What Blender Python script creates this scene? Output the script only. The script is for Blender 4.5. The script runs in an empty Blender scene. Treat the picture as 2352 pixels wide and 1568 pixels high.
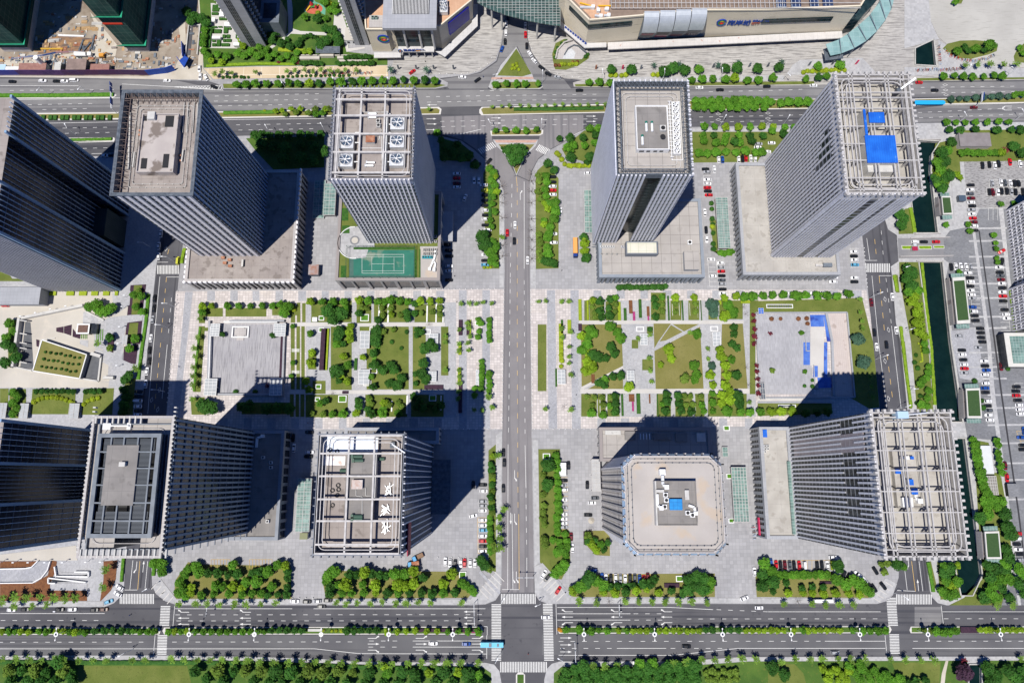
import bpy,math,random
from mathutils import Vector,Matrix
from mathutils.geometry import tessellate_polygon
R=math.radians
sc=bpy.context.scene
COL=sc.collection
# ---------------------------------------------------------------- camera (drone at 380 m, tilted 11.2 degrees off straight down)
H,FOC,TILT=380.0,1570.0,R(11.2)
cd=bpy.data.cameras.new('drone_camera');cam=bpy.data.objects.new('drone_camera',cd);COL.objects.link(cam)
cam.location=(0,0,H);cam.rotation_euler=(TILT,0,0)
cd.sensor_width=36;cd.lens=36*FOC/2352;cd.clip_start=1;cd.clip_end=6000
sc.camera=cam
# ---------------------------------------------------------------- daylight
SUN_EL,SUN_AZ=R(67.4),R(222.65)
w=bpy.data.worlds.new('World');sc.world=w;w.use_nodes=True
nt=w.node_tree;sky=nt.nodes.new('ShaderNodeTexSky');sky.sky_type='NISHITA';sky.sun_disc=False
sky.sun_elevation=SUN_EL;sky.sun_rotation=SUN_AZ;sky.air_density=0.7;sky.dust_density=0.0;sky.ozone_density=10.0
bg=nt.nodes['Background'];tint=nt.nodes.new('ShaderNodeMix');tint.data_type='RGBA';tint.blend_type='MULTIPLY';tint.inputs[0].default_value=1;tint.inputs[7].default_value=(.50,.88,1.35,1)
nt.links.new(sky.outputs[0],tint.inputs[6]);nt.links.new(tint.outputs[2],bg.inputs[0]);bg.inputs[1].default_value=0.07
sd=bpy.data.lights.new('sun','SUN');sd.energy=5.0;sd.angle=R(0.5);sd.color=(1.0,0.955,0.89)
sun=bpy.data.objects.new('sun',sd);COL.objects.link(sun)
sv=Vector((math.sin(SUN_AZ)*math.cos(SUN_EL),math.cos(SUN_AZ)*math.cos(SUN_EL),math.sin(SUN_EL)))
sun.rotation_euler=sv.to_track_quat('Z','Y').to_euler();sun.location=(0,0,600)
sc.view_settings.view_transform='Standard';sc.view_settings.look='None'
sc.view_settings.exposure=0.1;sc.view_settings.gamma=1.0
sc.cycles.max_bounces=5;sc.cycles.diffuse_bounces=2;sc.cycles.glossy_bounces=2;sc.cycles.transmission_bounces=3;sc.cycles.transparent_max_bounces=6
rnd=random.Random(7)
# ---------------------------------------------------------------- survey: sighting line (u, v) of the aerial survey -> metres at height h
def at(u,v,h=0.0):
 x=u-1176;y=784-v
 s=(H-h)/(FOC*math.cos(TILT)-y*math.sin(TILT))
 return(s*x,s*(y*math.cos(TILT)+FOC*math.sin(TILT)))
def pts(s,h=0.0):
 """'u,v u,v ...' -> list of ground points"""
 return[at(*map(float,p.split(',')),h)for p in s.split()]
def rect(u0,v0,u1,v1,h=0.0):
 return[at(u0,v1,h),at(u1,v1,h),at(u1,v0,h),at(u0,v0,h)]
# ---------------------------------------------------------------- materials
MATS={}
def mat(name,col,rough=0.9,col2=None,ns=0.3,nd=4,grid=None,cell=None,spots=None,metal=0.0,spec=0.3,objrand=0.0,emit=None,coords='pos',bump=0.0,streak=None):
 """procedural material. grid=(sx, sy, sz, width, colour) thin lines; cell=(sx, sy, sz, amount) tone per cell; spots=(scale, threshold, colour) stains"""
 if name in MATS:return MATS[name]
 m=bpy.data.materials.new(name);m.use_nodes=True;n=m.node_tree.nodes;L=m.node_tree.links
 b=n['Principled BSDF'];b.inputs['Roughness'].default_value=rough;b.inputs['Metallic'].default_value=metal
 b.inputs['Specular IOR Level'].default_value=spec
 if coords=='pos':P=n.new('ShaderNodeNewGeometry').outputs['Position']
 else:P=n.new('ShaderNodeTexCoord').outputs['Object']
 def mix(a,bb,fac,mode='MIX'):
  x=n.new('ShaderNodeMix');x.data_type='RGBA';x.blend_type=mode
  for i,v in((0,fac),(6,a),(7,bb)):
   if hasattr(v,'is_output'):L.new(v,x.inputs[i])
   elif i==0:x.inputs[0].default_value=v
   else:x.inputs[i].default_value=(*v,1)
  return x.outputs[2]
 def math_(op,a,bb=None,c=None):
  x=n.new('ShaderNodeMath');x.operation=op
  for i,v in enumerate((a,bb,c)):
   if v is None:continue
   if hasattr(v,'is_output'):L.new(v,x.inputs[i])
   else:x.inputs[i].default_value=v
  return x.outputs[0]
 cur=col
 if col2 is not None:
  t=n.new('ShaderNodeTexNoise');t.inputs['Scale'].default_value=ns;t.inputs['Detail'].default_value=nd;L.new(P,t.inputs['Vector'])
  r=n.new('ShaderNodeMapRange');r.inputs[1].default_value=0.35;r.inputs[2].default_value=0.65;L.new(t.outputs[0],r.inputs[0])
  cur=mix(col,col2,r.outputs[0])
 if spots:
  t=n.new('ShaderNodeTexNoise');t.inputs['Scale'].default_value=spots[0];t.inputs['Detail'].default_value=5;L.new(P,t.inputs['Vector'])
  r=n.new('ShaderNodeMapRange');r.inputs[1].default_value=spots[1];r.inputs[2].default_value=spots[1]+0.08;L.new(t.outputs[0],r.inputs[0])
  r.inputs[4].default_value=spots[3]if len(spots)>3 else 0.7
  cur=mix(cur,spots[2],r.outputs[0])
 if streak:
  mp=n.new('ShaderNodeMapping');mp.inputs['Scale'].default_value=streak[0];mp.inputs['Rotation'].default_value=(0,0,streak[3]if len(streak)>3 else 0);L.new(P,mp.inputs[0])
  t=n.new('ShaderNodeTexNoise');t.inputs['Scale'].default_value=1;t.inputs['Detail'].default_value=3;L.new(mp.outputs[0],t.inputs['Vector'])
  r=n.new('ShaderNodeMapRange');r.inputs[1].default_value=streak[1];r.inputs[2].default_value=streak[1]+0.1;L.new(t.outputs[0],r.inputs[0])
  cur=mix(cur,streak[2],r.outputs[0])
 if cell or grid:
  sp=n.new('ShaderNodeSeparateXYZ');L.new(P,sp.inputs[0])
 if cell:
  cb=n.new('ShaderNodeCombineXYZ')
  for i in range(3):
   if cell[i]:L.new(math_('FLOOR',math_('DIVIDE',sp.outputs[i],cell[i])),cb.inputs[i])
  wn=n.new('ShaderNodeTexWhiteNoise');L.new(cb.outputs[0],wn.inputs['Vector'])
  v=math_('MULTIPLY_ADD',wn.outputs[0],2*cell[3],1-cell[3])
  cbc=n.new('ShaderNodeCombineXYZ');[L.new(v,cbc.inputs[i])for i in range(3)]
  cur=mix(cur,cbc.outputs[0],1.0,'MULTIPLY')
 if grid:
  acc=None
  for i in range(3):
   if not grid[i]:continue
   f=math_('LESS_THAN',math_('FRACT',math_('DIVIDE',sp.outputs[i],grid[i])),grid[3]/grid[i])
   acc=f if acc is None else math_('MAXIMUM',acc,f)
  acc=math_('MULTIPLY',acc,grid[5]if len(grid)>5 else 1.0)
  cur=mix(cur,grid[4],acc)
 if objrand:
  oi=n.new('ShaderNodeObjectInfo');v=math_('MULTIPLY_ADD',oi.outputs['Random'],2*objrand,1-objrand)
  cbc=n.new('ShaderNodeCombineXYZ');[L.new(v,cbc.inputs[i])for i in range(3)]
  cur=mix(cur,cbc.outputs[0],1.0,'MULTIPLY')
 if hasattr(cur,'is_output'):L.new(cur,b.inputs['Base Color'])
 else:b.inputs['Base Color'].default_value=(*cur,1)
 if bump:
  t=n.new('ShaderNodeTexNoise');t.inputs['Scale'].default_value=bump;t.inputs['Detail'].default_value=4;L.new(P,t.inputs['Vector'])
  bm=n.new('ShaderNodeBump');bm.inputs['Strength'].default_value=0.6;bm.inputs['Distance'].default_value=0.5
  L.new(t.outputs[0],bm.inputs['Height']);L.new(bm.outputs[0],b.inputs['Normal'])
 MATS[name]=m
 return m
G_=lambda v:(v,v,v)
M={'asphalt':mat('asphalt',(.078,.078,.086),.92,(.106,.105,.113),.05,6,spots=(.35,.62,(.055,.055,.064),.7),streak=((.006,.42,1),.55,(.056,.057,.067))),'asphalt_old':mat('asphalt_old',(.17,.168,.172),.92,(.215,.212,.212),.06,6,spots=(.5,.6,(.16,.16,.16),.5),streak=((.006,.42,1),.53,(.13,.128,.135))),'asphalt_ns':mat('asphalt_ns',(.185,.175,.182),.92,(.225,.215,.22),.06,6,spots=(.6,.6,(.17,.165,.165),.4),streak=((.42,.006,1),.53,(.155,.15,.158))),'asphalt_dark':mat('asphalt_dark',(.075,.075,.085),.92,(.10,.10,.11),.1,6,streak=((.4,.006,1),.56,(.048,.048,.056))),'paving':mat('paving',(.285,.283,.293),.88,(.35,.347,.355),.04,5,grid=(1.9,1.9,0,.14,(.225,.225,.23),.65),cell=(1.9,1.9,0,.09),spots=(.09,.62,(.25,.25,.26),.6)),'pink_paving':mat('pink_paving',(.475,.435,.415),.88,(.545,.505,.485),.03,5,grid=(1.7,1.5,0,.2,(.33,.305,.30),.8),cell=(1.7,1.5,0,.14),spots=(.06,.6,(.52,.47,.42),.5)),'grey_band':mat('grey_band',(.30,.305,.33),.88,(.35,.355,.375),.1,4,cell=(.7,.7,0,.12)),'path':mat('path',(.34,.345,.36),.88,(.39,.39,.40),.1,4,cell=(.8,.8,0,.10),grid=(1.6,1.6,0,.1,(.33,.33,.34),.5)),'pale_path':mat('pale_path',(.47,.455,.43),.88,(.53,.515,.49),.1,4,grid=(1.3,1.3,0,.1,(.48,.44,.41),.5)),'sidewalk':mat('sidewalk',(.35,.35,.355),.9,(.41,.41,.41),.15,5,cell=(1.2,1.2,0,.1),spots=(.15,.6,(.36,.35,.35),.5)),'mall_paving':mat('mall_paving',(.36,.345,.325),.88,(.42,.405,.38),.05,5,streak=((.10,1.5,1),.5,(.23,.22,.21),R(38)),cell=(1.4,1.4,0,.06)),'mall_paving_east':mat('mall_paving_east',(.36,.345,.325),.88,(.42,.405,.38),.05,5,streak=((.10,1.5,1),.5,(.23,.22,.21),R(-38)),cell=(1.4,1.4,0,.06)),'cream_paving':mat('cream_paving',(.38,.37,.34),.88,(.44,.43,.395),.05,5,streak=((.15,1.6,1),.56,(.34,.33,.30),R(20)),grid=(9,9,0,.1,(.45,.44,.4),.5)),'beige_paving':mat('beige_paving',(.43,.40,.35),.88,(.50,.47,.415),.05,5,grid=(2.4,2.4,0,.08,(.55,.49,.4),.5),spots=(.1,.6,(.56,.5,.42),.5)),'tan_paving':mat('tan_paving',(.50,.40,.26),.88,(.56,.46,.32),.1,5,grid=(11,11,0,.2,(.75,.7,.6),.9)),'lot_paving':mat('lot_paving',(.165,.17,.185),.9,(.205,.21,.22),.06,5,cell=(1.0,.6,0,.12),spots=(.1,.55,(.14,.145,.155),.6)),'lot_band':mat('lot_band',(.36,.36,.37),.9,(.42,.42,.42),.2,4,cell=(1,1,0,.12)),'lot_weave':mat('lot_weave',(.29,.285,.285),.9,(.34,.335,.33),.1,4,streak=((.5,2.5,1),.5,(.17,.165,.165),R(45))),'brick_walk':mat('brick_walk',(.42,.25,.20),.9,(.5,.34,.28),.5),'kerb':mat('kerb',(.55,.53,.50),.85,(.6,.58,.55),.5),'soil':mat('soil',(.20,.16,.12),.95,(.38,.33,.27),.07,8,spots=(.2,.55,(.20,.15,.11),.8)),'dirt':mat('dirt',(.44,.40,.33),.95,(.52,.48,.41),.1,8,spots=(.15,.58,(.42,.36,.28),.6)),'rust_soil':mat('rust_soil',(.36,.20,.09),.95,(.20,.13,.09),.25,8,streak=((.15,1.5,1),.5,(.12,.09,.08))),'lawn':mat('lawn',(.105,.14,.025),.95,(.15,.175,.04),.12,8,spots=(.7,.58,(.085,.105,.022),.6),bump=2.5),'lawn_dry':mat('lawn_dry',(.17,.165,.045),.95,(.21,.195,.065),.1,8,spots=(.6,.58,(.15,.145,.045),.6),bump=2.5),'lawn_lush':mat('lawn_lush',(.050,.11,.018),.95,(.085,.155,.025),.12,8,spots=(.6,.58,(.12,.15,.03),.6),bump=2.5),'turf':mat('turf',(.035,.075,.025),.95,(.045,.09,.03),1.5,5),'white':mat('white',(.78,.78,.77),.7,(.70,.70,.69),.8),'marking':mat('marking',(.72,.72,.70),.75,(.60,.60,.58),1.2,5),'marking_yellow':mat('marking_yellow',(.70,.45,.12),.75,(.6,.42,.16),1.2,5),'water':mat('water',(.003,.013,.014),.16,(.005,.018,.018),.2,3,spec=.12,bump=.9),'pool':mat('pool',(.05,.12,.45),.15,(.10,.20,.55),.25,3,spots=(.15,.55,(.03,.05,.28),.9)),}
LEAF=dict(spec=.15,objrand=.22,coords='obj')
for nm,a,b_ in(('leaf_dark',(.020,.082,.010),(.045,.130,.018)),('leaf_mid',(.050,.160,.010),(.100,.240,.020)),('leaf_yellow',(.14,.25,.010),(.21,.33,.02)),('leaf_olive',(.085,.155,.018),(.14,.215,.03)),('leaf_street',(.10,.20,.025),(.17,.29,.04)),('leaf_red',(.10,.012,.022),(.17,.022,.035)),('leaf_purple',(.035,.018,.032),(.055,.026,.045)),('leaf_lime',(.22,.30,.012),(.29,.36,.025)),('leaf_teal',(.035,.085,.055),(.06,.12,.075)),('leaf_rust',(.14,.055,.025),(.2,.085,.035)),('leaf_magenta',(.28,.03,.12),(.4,.05,.2)),('leaf_orange',(.5,.22,.02),(.6,.3,.03))):
 M[nm]=mat(nm,a,.75,b_,.9,2,**LEAF)
 M[nm+'_bed']=mat(nm+'_bed',a,.85,b_,.8,6,bump=3.0)
M['bark']=mat('bark',(.13,.10,.075),.95,(.20,.16,.12),3,coords='obj')
# ---------------------------------------------------------------- mesh helpers
class MB:
 def __init__(s):s.v=[];s.f=[];s.m=[];s.mi=0
 def face(s,ps):
  k=len(s.v);s.v+=[tuple(p)for p in ps];s.f.append(tuple(range(k,k+len(ps))));s.m.append(s.mi);return s
 def box(s,x0,x1,y0,y1,z0,z1,bottom=True):
  k=len(s.v)
  s.v+=[(x0,y0,z0),(x1,y0,z0),(x1,y1,z0),(x0,y1,z0),(x0,y0,z1),(x1,y0,z1),(x1,y1,z1),(x0,y1,z1)]
  F=[(4,5,6,7),(0,1,5,4),(1,2,6,5),(2,3,7,6),(3,0,4,7)]+([(3,2,1,0)]if bottom else[])
  s.f+=[tuple(k+i for i in f)for f in F];s.m+=[s.mi]*len(F);return s
 def prism(s,poly,z0,z1,cap=True,holes=(),bottom=False):
  def sides(pl,flip):
   a=sum(pl[i][0]*pl[(i+1)%len(pl)][1]-pl[(i+1)%len(pl)][0]*pl[i][1]for i in range(len(pl)))
   if(a<0)!=flip:pl=pl[::-1]
   k=len(s.v);n=len(pl)
   s.v+=[(p[0],p[1],z0)for p in pl]+[(p[0],p[1],z1)for p in pl]
   for i in range(n):j=(i+1)%n;s.f.append((k+i,k+j,k+n+j,k+n+i));s.m.append(s.mi)
  if z1>z0:
   sides(list(poly),False)
   for h in holes:sides(list(h),True)
  if cap:s.cap(poly,z1,holes)
  if bottom:s.cap(poly,z0,holes,True)
  return s
 def cap(s,poly,z,holes=(),down=False):
  loops=[[Vector((p[0],p[1],0))for p in l]for l in(poly,*holes)]
  fl=[p for l in loops for p in l];k=len(s.v);s.v+=[(p.x,p.y,z)for p in fl]
  for t in tessellate_polygon(loops):
   a,b,c=(fl[i]for i in t)
   ar=(b.x-a.x)*(c.y-a.y)-(c.x-a.x)*(b.y-a.y)
   if abs(ar)<1e-9:continue
   t=t if(ar>0)!=down else t[::-1]
   s.f.append(tuple(k+i for i in t));s.m.append(s.mi)
  return s
 def bar(s,p,q,w,h=None,up=(0,0,1)):
  """rectangular beam of width w and depth h from p to q"""
  h=h or w;p=Vector(p);q=Vector(q);d=(q-p).normalized();u=Vector(up)
  if abs(d.dot(u))>.98:u=Vector((0,1,0))
  a=d.cross(u).normalized()*w/2;b=a.cross(d).normalized()*h/2
  k=len(s.v)
  for e in(p,q):s.v+=[tuple(e-a-b),tuple(e+a-b),tuple(e+a+b),tuple(e-a+b)]
  F=[(0,1,2,3),(7,6,5,4),(0,4,5,1),(1,5,6,2),(2,6,7,3),(3,7,4,0)]
  s.f+=[tuple(k+i for i in f)for f in F];s.m+=[s.mi]*6;return s
 def path(s,ps,w,h=None):
  for a,b in zip(ps,ps[1:]):s.bar(a,b,w,h)
  return s
 def cyl(s,c,r,z0,z1,n=12,r2=None,cap=True):
  r2=r if r2 is None else r2;k=len(s.v)
  for z,q in((z0,r),(z1,r2)):
   s.v+=[(c[0]+q*math.cos(2*math.pi*i/n),c[1]+q*math.sin(2*math.pi*i/n),z)for i in range(n)]
  for i in range(n):j=(i+1)%n;s.f.append((k+i,k+j,k+n+j,k+n+i));s.m.append(s.mi)
  if cap:s.f.append(tuple(k+n+i for i in range(n)));s.m.append(s.mi)
  return s
 def tube(s,p,q,r,n=6,r2=None):
  r2=r if r2 is None else r2
  p=Vector(p);q=Vector(q);d=(q-p).normalized();u=Vector((0,0,1))if abs(d.z)<.9 else Vector((1,0,0))
  a=d.cross(u).normalized();b=d.cross(a);k=len(s.v)
  for e,rr in((p,r),(q,r2)):
   s.v+=[tuple(e+(a*math.cos(2*math.pi*i/n)+b*math.sin(2*math.pi*i/n))*rr)for i in range(n)]
  for i in range(n):j=(i+1)%n;s.f.append((k+i,k+n+i,k+n+j,k+j));s.m.append(s.mi)
  s.f.append(tuple(k+i for i in range(n)));s.f.append(tuple(k+n+i for i in range(n))[::-1]);s.m+=[s.mi]*2
  return s
 def build(s,name,mats,parent=None,loc=None,link=True):
  me=bpy.data.meshes.new(name);me.from_pydata(s.v,[],s.f)
  if not isinstance(mats,(list,tuple)):mats=[mats]
  for m in mats:me.materials.append(m if not isinstance(m,str)else M[m])
  if len(mats)>1:me.polygons.foreach_set('material_index',s.m)
  me.update()
  o=bpy.data.objects.new(name,me)
  if link:COL.objects.link(o)
  if parent is not None:o.parent=parent
  if loc:o.location=loc
  return o
def empty(name,loc=(0,0,0),rz=0):
 o=bpy.data.objects.new(name,None);COL.objects.link(o);o.location=loc;o.rotation_euler=(0,0,rz);o.empty_display_size=.5;return o
def tag(o,label=None,cat=None,group=None,kind=None):
 if label:o['label']=label
 if cat:o['category']=cat
 if group:o['group']=group
 if kind:o['kind']=kind
 return o
def struct(name,mb,m,kind='structure',label=None,cat=None):
 o=mb.build(name,m);o['kind']=kind
 if label:o['label']=label
 if cat:o['category']=cat
 return o
def off(mb,root):
 """shift vertices so that the mesh is local to its root empty"""
 x,y,z=root.location;mb.v=[(a-x,b-y,c-z)for a,b,c in mb.v];return mb
def part(name,mb,m,root,label=None):
 o=off(mb,root).build(name,m,root)
 if label:o['label']=label
 return o
def dup(root,loc,rz=0,scale=None):
 r=root.copy();COL.objects.link(r);r.location=loc;r.rotation_euler=(0,0,rz)
 if scale is not None:r.scale=scale if isinstance(scale,tuple)else(scale,)*3
 for ch in root.children:
  c=ch.copy();COL.objects.link(c);c.parent=r
  for g in ch.children:
   d=g.copy();COL.objects.link(d);d.parent=c
 return r
ORD='first second third fourth fifth sixth seventh eighth ninth tenth eleventh twelfth thirteenth fourteenth fifteenth sixteenth seventeenth eighteenth nineteenth twentieth'.split()
def ordn(k):
 if k<20:return ORD[k]
 t=['twenty','thirty','forty','fifty','sixty'][(k+1)//10-2];u=(k+1)%10
 return t+'-'+ORD[u-1]if u else t[:-1]+'ieth'
# ---------------------------------------------------------------- ground, road beds and raised city blocks
ZR=-0.14
canals=[pts('2090,322 2158,325 2139,355 2137,392 2154,536 2101,536 2094,477 2076,330'),pts('2109,601 2164,601 2183,784 2210,969 2152,969 2133,784'),pts('2157,1006 2216,1006 2238,1176 2255,1320 2233,1367 2206,1367 2194,1310 2180,1176')]
pond_n=pts('2101,112 2144,92 2150,153 2101,150');pond_s=pts('2224,1524 2254,1524 2256,1680 2222,1680')
mb=MB();mb.cap([(-3500,-3500),(3500,-3500),(3500,3500),(-3500,3500)],ZR,canals+[pond_n,pond_s])
struct('ground',mb,'asphalt',label='dark asphalt ground of the street grid between the kerbs',cat='ground')
BL={'block_nw':('-600,-400 1160,-400 1162,30 1152,100 1140,140 1104,165 1078,172 1008,180 1029,190 1027,199 1000,204 512,205 508,196 480,187 400,184 200,180 -600,172','paving','raised block with building site, garden and left mall',[]),'traffic_island':('1186,108 1200,135 1223,172 1226,182 1244,190 1247,200 1240,205 1130,206 1122,200 1128,184 1137,176 1150,150','sidewalk','triangular traffic island between the two malls',[]),'block_ne':('1212,-400 1212,88 1221,120 1241,148 1266,168 1296,180 1338,184 1316,190 1318,200 1400,201 1585,199 1870,196 2100,187 3000,176 3000,-400','mall_paving_east','striped grey plaza block of the long shopping mall',[pond_n]),'median_a':('-600,210 0,215 260,214 268,219 260,225 0,227 -600,230','kerb','thin kerbed strip in the upper avenue left of the tower',[]),'median_b':('-600,266 515,256 1008,246 1014,251 1012,263 515,272 -600,284','kerb','long kerbed median of the upper avenue, left half',[]),'median_c':('-600,322 262,316 264,320 262,325 -600,332','kerb','thin hedge strip of the upper avenue at far left',[]),'median_d':('1101,252 1106,246 1400,239 1590,230 1860,227 2100,227 3000,208 3000,226 2170,240 1860,250 1590,254 1400,259 1106,265 1101,260','kerb','long kerbed median of the upper avenue, right half',[]),'median_e':('1126,301 1240,295 1248,299 1247,308 1240,311 1128,312','kerb','short kerbed strip above the round-headed tree island',[]),'tree_island':('1132,321 1237,321 1230,336 1210,355 1195,385 1186,404 1179,385 1160,355 1140,335','sidewalk','teardrop island at the top of the central road',[]),'block_w':('-600,366 396,358 360,604 353,668 332,871 287,1288 285,1351 278,1368 262,1384 240,1393 -600,1393','path','raised block along the left edge of the picture',[]),'block_c':('445,318 560,312 745,309 1005,311 1060,324 1090,345 1120,372 1138,395 1150,420 1157,440 1159,492 1159,640 1154,1009 1153,1338 1149,1362 1138,1378 1115,1387 1085,1389 407,1389 380,1380 358,1363 350,1345 347,1288 382,949 411,634 430,480','paving','raised block between the left street and the central road',[]),'block_e':('1341,298 1590,292 1860,287 1950,286 1983,564 2005,784 2021,938 2066,1288 2064,1326 2051,1366 2035,1380 2014,1386 1258,1386 1238,1378 1229,1364 1226,1301 1221,1009 1217,617 1217,417 1223,392 1236,367 1263,345 1296,327','paving','raised block between the central road and the right street',[]),'block_far_e':('2024,285 2110,283 3000,272 3000,1389 2174,1389 2154,1384 2142,1372 2136,1356 2128,1288 2084,938 2069,784 2058,742 2049,632 2046,612 2064,600 2060,540 2040,527 2033,505','sidewalk','raised block with canal and car parks at the right',canals),'block_sw':('-600,1506 360,1504 600,1508 730,1512 825,1519 1115,1521 1135,1525 1147,1540 1152,1568 1155,1900 -600,1900','sidewalk','park block along the bottom left',[]),'block_se':('1286,1518 1560,1518 1700,1508 3000,1505 3000,1900 1250,1900 1250,1560 1256,1535 1268,1523','sidewalk','park block along the bottom right',[pond_s]),'median_f':('-600,1440 366,1440 369,1447 366,1456 -600,1458','kerb','planted median of the lower avenue, left of the crossing',[]),'median_g':('377,1440 1106,1438 1110,1447 1106,1456 377,1456 373,1448','kerb','planted median of the lower avenue, centre left',[]),'median_h':('1284,1438 2044,1437 2048,1445 2044,1453 1284,1454 1281,1446','kerb','planted median of the lower avenue, centre right',[]),'median_i':('2092,1438 3000,1436 3000,1453 2092,1453 2089,1446','kerb','planted median of the lower avenue, far right',[]),'lower_island':('1185,1549 1190,1543 1201,1543 1206,1549 1206,1640 1185,1640','kerb','small rounded island at the bottom of the central road',[]),}
for nm,(s,m,lab,holes)in BL.items():
 mb=MB();mb.prism(pts(s),ZR-.3,0,holes=holes)
 o=struct('median' if 'median' in nm else('island' if 'island' in nm else 'city_block'),mb,m,label=lab,cat='pavement')
mb=MB()
for c,z in zip(canals+[pond_n,pond_s],(-2.0,-2.0,-2.0,-1.6,-1.6)):
 xs=[p[0]for p in c];ys=[p[1]for p in c]
 mb.cap([(min(xs)-2,min(ys)-2),(max(xs)+2,min(ys)-2),(max(xs)+2,max(ys)+2),(min(xs)-2,max(ys)+2)],z)
struct('canal_water',mb,'water',label='dark green canal water between stone quay walls',cat='water')
mb=MB()
for c in canals+[pond_n,pond_s]:
 n=len(c)
 for i in range(n):
  a,b=c[i],c[(i+1)%n]
  mb.face([(a[0],a[1],-3),(a[0],a[1],.0),(b[0],b[1],.0),(b[0],b[1],-3)])
  mb.bar((a[0],a[1],.35),(b[0],b[1],.35),.55,.7)
struct('quay_wall',mb,mat('quay',(.52,.51,.47),.9,(.42,.41,.38),.3,5,grid=(2.2,2.2,0,.12,(.3,.3,.28))),label='pale stone quay walls round the canal',cat='wall')
_lv=[0]
def sheet(name,polys,m,label,cat='pavement',z=0.0,kind='structure'):
 """flat sheets, each 4 mm above the one laid before it"""
 mb=MB()
 for p in polys:_lv[0]+=1;mb.cap(p,z+.004+.0006*_lv[0])
 return struct(name,mb,m,kind,label,cat)
def rects(s,h=0):
 a=list(map(float,s.replace(',',' ').split()))
 return[rect(*a[i:i+4],h)for i in range(0,len(a),4)]
sheet('avenue_surface',[pts('-600,176 400,184 512,208 1000,207 1120,206 1245,207 1320,203 1590,201 2100,190 3000,180 3000,204 2100,224 1590,227 1400,237 1105,244 1015,246 515,254 250,260 -600,264')],'asphalt_old','worn pale asphalt of the upper avenue','road',ZR)
sheet('road_surface',[pts('1162,-400 1210,-400 1211,90 1219,122 1240,150 1264,170 1296,183 1312,204 1250,206 1225,180 1188,106 1150,148 1135,176 1120,204 1032,204 1010,183 1104,168 1142,142 1154,100')],'asphalt_old','curving grey road splitting round the triangular island','road',ZR)
sheet('road_surface',[pts('2170,242 3000,228 3000,270 2110,281 2090,284 2090,252')],'asphalt_old','pale concrete stretch of avenue at the right edge','road',ZR)
sheet('road_surface',[pts('1150,417 1186,404 1217,417 1217,617 1221,1009 1226,1301 1226,1360 1150,1360 1153,1338 1154,1009 1159,640 1159,492')],'asphalt_ns','pale central road running from top to bottom','road',ZR)
sheet('road_surface',[pts('1014,268 1124,264 1340,264 1340,297 1300,324 1262,343 1236,364 1222,390 1216,415 1188,402 1212,356 1236,325 1240,313 1130,313 1130,320 1160,358 1184,402 1156,430 1140,394 1118,368 1092,342 1062,321 1016,308')],'asphalt_ns','forked road joining the upper avenue to the central road','road',ZR)
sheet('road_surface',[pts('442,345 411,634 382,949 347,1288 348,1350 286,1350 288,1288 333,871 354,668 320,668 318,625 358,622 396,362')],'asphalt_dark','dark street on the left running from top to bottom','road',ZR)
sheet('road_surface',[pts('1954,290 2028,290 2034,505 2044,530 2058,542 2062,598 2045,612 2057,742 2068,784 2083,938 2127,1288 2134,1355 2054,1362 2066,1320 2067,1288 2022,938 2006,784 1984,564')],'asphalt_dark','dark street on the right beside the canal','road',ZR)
sheet('road_surface',rects('-600,1459 1155,1503 1245,1456 3000,1503'),mat('asphalt_mid',(.10,.10,.108),.92,(.13,.13,.135),.05,6,streak=((.006,.42,1),.55,(.08,.08,.088))),'lower carriageway of the bottom avenue','road',ZR)
sheet('road_patch',rects('2101,1393 2163,1436'),'asphalt_old','paler repaired asphalt square in the lower avenue','road',ZR)
sheet('bridge_deck',[pts('2062,547 2182,547 2190,592 2064,594')],mat('asphalt_br',(.19,.19,.20),.9,(.23,.23,.235),.1,5),'grey bridge deck over the canal','bridge')
# ---- plaza between the two rows of towers
sheet('plaza',[pts('404,669 1158,664 1154,985 381,985'),pts('1218,664 1990,666 1999,720 2019,938 2021,975 1222,985')],'pink_paving','pale pink paved plaza between the rows of towers','plaza')
V=[]
V+=[pts('425,670 443,670 430,784 420,870 409,985 390,985 405,870 416,784')]
for a,b in((1054,1072),(1108,1125.5)):V+=[rect(a,666,b,984)]
for a,b in((633,650),(685,703),(739,755),(791,808),(843,860),(895,913),(949,967),(1002,1020),(476,494),(529,546),(580,596)):V+=[rect(a,668,b,691)]
for a,b in((614,633),(669,687),(723,741),(778,796),(833,850),(887,905),(940,960),(997,1015),(560,578),(505,523)):V+=[rect(a,960,b,984)]
for a,b in((1256,1275),(1310,1329)):V+=[pts(f'{a},666 {b},666 {b+5},984 {a+4},984')]
for a,b in((1363,1381),(1416,1435),(1471,1488),(1523,1542),(1578,1596),(1636,1653),(1690,1708),(1800,1818),(1853,1871),(1905,1924),(1959,1979)):V+=[rect(a,667,b,686)]
for a,b in((1372,1391),(1426,1445),(1482,1501),(1538,1558),(1595,1613),(1652,1670),(1711,1728),(1770,1788)):V+=[rect(a,960,b,984)]
sheet('plaza_band',V,'grey_band','grey paving bands crossing the pink plaza','plaza')
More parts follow.
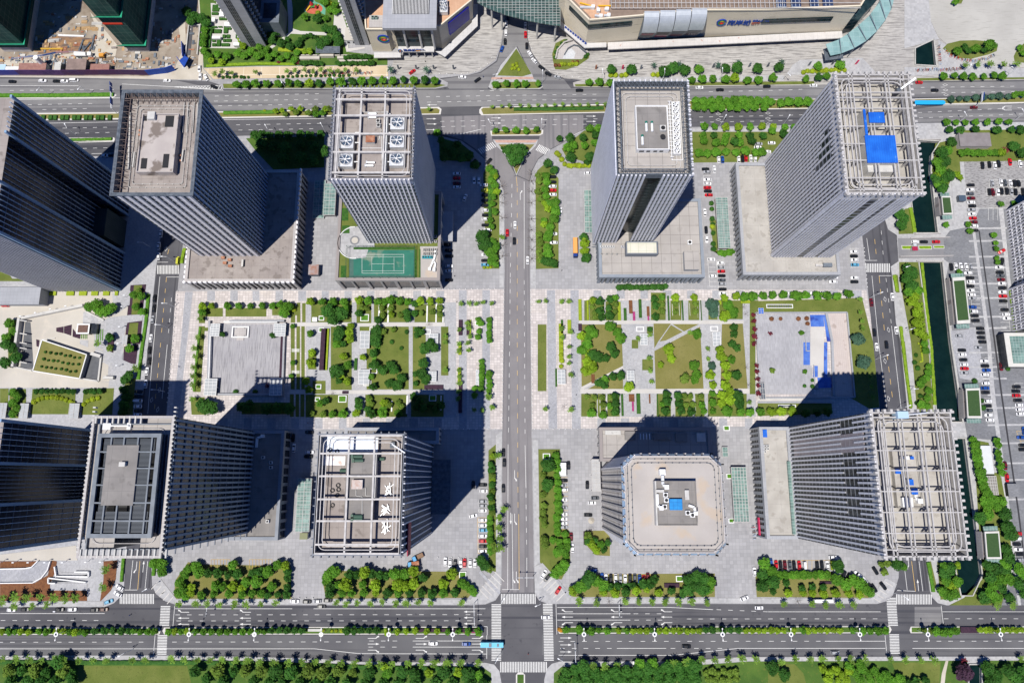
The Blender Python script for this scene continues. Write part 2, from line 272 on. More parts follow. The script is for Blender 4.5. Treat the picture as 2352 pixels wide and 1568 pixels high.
# ---- grey park floors, then paths and lawns
sheet('park_floor',[rect(703,694,1048,958),rect(1328,690,1722,957),rect(1722,690,1736,957)],'path','light grey paving under the two parks','plaza')
sheet('path',rects('668,741 1022,749 665,896 1022,904 1330,736 1708,744 1333,893 1722,903 1740,915 1915,924'),'pale_path','pale stone paths crossing the parks','path')
LAWN='''470,707,512,727 518,707,612,727 625,702,684,724 466,752,480,760 555,924,671,951 668,741,678,696 682,695,690,740 694,696,702,740
668,749,677,894 681,749,689,894 692,749,700,894 666,905,675,957 679,905,687,957 690,905,699,957
715,692,726,740 726,690,808,740 708,806,727,848 718,874,748,904 760,750,808,895 702,906,799,958 819,694,853,742 859,692,939,740 952,699,1020,740
842,750,939,894 948,750,978,894 1013,750,1030,862 839,906,935,957 944,906,1019,957 826,750,842,760
1342,690,1352,736 1352,688,1388,736 1391,692,1422,736 1495,672,1529,735 1540,690,1565,735 1581,690,1606,735 1627,690,1648,734 1652,690,1706,733
1335,904,1371,956 1373,904,1391,956 1395,904,1423,956 1508,904,1541,956 1551,904,1591,956 1596,904,1618,956 1626,904,1715,956
1486,750,1500,766 1451,780,1466,800 1475,825,1500,850 1722,690,1742,712'''.replace('\n',' ')
def fixr(q):
 a=list(map(float,q.split(',')));return rect(min(a[0],a[2]),min(a[1],a[3]),max(a[0],a[2]),max(a[1],a[3]))
sheet('lawn',[fixr(q)for q in LAWN.split()],'lawn','mown lawns between the park paths','lawn')
sheet('lawn',[pts('457,702 472,702 471,742 457,742'),pts('457,749 471,749 461,900 444,900 455,784'),pts('438,912 470,912 474,952 440,952'),rect(1235,745,1255,898),rect(1722,712,1735,905)],'lawn','narrow grass strips round the left court','lawn')
sheet('lawn',[pts('1334,745 1427,745 1431,840 1336,889'),pts('1350,893 1431,849 1431,893'),pts('1501,743 1541,743 1512,784 1503,800'),pts('1544,744 1606,744 1571,761'),pts('1541,746 1568,762 1529,782 1515,784'),pts('1608,750 1616,892 1506,893 1503,806 1533,790'),pts('1658,744 1706,743 1717,892 1655,892')],'lawn_dry','dry olive lawns cut by white diagonal paths','lawn')
sheet('lawn',[pts('1724,692 1980,684 2005,784 2020,935 1996,938 1951,912 1946,719 1735,718'),pts('1740,926 1910,926 1912,950 1740,955')],'lawn','lawn wrapping the court with the blue pool','lawn')
# ---- road-side greens
sheet('lawn',[pts('1122,372 1136,396 1147,440 1147,617 1123,617 1112,500 1110,400'),pts('1122,1034 1139,1020 1139,1316 1122,1300')],'lawn','grass verge left of the central road','lawn')
sheet('lawn',[pts('1234,392 1258,370 1270,396 1283,410 1283,616 1231,618 1229,420'),pts('1236,1031 1286,1031 1290,1200 1308,1220 1310,1290 1290,1330 1268,1326 1240,1290')],'lawn','grass verge right of the central road','lawn')
sheet('lawn',[pts('398,1374 404,1330 432,1290 470,1296 668,1298 670,1374'),pts('748,1374 740,1325 765,1310 1055,1312 1060,1320 1092,1354 1075,1372')],'lawn_dry','brown-green lawns under the lower left groves','lawn')
sheet('lawn',[pts('1310,1368 1340,1330 1352,1318 1642,1316 1642,1370 1320,1370'),pts('1738,1370 1735,1325 1740,1312 1910,1312 2003,1362 1995,1372'),pts('1343,1218 1400,1218 1401,1276 1368,1274 1350,1255')],'lawn_dry','brown-green lawns under the lower right groves','lawn')
sheet('lawn',[pts('1342,300 1588,294 1588,345 1580,380 1430,396 1300,360 1290,342'),pts('1590,303 1862,300 1860,350 1750,352 1740,372 1590,374'),pts('1630,505 1644,505 1650,585 1682,588 1682,578 1640,578')],'lawn','grass under the trees behind the right towers','lawn')
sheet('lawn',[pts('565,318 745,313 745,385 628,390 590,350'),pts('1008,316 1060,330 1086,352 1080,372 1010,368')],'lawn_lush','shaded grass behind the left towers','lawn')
sheet('path',rects('1590,296 1862,303'),'sidewalk','footway along the upper avenue behind the right towers','path')
sheet('lawn',[pts('512,193 1000,192 1024,196 1000,202 514,203'),pts('1130,190 1238,188 1244,200 1236,203 1132,204'),pts('1186,112 1221,170 1200,176 1142,174'),pts('1320,194 1400,192 1585,190 1870,187 1870,194 1585,197 1400,199 1322,199'),pts('2106,180 3000,168 3000,172 2106,186')],'lawn','grass strips along the upper avenue','lawn')
sheet('lawn',[pts('-600,213 0,217 256,216 256,223 0,225 -600,228'),pts('-600,320 258,318 258,323 -600,328')],'lawn_lush','clipped grass in the thin upper medians','lawn')
sheet('lawn',[pts('-600,269 515,259 1004,249 1010,253 1008,261 515,269 -600,281'),pts('1105,252 1110,248 1400,242 1590,232 1860,229 2100,229 3000,211 3000,223 2170,238 1860,248 1590,252 1400,257 1110,263'),pts('1130,302 1238,297 1244,300 1243,307 1238,309 1130,310'),pts('1145,332 1227,332 1208,354 1193,384 1186,400 1180,384 1163,355')],'lawn_dry','dry grass of the upper avenue medians','lawn')
sheet('lawn',[pts('-600,1442 364,1442 364,1454 -600,1456'),pts('380,1442 1104,1440 1104,1454 380,1454'),pts('1288,1440 2042,1439 2042,1451 1288,1452'),pts('2094,1440 3000,1438 3000,1451 2094,1451'),pts('1188,1548 1203,1548 1203,1640 1188,1640')],'lawn_lush','planting beds of the lower avenue medians','lawn')
sheet('brick_strip',[pts('1136,322 1234,322 1230,328 1140,328'),pts('1130,178 1224,177 1226,182 1128,183')],'brick_walk','reddish brick crossings on the traffic islands','pavement')
sheet('park_ground',[pts('-600,1517 600,1519 1110,1532 1128,1545 1132,1900 -600,1900'),pts('1290,1530 1560,1529 1720,1518 2222,1516 2222,1900 1270,1900 1272,1545'),pts('2258,1516 3000,1516 3000,1900 2258,1900')],'lawn_lush','park grass along the bottom of the picture','lawn')
sheet('meadow',[pts('180,1528 430,1528 440,1570 410,1610 180,1600'),pts('1764,1524 1825,1524 1845,1545 1860,1600 1764,1600'),pts('2048,1520 2160,1520 2155,1600 2080,1600')],'lawn','open lighter patches of park grass','lawn')
sheet('dirt_path',[pts('2172,1516 2178,1516 2172,1545 2166,1600 2156,1600 2163,1545')],'dirt','narrow bare earth path in the lower right park','path')
# ---- north side
sheet('building_site_ground',[pts('-600,-400 456,-400 456,150 440,172 400,176 -600,172')],'soil','trampled brown soil of the building site','ground')
sheet('site_road',[pts('-600,150 0,140 82,135 175,122 218,120 225,75 207,28 235,62 270,105 265,130 150,135 45,150 0,160 -600,175'),pts('-600,176 0,176 340,176 400,160 418,120 410,60 425,50 428,120 432,160 455,150 460,60 455,0 470,0 466,158 488,184 400,183 200,179 -600,174')],'dirt','pale dusty concrete tracks through the building site','road')
sheet('excavation',[pts('85,125 110,88 140,82 220,90 205,118 180,120')],'rust_soil','rusty excavated pit with dark timber sheeting','pit')
sheet('footway',[pts('468,158 588,154 890,151 892,176 490,182'),pts('603,150 603,140 640,143 640,151')],'tan_paving','tan paved footway along the upper avenue','pavement')
sheet('garden',[pts('458,0 800,-60 800,120 890,130 890,150 588,152 468,156')],'lawn_lush','garden ground of the residential compound','garden')
sheet('path',[pts('484,8 492,8 530,30 550,45 548,85 545,112 482,111 480,62 486,48'),pts('663,-60 672,20 672,66 690,72 750,75 750,82 700,80 668,78 650,95 625,112 620,108 645,90 662,76 662,40 655,-60'),pts('768,31 786,31 796,62 800,112 838,108 838,112 796,120 787,80 766,60')],'pale_path','pale garden paths between clipped hedges','path')
sheet('play_area',[pts('714,-10 725,5 742,12 748,22 747,35 735,30 700,28 698,22 707,12')],mat('rubber_green',(.10,.30,.20),.9,(.12,.34,.23),.4),'green rubber playground surface','playground')
sheet('play_area',[[(at(721,21)[0]+5.5*math.cos(a),at(721,21)[1]+3.6*math.sin(a))for a in[i*math.pi/12 for i in range(24)]]],mat('rubber_red',(.45,.10,.06),.9,(.5,.13,.08),.4),'red oval in the green playground','playground')
sheet('plaza',[pts('905,133 1000,131 1105,55 1110,0 1162,-50 1162,28 1151,98 1138,138 1102,163 1076,170 896,174')],'mall_paving','striped grey plaza before the left mall','plaza')
sheet('plaza',[pts('2130,-400 2133,0 2138,50 2155,85 2180,107 2230,135 2280,150 2352,156 3000,146 3000,-400')],'cream_paving','cream stone round plaza at the upper right','plaza')
sheet('plaza',[pts('2077,-400 2130,-400 2133,0 2138,50 2155,88 2158,90 2150,92 2077,112'),pts('2077,155 2154,155 2154,172 2077,176'),pts('2155,92 2182,109 2230,137 2282,152 2352,158 3000,150 3000,172 2156,180')],'sidewalk','grey paved band beside the small pond','plaza')
sheet('footway',[pts('1806,172 1820,150 1838,138 1980,133 2010,165 2008,176'),pts('1395,178 1800,173 1800,186 1395,190')],'sidewalk','pale footway in front of the long mall','pavement')
sheet('lawn',[pts('1270,140 1268,125 1276,100 1296,90 1355,124 1352,135 1330,150 1300,161 1275,160'),pts('2165,112 2176,101 2205,94 2240,93 2275,96 2292,105 2289,118 2270,126 2230,136 2200,135 2180,125'),pts('1595,0 1625,0 1618,10 1602,9'),pts('2191,0 2212,0 2208,9 2198,10'),pts('2352,100 2335,115 2328,130 2330,143 2352,145 2500,145 2500,90')],'lawn','green islands in the mall plazas','lawn')
# ---- left block
sheet('plaza',[pts('-600,668 24,668 275,671 300,680 290,790 262,876 0,876 -600,876'),pts('-600,1250 0,1273 175,1252 178,1286 -600,1288'),pts('0,842 70,851 228,876 262,878 262,890 0,890')],'beige_paving','warm beige paving of the left block','plaza')
sheet('lawn',[pts('75,893 174,893 172,951 70,951'),pts('193,893 262,891 258,952 187,952'),pts('22,893 60,893 60,960 22,960'),pts('19,734 46,734 42,843 19,843')],'lawn','planted lawns of the left block','lawn')
sheet('ground_cover',[pts('300,655 336,653 326,725 292,724'),pts('291,740 327,736 322,790 286,790'),pts('285,796 318,790 312,836 283,832'),pts('283,842 300,848 296,870 278,872')],'leaf_purple_bed','dark purple planting beds beside the left street','planting',kind='stuff')
sheet('lawn',[pts('308,655 327,655 318,723 302,722'),pts('298,742 318,741 314,785 292,785'),pts('290,872 312,868 305,952 270,952')],'lawn','grass and trees beds beside the left street','lawn')
sheet('ground_cover',[pts('0,1288 85,1288 78,1302 62,1304 0,1304'),pts('118,1286 131,1288 128,1310 115,1340 115,1352 200,1356 200,1379 0,1379 0,1340 80,1338 110,1320'),pts('238,1288 270,1286 266,1330 255,1355 232,1379 230,1379 238,1330')],'leaf_rust_bed','rust brown planting beds at the lower left corner','planting',kind='stuff')
sheet('lawn',[pts('0,892 20,892 18,952 0,952'),pts('-60,612 10,612 28,640 95,640 95,646 -60,646')],'lawn','grass at the left edge','lawn')
# ---- right block
LOT=pts('2200,330 3000,318 3000,1389 2280,1389 2240,1320 2260,1310 2262,1220 2240,1100 2222,960 2192,784 2172,600 2178,540 2200,500')
sheet('car_park',[pts('2214,372 3000,360 3000,470 2250,478 2222,470')],'lot_weave','patterned block paving of the upper car park','car park')
sheet('car_park',[pts('2168,548 2182,530 2230,520 2250,480 3000,474 3000,1389 2300,1389 2330,1300 2318,1200 2300,1100 2285,1010 2222,1006 2216,972 2212,960 2190,784 2172,640 2180,604 2168,596')],'lot_paving','dark grey paving of the right car park','car park')
sheet('car_park',[pts('2180,760 2245,755 2260,880 2204,868')],'grey_band','light paved parking court beside the canal','car park')
B_=[]
for v in(523,552,588,613,650,683,726,752,808,841,868,905,935,974,1016,1062,1100,1145):B_+=[pts(f'2225,{v} 2312,{v-1} 2312,{v+3} 2225,{v+4}')if v<900 else pts(f'2268,{v} 2352,{v-1} 2352,{v+3} 2268,{v+4}')]
B_+=[pts('2226,478 2232,478 2275,784 2285,905 2320,1176 2345,1389 2338,1389 2310,1176 2276,905 2266,784'),pts('2293,478 2304,478 2320,640 2328,700 2322,700 2312,640')]
sheet('paving_band',B_,'lot_band','light paving bands across the right car park','car park')
sheet('drain_channel',[pts('2247,530 2250,530 2286,784 2302,905 2341,1176 2360,1330 2356,1330 2337,1176 2298,905 2282,784')],mat('drain',(.04,.04,.045),.9),'long dark drain running through the right car park','drain')
sheet('lawn',[pts('2063,512 2078,480 2090,478 2098,537 2064,538'),pts('2065,602 2108,602 2131,784 2143,938 2150,990 2110,990 2092,784 2066,640'),pts('2055,630 2062,632 2066,672 2058,672'),pts('2069,784 2078,784 2095,938 2088,938'),pts('2148,330 2200,318 2208,420 2190,400 2172,440 2152,440 2140,392'),pts('2200,300 3000,288 3000,360 2200,372'),pts('2236,1020 2250,1012 2270,1016 2300,1100 2318,1200 2325,1300 2300,1389 2180,1389 2214,1372 2256,1330'),pts('2132,1290 2138,1288 2150,1340 2145,1360 2136,1330'),pts('2152,1290 2196,1290 2208,1372 2160,1376')],'lawn','grass banks along the canal','lawn')
sheet('path',[pts('2185,418 2192,410 2212,438 2212,508 2192,508'),pts('2252,1022 2275,1022 2292,1085 2266,1085')],'sidewalk','pale ramps and yards beside the canal pavilions','path')
# ---- small courts
sheet('footway',[pts('1148,1362 1138,1376 1116,1385 1072,1385 1140,1312 1150,1330'),pts('1228,1300 1246,1292 1312,1366 1310,1384 1262,1384 1240,1376 1228,1360'),pts('350,1345 369,1328 405,1374 405,1386 380,1378 358,1360'),pts('2014,1384 2000,1372 2034,1326 2060,1340 2050,1364'),pts('405,1375 1080,1375 1080,1387 405,1387'),pts('1300,1372 2010,1373 2010,1384 1300,1384'),pts('0,1380 238,1380 238,1391 0,1391')],'sidewalk','pale footways and striped corner squares on the lower avenue','pavement')
sheet('footway',[pts('1148,420 1156,440 1158,492 1157,660 1147,660 1147,440'),pts('1139,1000 1153,990 1151,1330 1139,1320'),pts('1219,420 1230,420 1231,664 1219,664'),pts('1223,1010 1236,1010 1240,1290 1228,1300')],'sidewalk','light footways along the central road','pavement')
# ---------------------------------------------------------------- road markings
ZM=ZR+.024
class MK:
 def __init__(s,z=ZM):s.mb=MB();s.z=z;s.k=0
 def q(s,ps):s.k+=1;z=s.z+.003*(s.k%5);s.mb.face([(p[0],p[1],z)for p in ps])
 def seg(s,a,b,w):
  d=Vector((b[0]-a[0],b[1]-a[1]));L=d.length
  if L<1e-6:return
  n=Vector((-d.y,d.x))/L*w/2
  s.q([(a[0]-n.x*-1,a[1]-n.y*-1),(a[0]-n.x,a[1]-n.y),(b[0]-n.x,b[1]-n.y),(b[0]+n.x,b[1]+n.y)])
 def line(s,txt,w=.22):
  p=pts(txt)
  for a,b in zip(p,p[1:]):s.seg(a,b,w)
 def dash(s,txt,w=.2,L=2.4,g=3.7):
  p=pts(txt)
  for a,b in zip(p,p[1:]):
   a=Vector(a);b=Vector(b);D=(b-a).length;u=(b-a)/D;t=rnd.random()
   while t+L<D:s.seg(a+u*t,a+u*(t+L),w);t+=L+g
 def zebra(s,u0,v0,u1,v1,along,n,skew=0):
  """n bars; along='x': bars run along x and are stacked in y"""
  for i in range(n):
   f0=(i+.25)/n;f1=(i+.75)/n
   if along=='x':
    a=v0+(v1-v0)*f0;b=v0+(v1-v0)*f1;x0=skew*f0
    s.q([at(u0+x0,b),at(u1+x0,b),at(u1+x0,a),at(u0+x0,a)])
   else:
    a=u0+(u1-u0)*f0;b=u0+(u1-u0)*f1;sk=skew
    s.q([at(a-sk,v1),at(b-sk,v1),at(b,v0),at(a,v0)])
 def arrow(s,u,v,ang,kind='s',L=6.0):
  """lane arrow pointing along ang (degrees, counter-clockwise from east) at survey point"""
  c=at(u,v);ca,sa=math.cos(R(ang)),math.sin(R(ang))
  T=lambda x,y:(c[0]+x*ca-y*sa,c[1]+x*sa+y*ca)
  s.q([T(-L/2,-.13),T(L*.22,-.13),T(L*.22,.13),T(-L/2,.13)])
  if kind=='s':s.q([T(L*.2,-.55),T(L/2,0),T(L*.2,.55)])
  else:
   k=1 if kind=='l' else-1
   f=[T(L*.12,0),T(L*.34,k*.9),T(L*.42,k*.75),T(L*.22,-k*.1)];s.q(f if k<0 else f[::-1])
   f=[T(L*.25,k*.9),T(L*.47,k*1.35),T(L*.47,k*.45)];s.q(f if k<0 else f[::-1])
 def diamond(s,u,v,a=90):
  c=at(u,v);ca,sa=math.cos(R(a)),math.sin(R(a))
  P=[(1.5,0),(0,.75),(-1.5,0),(0,-.75)];P=[(c[0]+x*ca-y*sa,c[1]+x*sa+y*ca)for x,y in P]
  for i in range(4):s.seg(P[i],P[(i+1)%4],.16)
m=MK()
for t in('0,1408 240,1408','402,1397 671,1397','720,1397 1115,1397','1280,1394 1540,1394 1638,1399','1764,1404 2023,1404','2165,1404 2400,1404','1280,1408.5 1448,1408.5','1280,1423 1448,1423','-100,1489 723,1489 825,1500 1118,1501','948,1471 1118,1471','948,1485 1118,1485','1283,1504 1545,1504 1695,1488 2034,1488','2096,1488 2400,1488','1417,1488 1530,1488','1895,1471.5 2033,1471.5','1118,1458 1118,1512','1107,1438 1119,1438 1119,1458','401,1390 397,1437','356,1458 352,1503','1277,1386 1279,1456','2162,1390 2167,1432','2033,1458 2037,1500','0,197 180,197','37,229 275,225','87,263.5 272,261','112,283 272,280','180,327.5 262,325','210,353 262,352','512,256 745,253','512,275 745,272.5','280,193 480,204','1176,241 1340,241','367,574 359,597','367,635 353,784 339,950','384,791 372,915','305,1286 298,1353','339,1288 333,1350','286,1354 315,1354','1991,547 1998,597','2003,633 2018,784 2037,936','2048,748 2070,938','2076,1288 2084,1354','2111,1288 2120,1357','2061,1355 2103,1357','1983,598 2015,598','2019,633 2047,633','360,602 386,602','382,636 411,636','1204,417 1204,617','1167,1020 1166,1353','1176,1180 1178,1353','1210,1280 1210,1347','1206,1022 1208,1120','1153,1353 1192,1353','1105,297 1040,312','1341,299 1290,324','1600,254 1764,251','2106,243 2352,237'):
 m.line(t)
for t in('0,1424 240,1424','402,1411 1115,1410.5','402,1425 1115,1424.5','1455,1408.5 1531,1408.5','1455,1423 1531,1423','1576,1420.5 2030,1420','2168,1420 2400,1420','-60,1474 355,1473.5','395,1473.5 825,1473','846,1471 930,1471','846,1485 930,1485','1283,1472 1890,1471.5','2096,1471.5 2400,1471.5','1283,1488 1414,1488','1540,1488 1660,1488','1645,1399 1764,1404','20,208 275,206','60,241 220,237.5','95,252 217,249','142,294.5 265,292','145,306.5 265,304','190,341 262,339','490,221 745,215','490,232.5 745,228','500,243 745,239','978,222.5 1176,219 1391,216.5','978,235 1176,230.5 1391,228.5','540,287 738,283.5','545,299 738,295.5','1010,279 1176,276 1383,273','1013,291 1176,288 1383,285','1605,269 1764,266 1845,264','1606,281 1764,278 1830,276','1626,211 1764,208 1850,205','2114,201 2352,198','2114,214 2352,210','2106,259 2352,247','2110,271 2352,262','1100,209 1176,207','1395,207 1405,207','394,680 385,784','2024,527 2030,600','2035,637 2048,748','1204,640 1206,1000','1172,640 1168,1000','1208,1130 1210,1270','1176,420 1172,640'):
 m.dash(t)
m.zebra(1129,1386,1151,1517,'x',36);m.zebra(1247,1385,1269,1517,'x',36,3);m.zebra(1150,1363,1231,1386,'y',22);m.zebra(1148,1519,1257,1543,'y',29)
m.zebra(369,1390,391,1437,'x',13,-3);m.zebra(362,1457,384,1503,'x',13,-2);m.zebra(274,1363,354,1386,'y',22,0);m.zebra(360,609,411,629,'y',15,0)
m.zebra(2036,1371,2058,1437,'x',18,5);m.zebra(2043,1455,2065,1501,'x',13,2);m.zebra(2058,1364,2141,1387,'y',23,0);m.zebra(1986,605,2045,625,'y',15,0)
for i in range(9):
 u=1098+4*i;v=346-1.9*i;m.q([at(u+9,v-2.2+7),at(u+11,v-2.2+8.5-1),at(u-.6+3,v-5+1),at(u-3,v-4.5+1)][::-1])if False else m.seg(at(u,v-4),at(u+9,v+7),.5)
 u=1231+3.3*i;v=341+2.9*i*.55;m.seg(at(u+9,v-9),at(u,v+4),.5)
for i in range(16):m.seg(at(402+7*i,201.3-.35*i+.1*i),at(397+7*i+5+i*.25,200.5+.35*i+1),.22);m.seg(at(410+6.8*i,199.2-.17*i),at(404+6.8*i,200.5+.42*i),.3)
m.line('400,199.5 513,196');m.line('400,200 513,207.5')
for u in(421,563,1078):
 for v,k in((1405,'r'),(1418.5,'s'),(1432.5,'s')):m.arrow(u,v-(1 if u>1000 else 0),180,k if u<1000 else 's')
for u in(858,968,1097):
 for v,k in((1465,'l'),(1478,'s'),(1492,'r')):m.arrow(u,v,0,k)
for u in(1303,1416,1531):
 for v,k in((1404,'r'),(1416,'s'),(1429,'l')):m.arrow(u,v,180,k)
for v in(1464,1480,1496):m.arrow(1300,v,0)
for u,v,a,k in((1182,1092,-90,'l'),(1182,1192,-90,'l'),(1173,1190,-90,'s'),(1186,1325,-90,'l'),(1178,1325,-90,'l'),(1195,448,90,'r'),(313,1302,-90,'r'),(329,1300,90,'s'),(2087,1293,-90,'r'),(2109,1343,90,'s'),(991,273,0,'s'),(992,285,0,'s'),(990,298,0,'s'),(992,241,180,'s'),(1140,271,0,'s'),(1140,283,0,'s'),(1358,267,0,'s'),(1358,279,0,'s'),(1362,291,0,'s'),(2313,244,180,'l'),(2313,253,180,'r')):m.arrow(u,v,a,k)
for u,v,a in((381,571,80),(366,895,80),(348,918,80),(362,940,80),(2033,687,98),(2041,757,98),(2033,829,98),(2041,915,98),(1650,262,0),(1650,275,0),(1764,260,0),(1764,272,0),(1764,285,0),(2171,195,0),(2172,207,0),(2173,218,0)):m.diamond(u,v,a)
struct('road_markings',m.mb,'marking',label='white painted lines, arrows and zebra crossings on the roads',cat='road marking')
m=MK()
m.dash('1188,430 1188,784 1190,1200',.2,3,5);m.line('1191.5,1180 1192.5,1353');m.dash('388,572 380,600',.22,3,3);m.dash('380,660 369,784 354,944',.22,2.6,3.2);m.line('382,637 381,648')
m.dash('2009,547 2014,597',.22,3,3);m.dash('2022,660 2034,784 2053,936',.22,3.2,3.8);m.line('2019.5,633 2021,650');m.line('321,1288 316,1353');m.line('2094,1288 2103,1357');m.line('1186,406 1188,428')
struct('road_markings',m.mb,'marking_yellow',label='yellow centre lines on the roads',cat='road marking')
m=MK(.17)
for a,b,n in(('1087,1384','1150,1318',0),):
 pass
def bands(u0,v0,u1,v1,n,du,dv,w):
 for i in range(n):
  f=i/(n-1);u=u0+(u1-u0)*f;v=v0+(v1-v0)*f;m.seg(at(u,v),at(u+du,v+dv),w)
bands(1100,1352,1136,1312,6,22,22,.5);bands(1262,1318,1300,1358,6,-22,22,.5);bands(362,1336,398,1370,5,-14,16,.5);bands(2006,1372,2034,1336,5,16,10,.5)
struct('paving_band',m.mb,'pale_path',label='pale diagonal stripes in the corner squares',cat='pavement')
m=MK(.17)
m.line('1102,1312 1148,1362',1.4);m.line('1265,1312 1308,1370',1.4)
struct('paving_band',m.mb,'grey_band',label='grey diagonal strip edging the corner squares',cat='pavement')
m=MK(.17)
def stalls(u0,v0,u1,v1,n,du,dv):
 for i in range(n+1):
  f=i/n;u=u0+(u1-u0)*f;v=v0+(v1-v0)*f;m.seg(at(u,v),at(u+du,v+dv),.14)
 m.seg(at(u0,v0),at(u1,v1),.14)
stalls(2272,413,2352,413,8,0,20);stalls(2266,450,2352,450,9,0,-20);stalls(2223,605,2235,745,15,20,0);stalls(2304,612,2320,760,15,-21,0);stalls(1615,404,1619,453,5,17,0);stalls(1645,598,1652,680,8,18,0);stalls(1625,592,1630,658,6,17,0);stalls(2210,808,2218,862,5,-14,0);stalls(2262,822,2268,865,4,20,0);stalls(2272,870,2282,970,9,-16,0);stalls(2270,478,2291,478,2,0,28);stalls(2330,880,2340,955,8,20,0);stalls(1952,571,1955,614,4,20,0)
struct('stall_lines',m.mb,'marking',label='white parking stall lines in the car parks',cat='road marking')
m=MK(.17)
stalls(485,1284,528,1284,6,0,20);stalls(573,1284,625,1284,7,0,20);stalls(1383,1318,1494,1318,10,0,20);stalls(1778,1286,1908,1286,12,0,20);stalls(1284,1096,1286,1215,11,20,0);stalls(1097,1188,1098,1270,8,20,0);stalls(2334,990,2352,1034,4,16,0)
struct('stall_lines',m.mb,'marking_yellow',label='yellow parking stall lines beside the office blocks',cat='road marking')
# ---------------------------------------------------------------- towers
def glassmat(nm,a,b,frame,fz=4.0,mx=1.6,w=.5,rough=.18,amt=.35):
 return mat(nm,a,rough,b,.05,2,grid=(0,0,fz,w,frame),cell=(mx,mx,fz,amt),spec=.35)
M['glass_blue']=glassmat('glass_blue',(.008,.014,.030),(.016,.026,.046),(.045,.065,.10))
M['glass_green']=glassmat('glass_green',(.008,.020,.024),(.018,.036,.040),(.07,.08,.085),3.6)
M['glass_black']=glassmat('glass_black',(.008,.011,.020),(.018,.022,.034),(.045,.055,.075),3.8)
M['glass_grey']=mat('glass_grey',(.010,.014,.020),.2,(.025,.03,.038),.1,2,grid=(0,0,3.8,1.0,(.15,.15,.17)),cell=(1.25,1.25,3.8,.5),spec=.4)
M['blinds']=mat('blinds',(.012,.015,.02),.4,(.05,.052,.05),.9,2,grid=(0,0,3.8,.7,(.30,.30,.30)),cell=(.9,.9,3.8,.8),spec=.3)
M['fin_white']=mat('fin_white',(.86,.83,.84),.6,(.78,.76,.78),.2,3,grid=(0,0,4,.12,(.45,.43,.43)))
M['fin_grey']=mat('fin_grey',(.66,.66,.70),.6,(.58,.58,.62),.2,3,grid=(0,0,4,.12,(.28,.28,.3)))
M['fin_shade_blue']=mat('fin_shade_blue',(.34,.44,.58),.5,(.40,.50,.64),.2,3,grid=(0,0,4,.12,(.08,.09,.11)))  # blue-grey of fins on the shaded east faces, shade put into the colour
M['fin_dim']=mat('fin_dim',(.17,.185,.22),.6,(.14,.155,.185),.2,3)
M['panel_grey']=mat('panel_grey',(.70,.71,.79),.5,(.64,.65,.73),.1,3,grid=(0,1.2,3.9,.08,(.30,.31,.35)),cell=(0,1.2,3.9,.05))
M['stone_beige']=mat('stone_beige',(.46,.435,.42),.8,(.40,.38,.37),.15,4,grid=(1.5,1.5,1.5,.06,(.28,.25,.24)))
M['stone_grey']=mat('stone_grey',(.36,.37,.39),.8,(.31,.32,.34),.15,4,grid=(2,2,1.6,.07,(.22,.22,.24)))
M['roof_a']=mat('roof_a',(.26,.228,.212),.95,(.33,.295,.272),.12,8,grid=(5,5,0,.14,(.18,.16,.15),.6),spots=(.28,.56,(.18,.155,.14),.75))
M['roof_b']=mat('roof_b',(.34,.318,.298),.95,(.40,.375,.35),.1,8,grid=(5.6,5.6,0,.2,(.18,.165,.155),.9),spots=(.2,.6,(.30,.28,.26),.6))
M['roof_c']=mat('roof_c',(.365,.338,.315),.95,(.43,.40,.375),.07,8,grid=(6.5,6.5,0,.12,(.40,.36,.33),.6),spots=(.09,.57,(.47,.37,.27),.6))
M['roof_d']=mat('roof_d',(.35,.33,.30),.95,(.43,.41,.375),.15,8,grid=(7,7,0,.16,(.28,.27,.25),.6),spots=(.3,.56,(.28,.26,.23),.7))
M['roof_e']=mat('roof_e',(.19,.18,.172),.95,(.25,.235,.222),.12,8,grid=(5.5,5.5,0,.14,(.15,.145,.14),.6),spots=(.25,.58,(.17,.16,.15),.7))
M['concrete']=mat('concrete',(.46,.45,.43),.85,(.54,.53,.50),.3,5,spots=(.5,.6,(.34,.33,.31),.6))
M['beam']=mat('beam',(.54,.52,.505),.7,(.42,.405,.39),.5,5)
M['beam_grey']=mat('beam_grey',(.40,.385,.375),.75,(.50,.485,.47),.5,5)
M['steel_dark']=mat('steel_dark',(.07,.085,.105),.5,(.13,.15,.175),.6,4)
M['steel_blue']=mat('steel_blue',(.125,.145,.17),.5,(.165,.19,.22),.4,4)
M['metal']=mat('metal',(.60,.62,.64),.4,(.70,.72,.74),.8,3,metal=.3)
M['rust']=mat('rust',(.28,.10,.05),.9,(.42,.22,.14),.8,6)
M['blue_roof']=mat('blue_roof',(.008,.10,.50),.55,(.015,.15,.62),.25,5,grid=(1.0,0,0,.12,(.005,.07,.38),.6),spots=(.5,.66,(.12,.30,.62),.7))
M['black']=mat('black',(.02,.02,.022),.6)
M['fan_blade']=mat('fan_blade',(.75,.76,.77),.5)
M['green_glass']=mat('green_glass',(.12,.20,.18),.2,(.17,.27,.24),.2,3,grid=(1.6,1.6,0,.14,(.42,.48,.46),.8),cell=(1.6,1.6,0,.2),spec=.4)
M['dark_window']=mat('dark_window',(.02,.024,.03),.2,(.04,.045,.05),.4,2,spec=.4)
def ring(mb,x0,x1,y0,y1,z0,z1,t):
 mb.box(x0,x1,y0,y0+t,z0,z1);mb.box(x0,x1,y1-t,y1,z0,z1)
 mb.box(x0,x0+t,y0+t,y1-t,z0,z1);mb.box(x1-t,x1,y0+t,y1-t,z0,z1);return mb
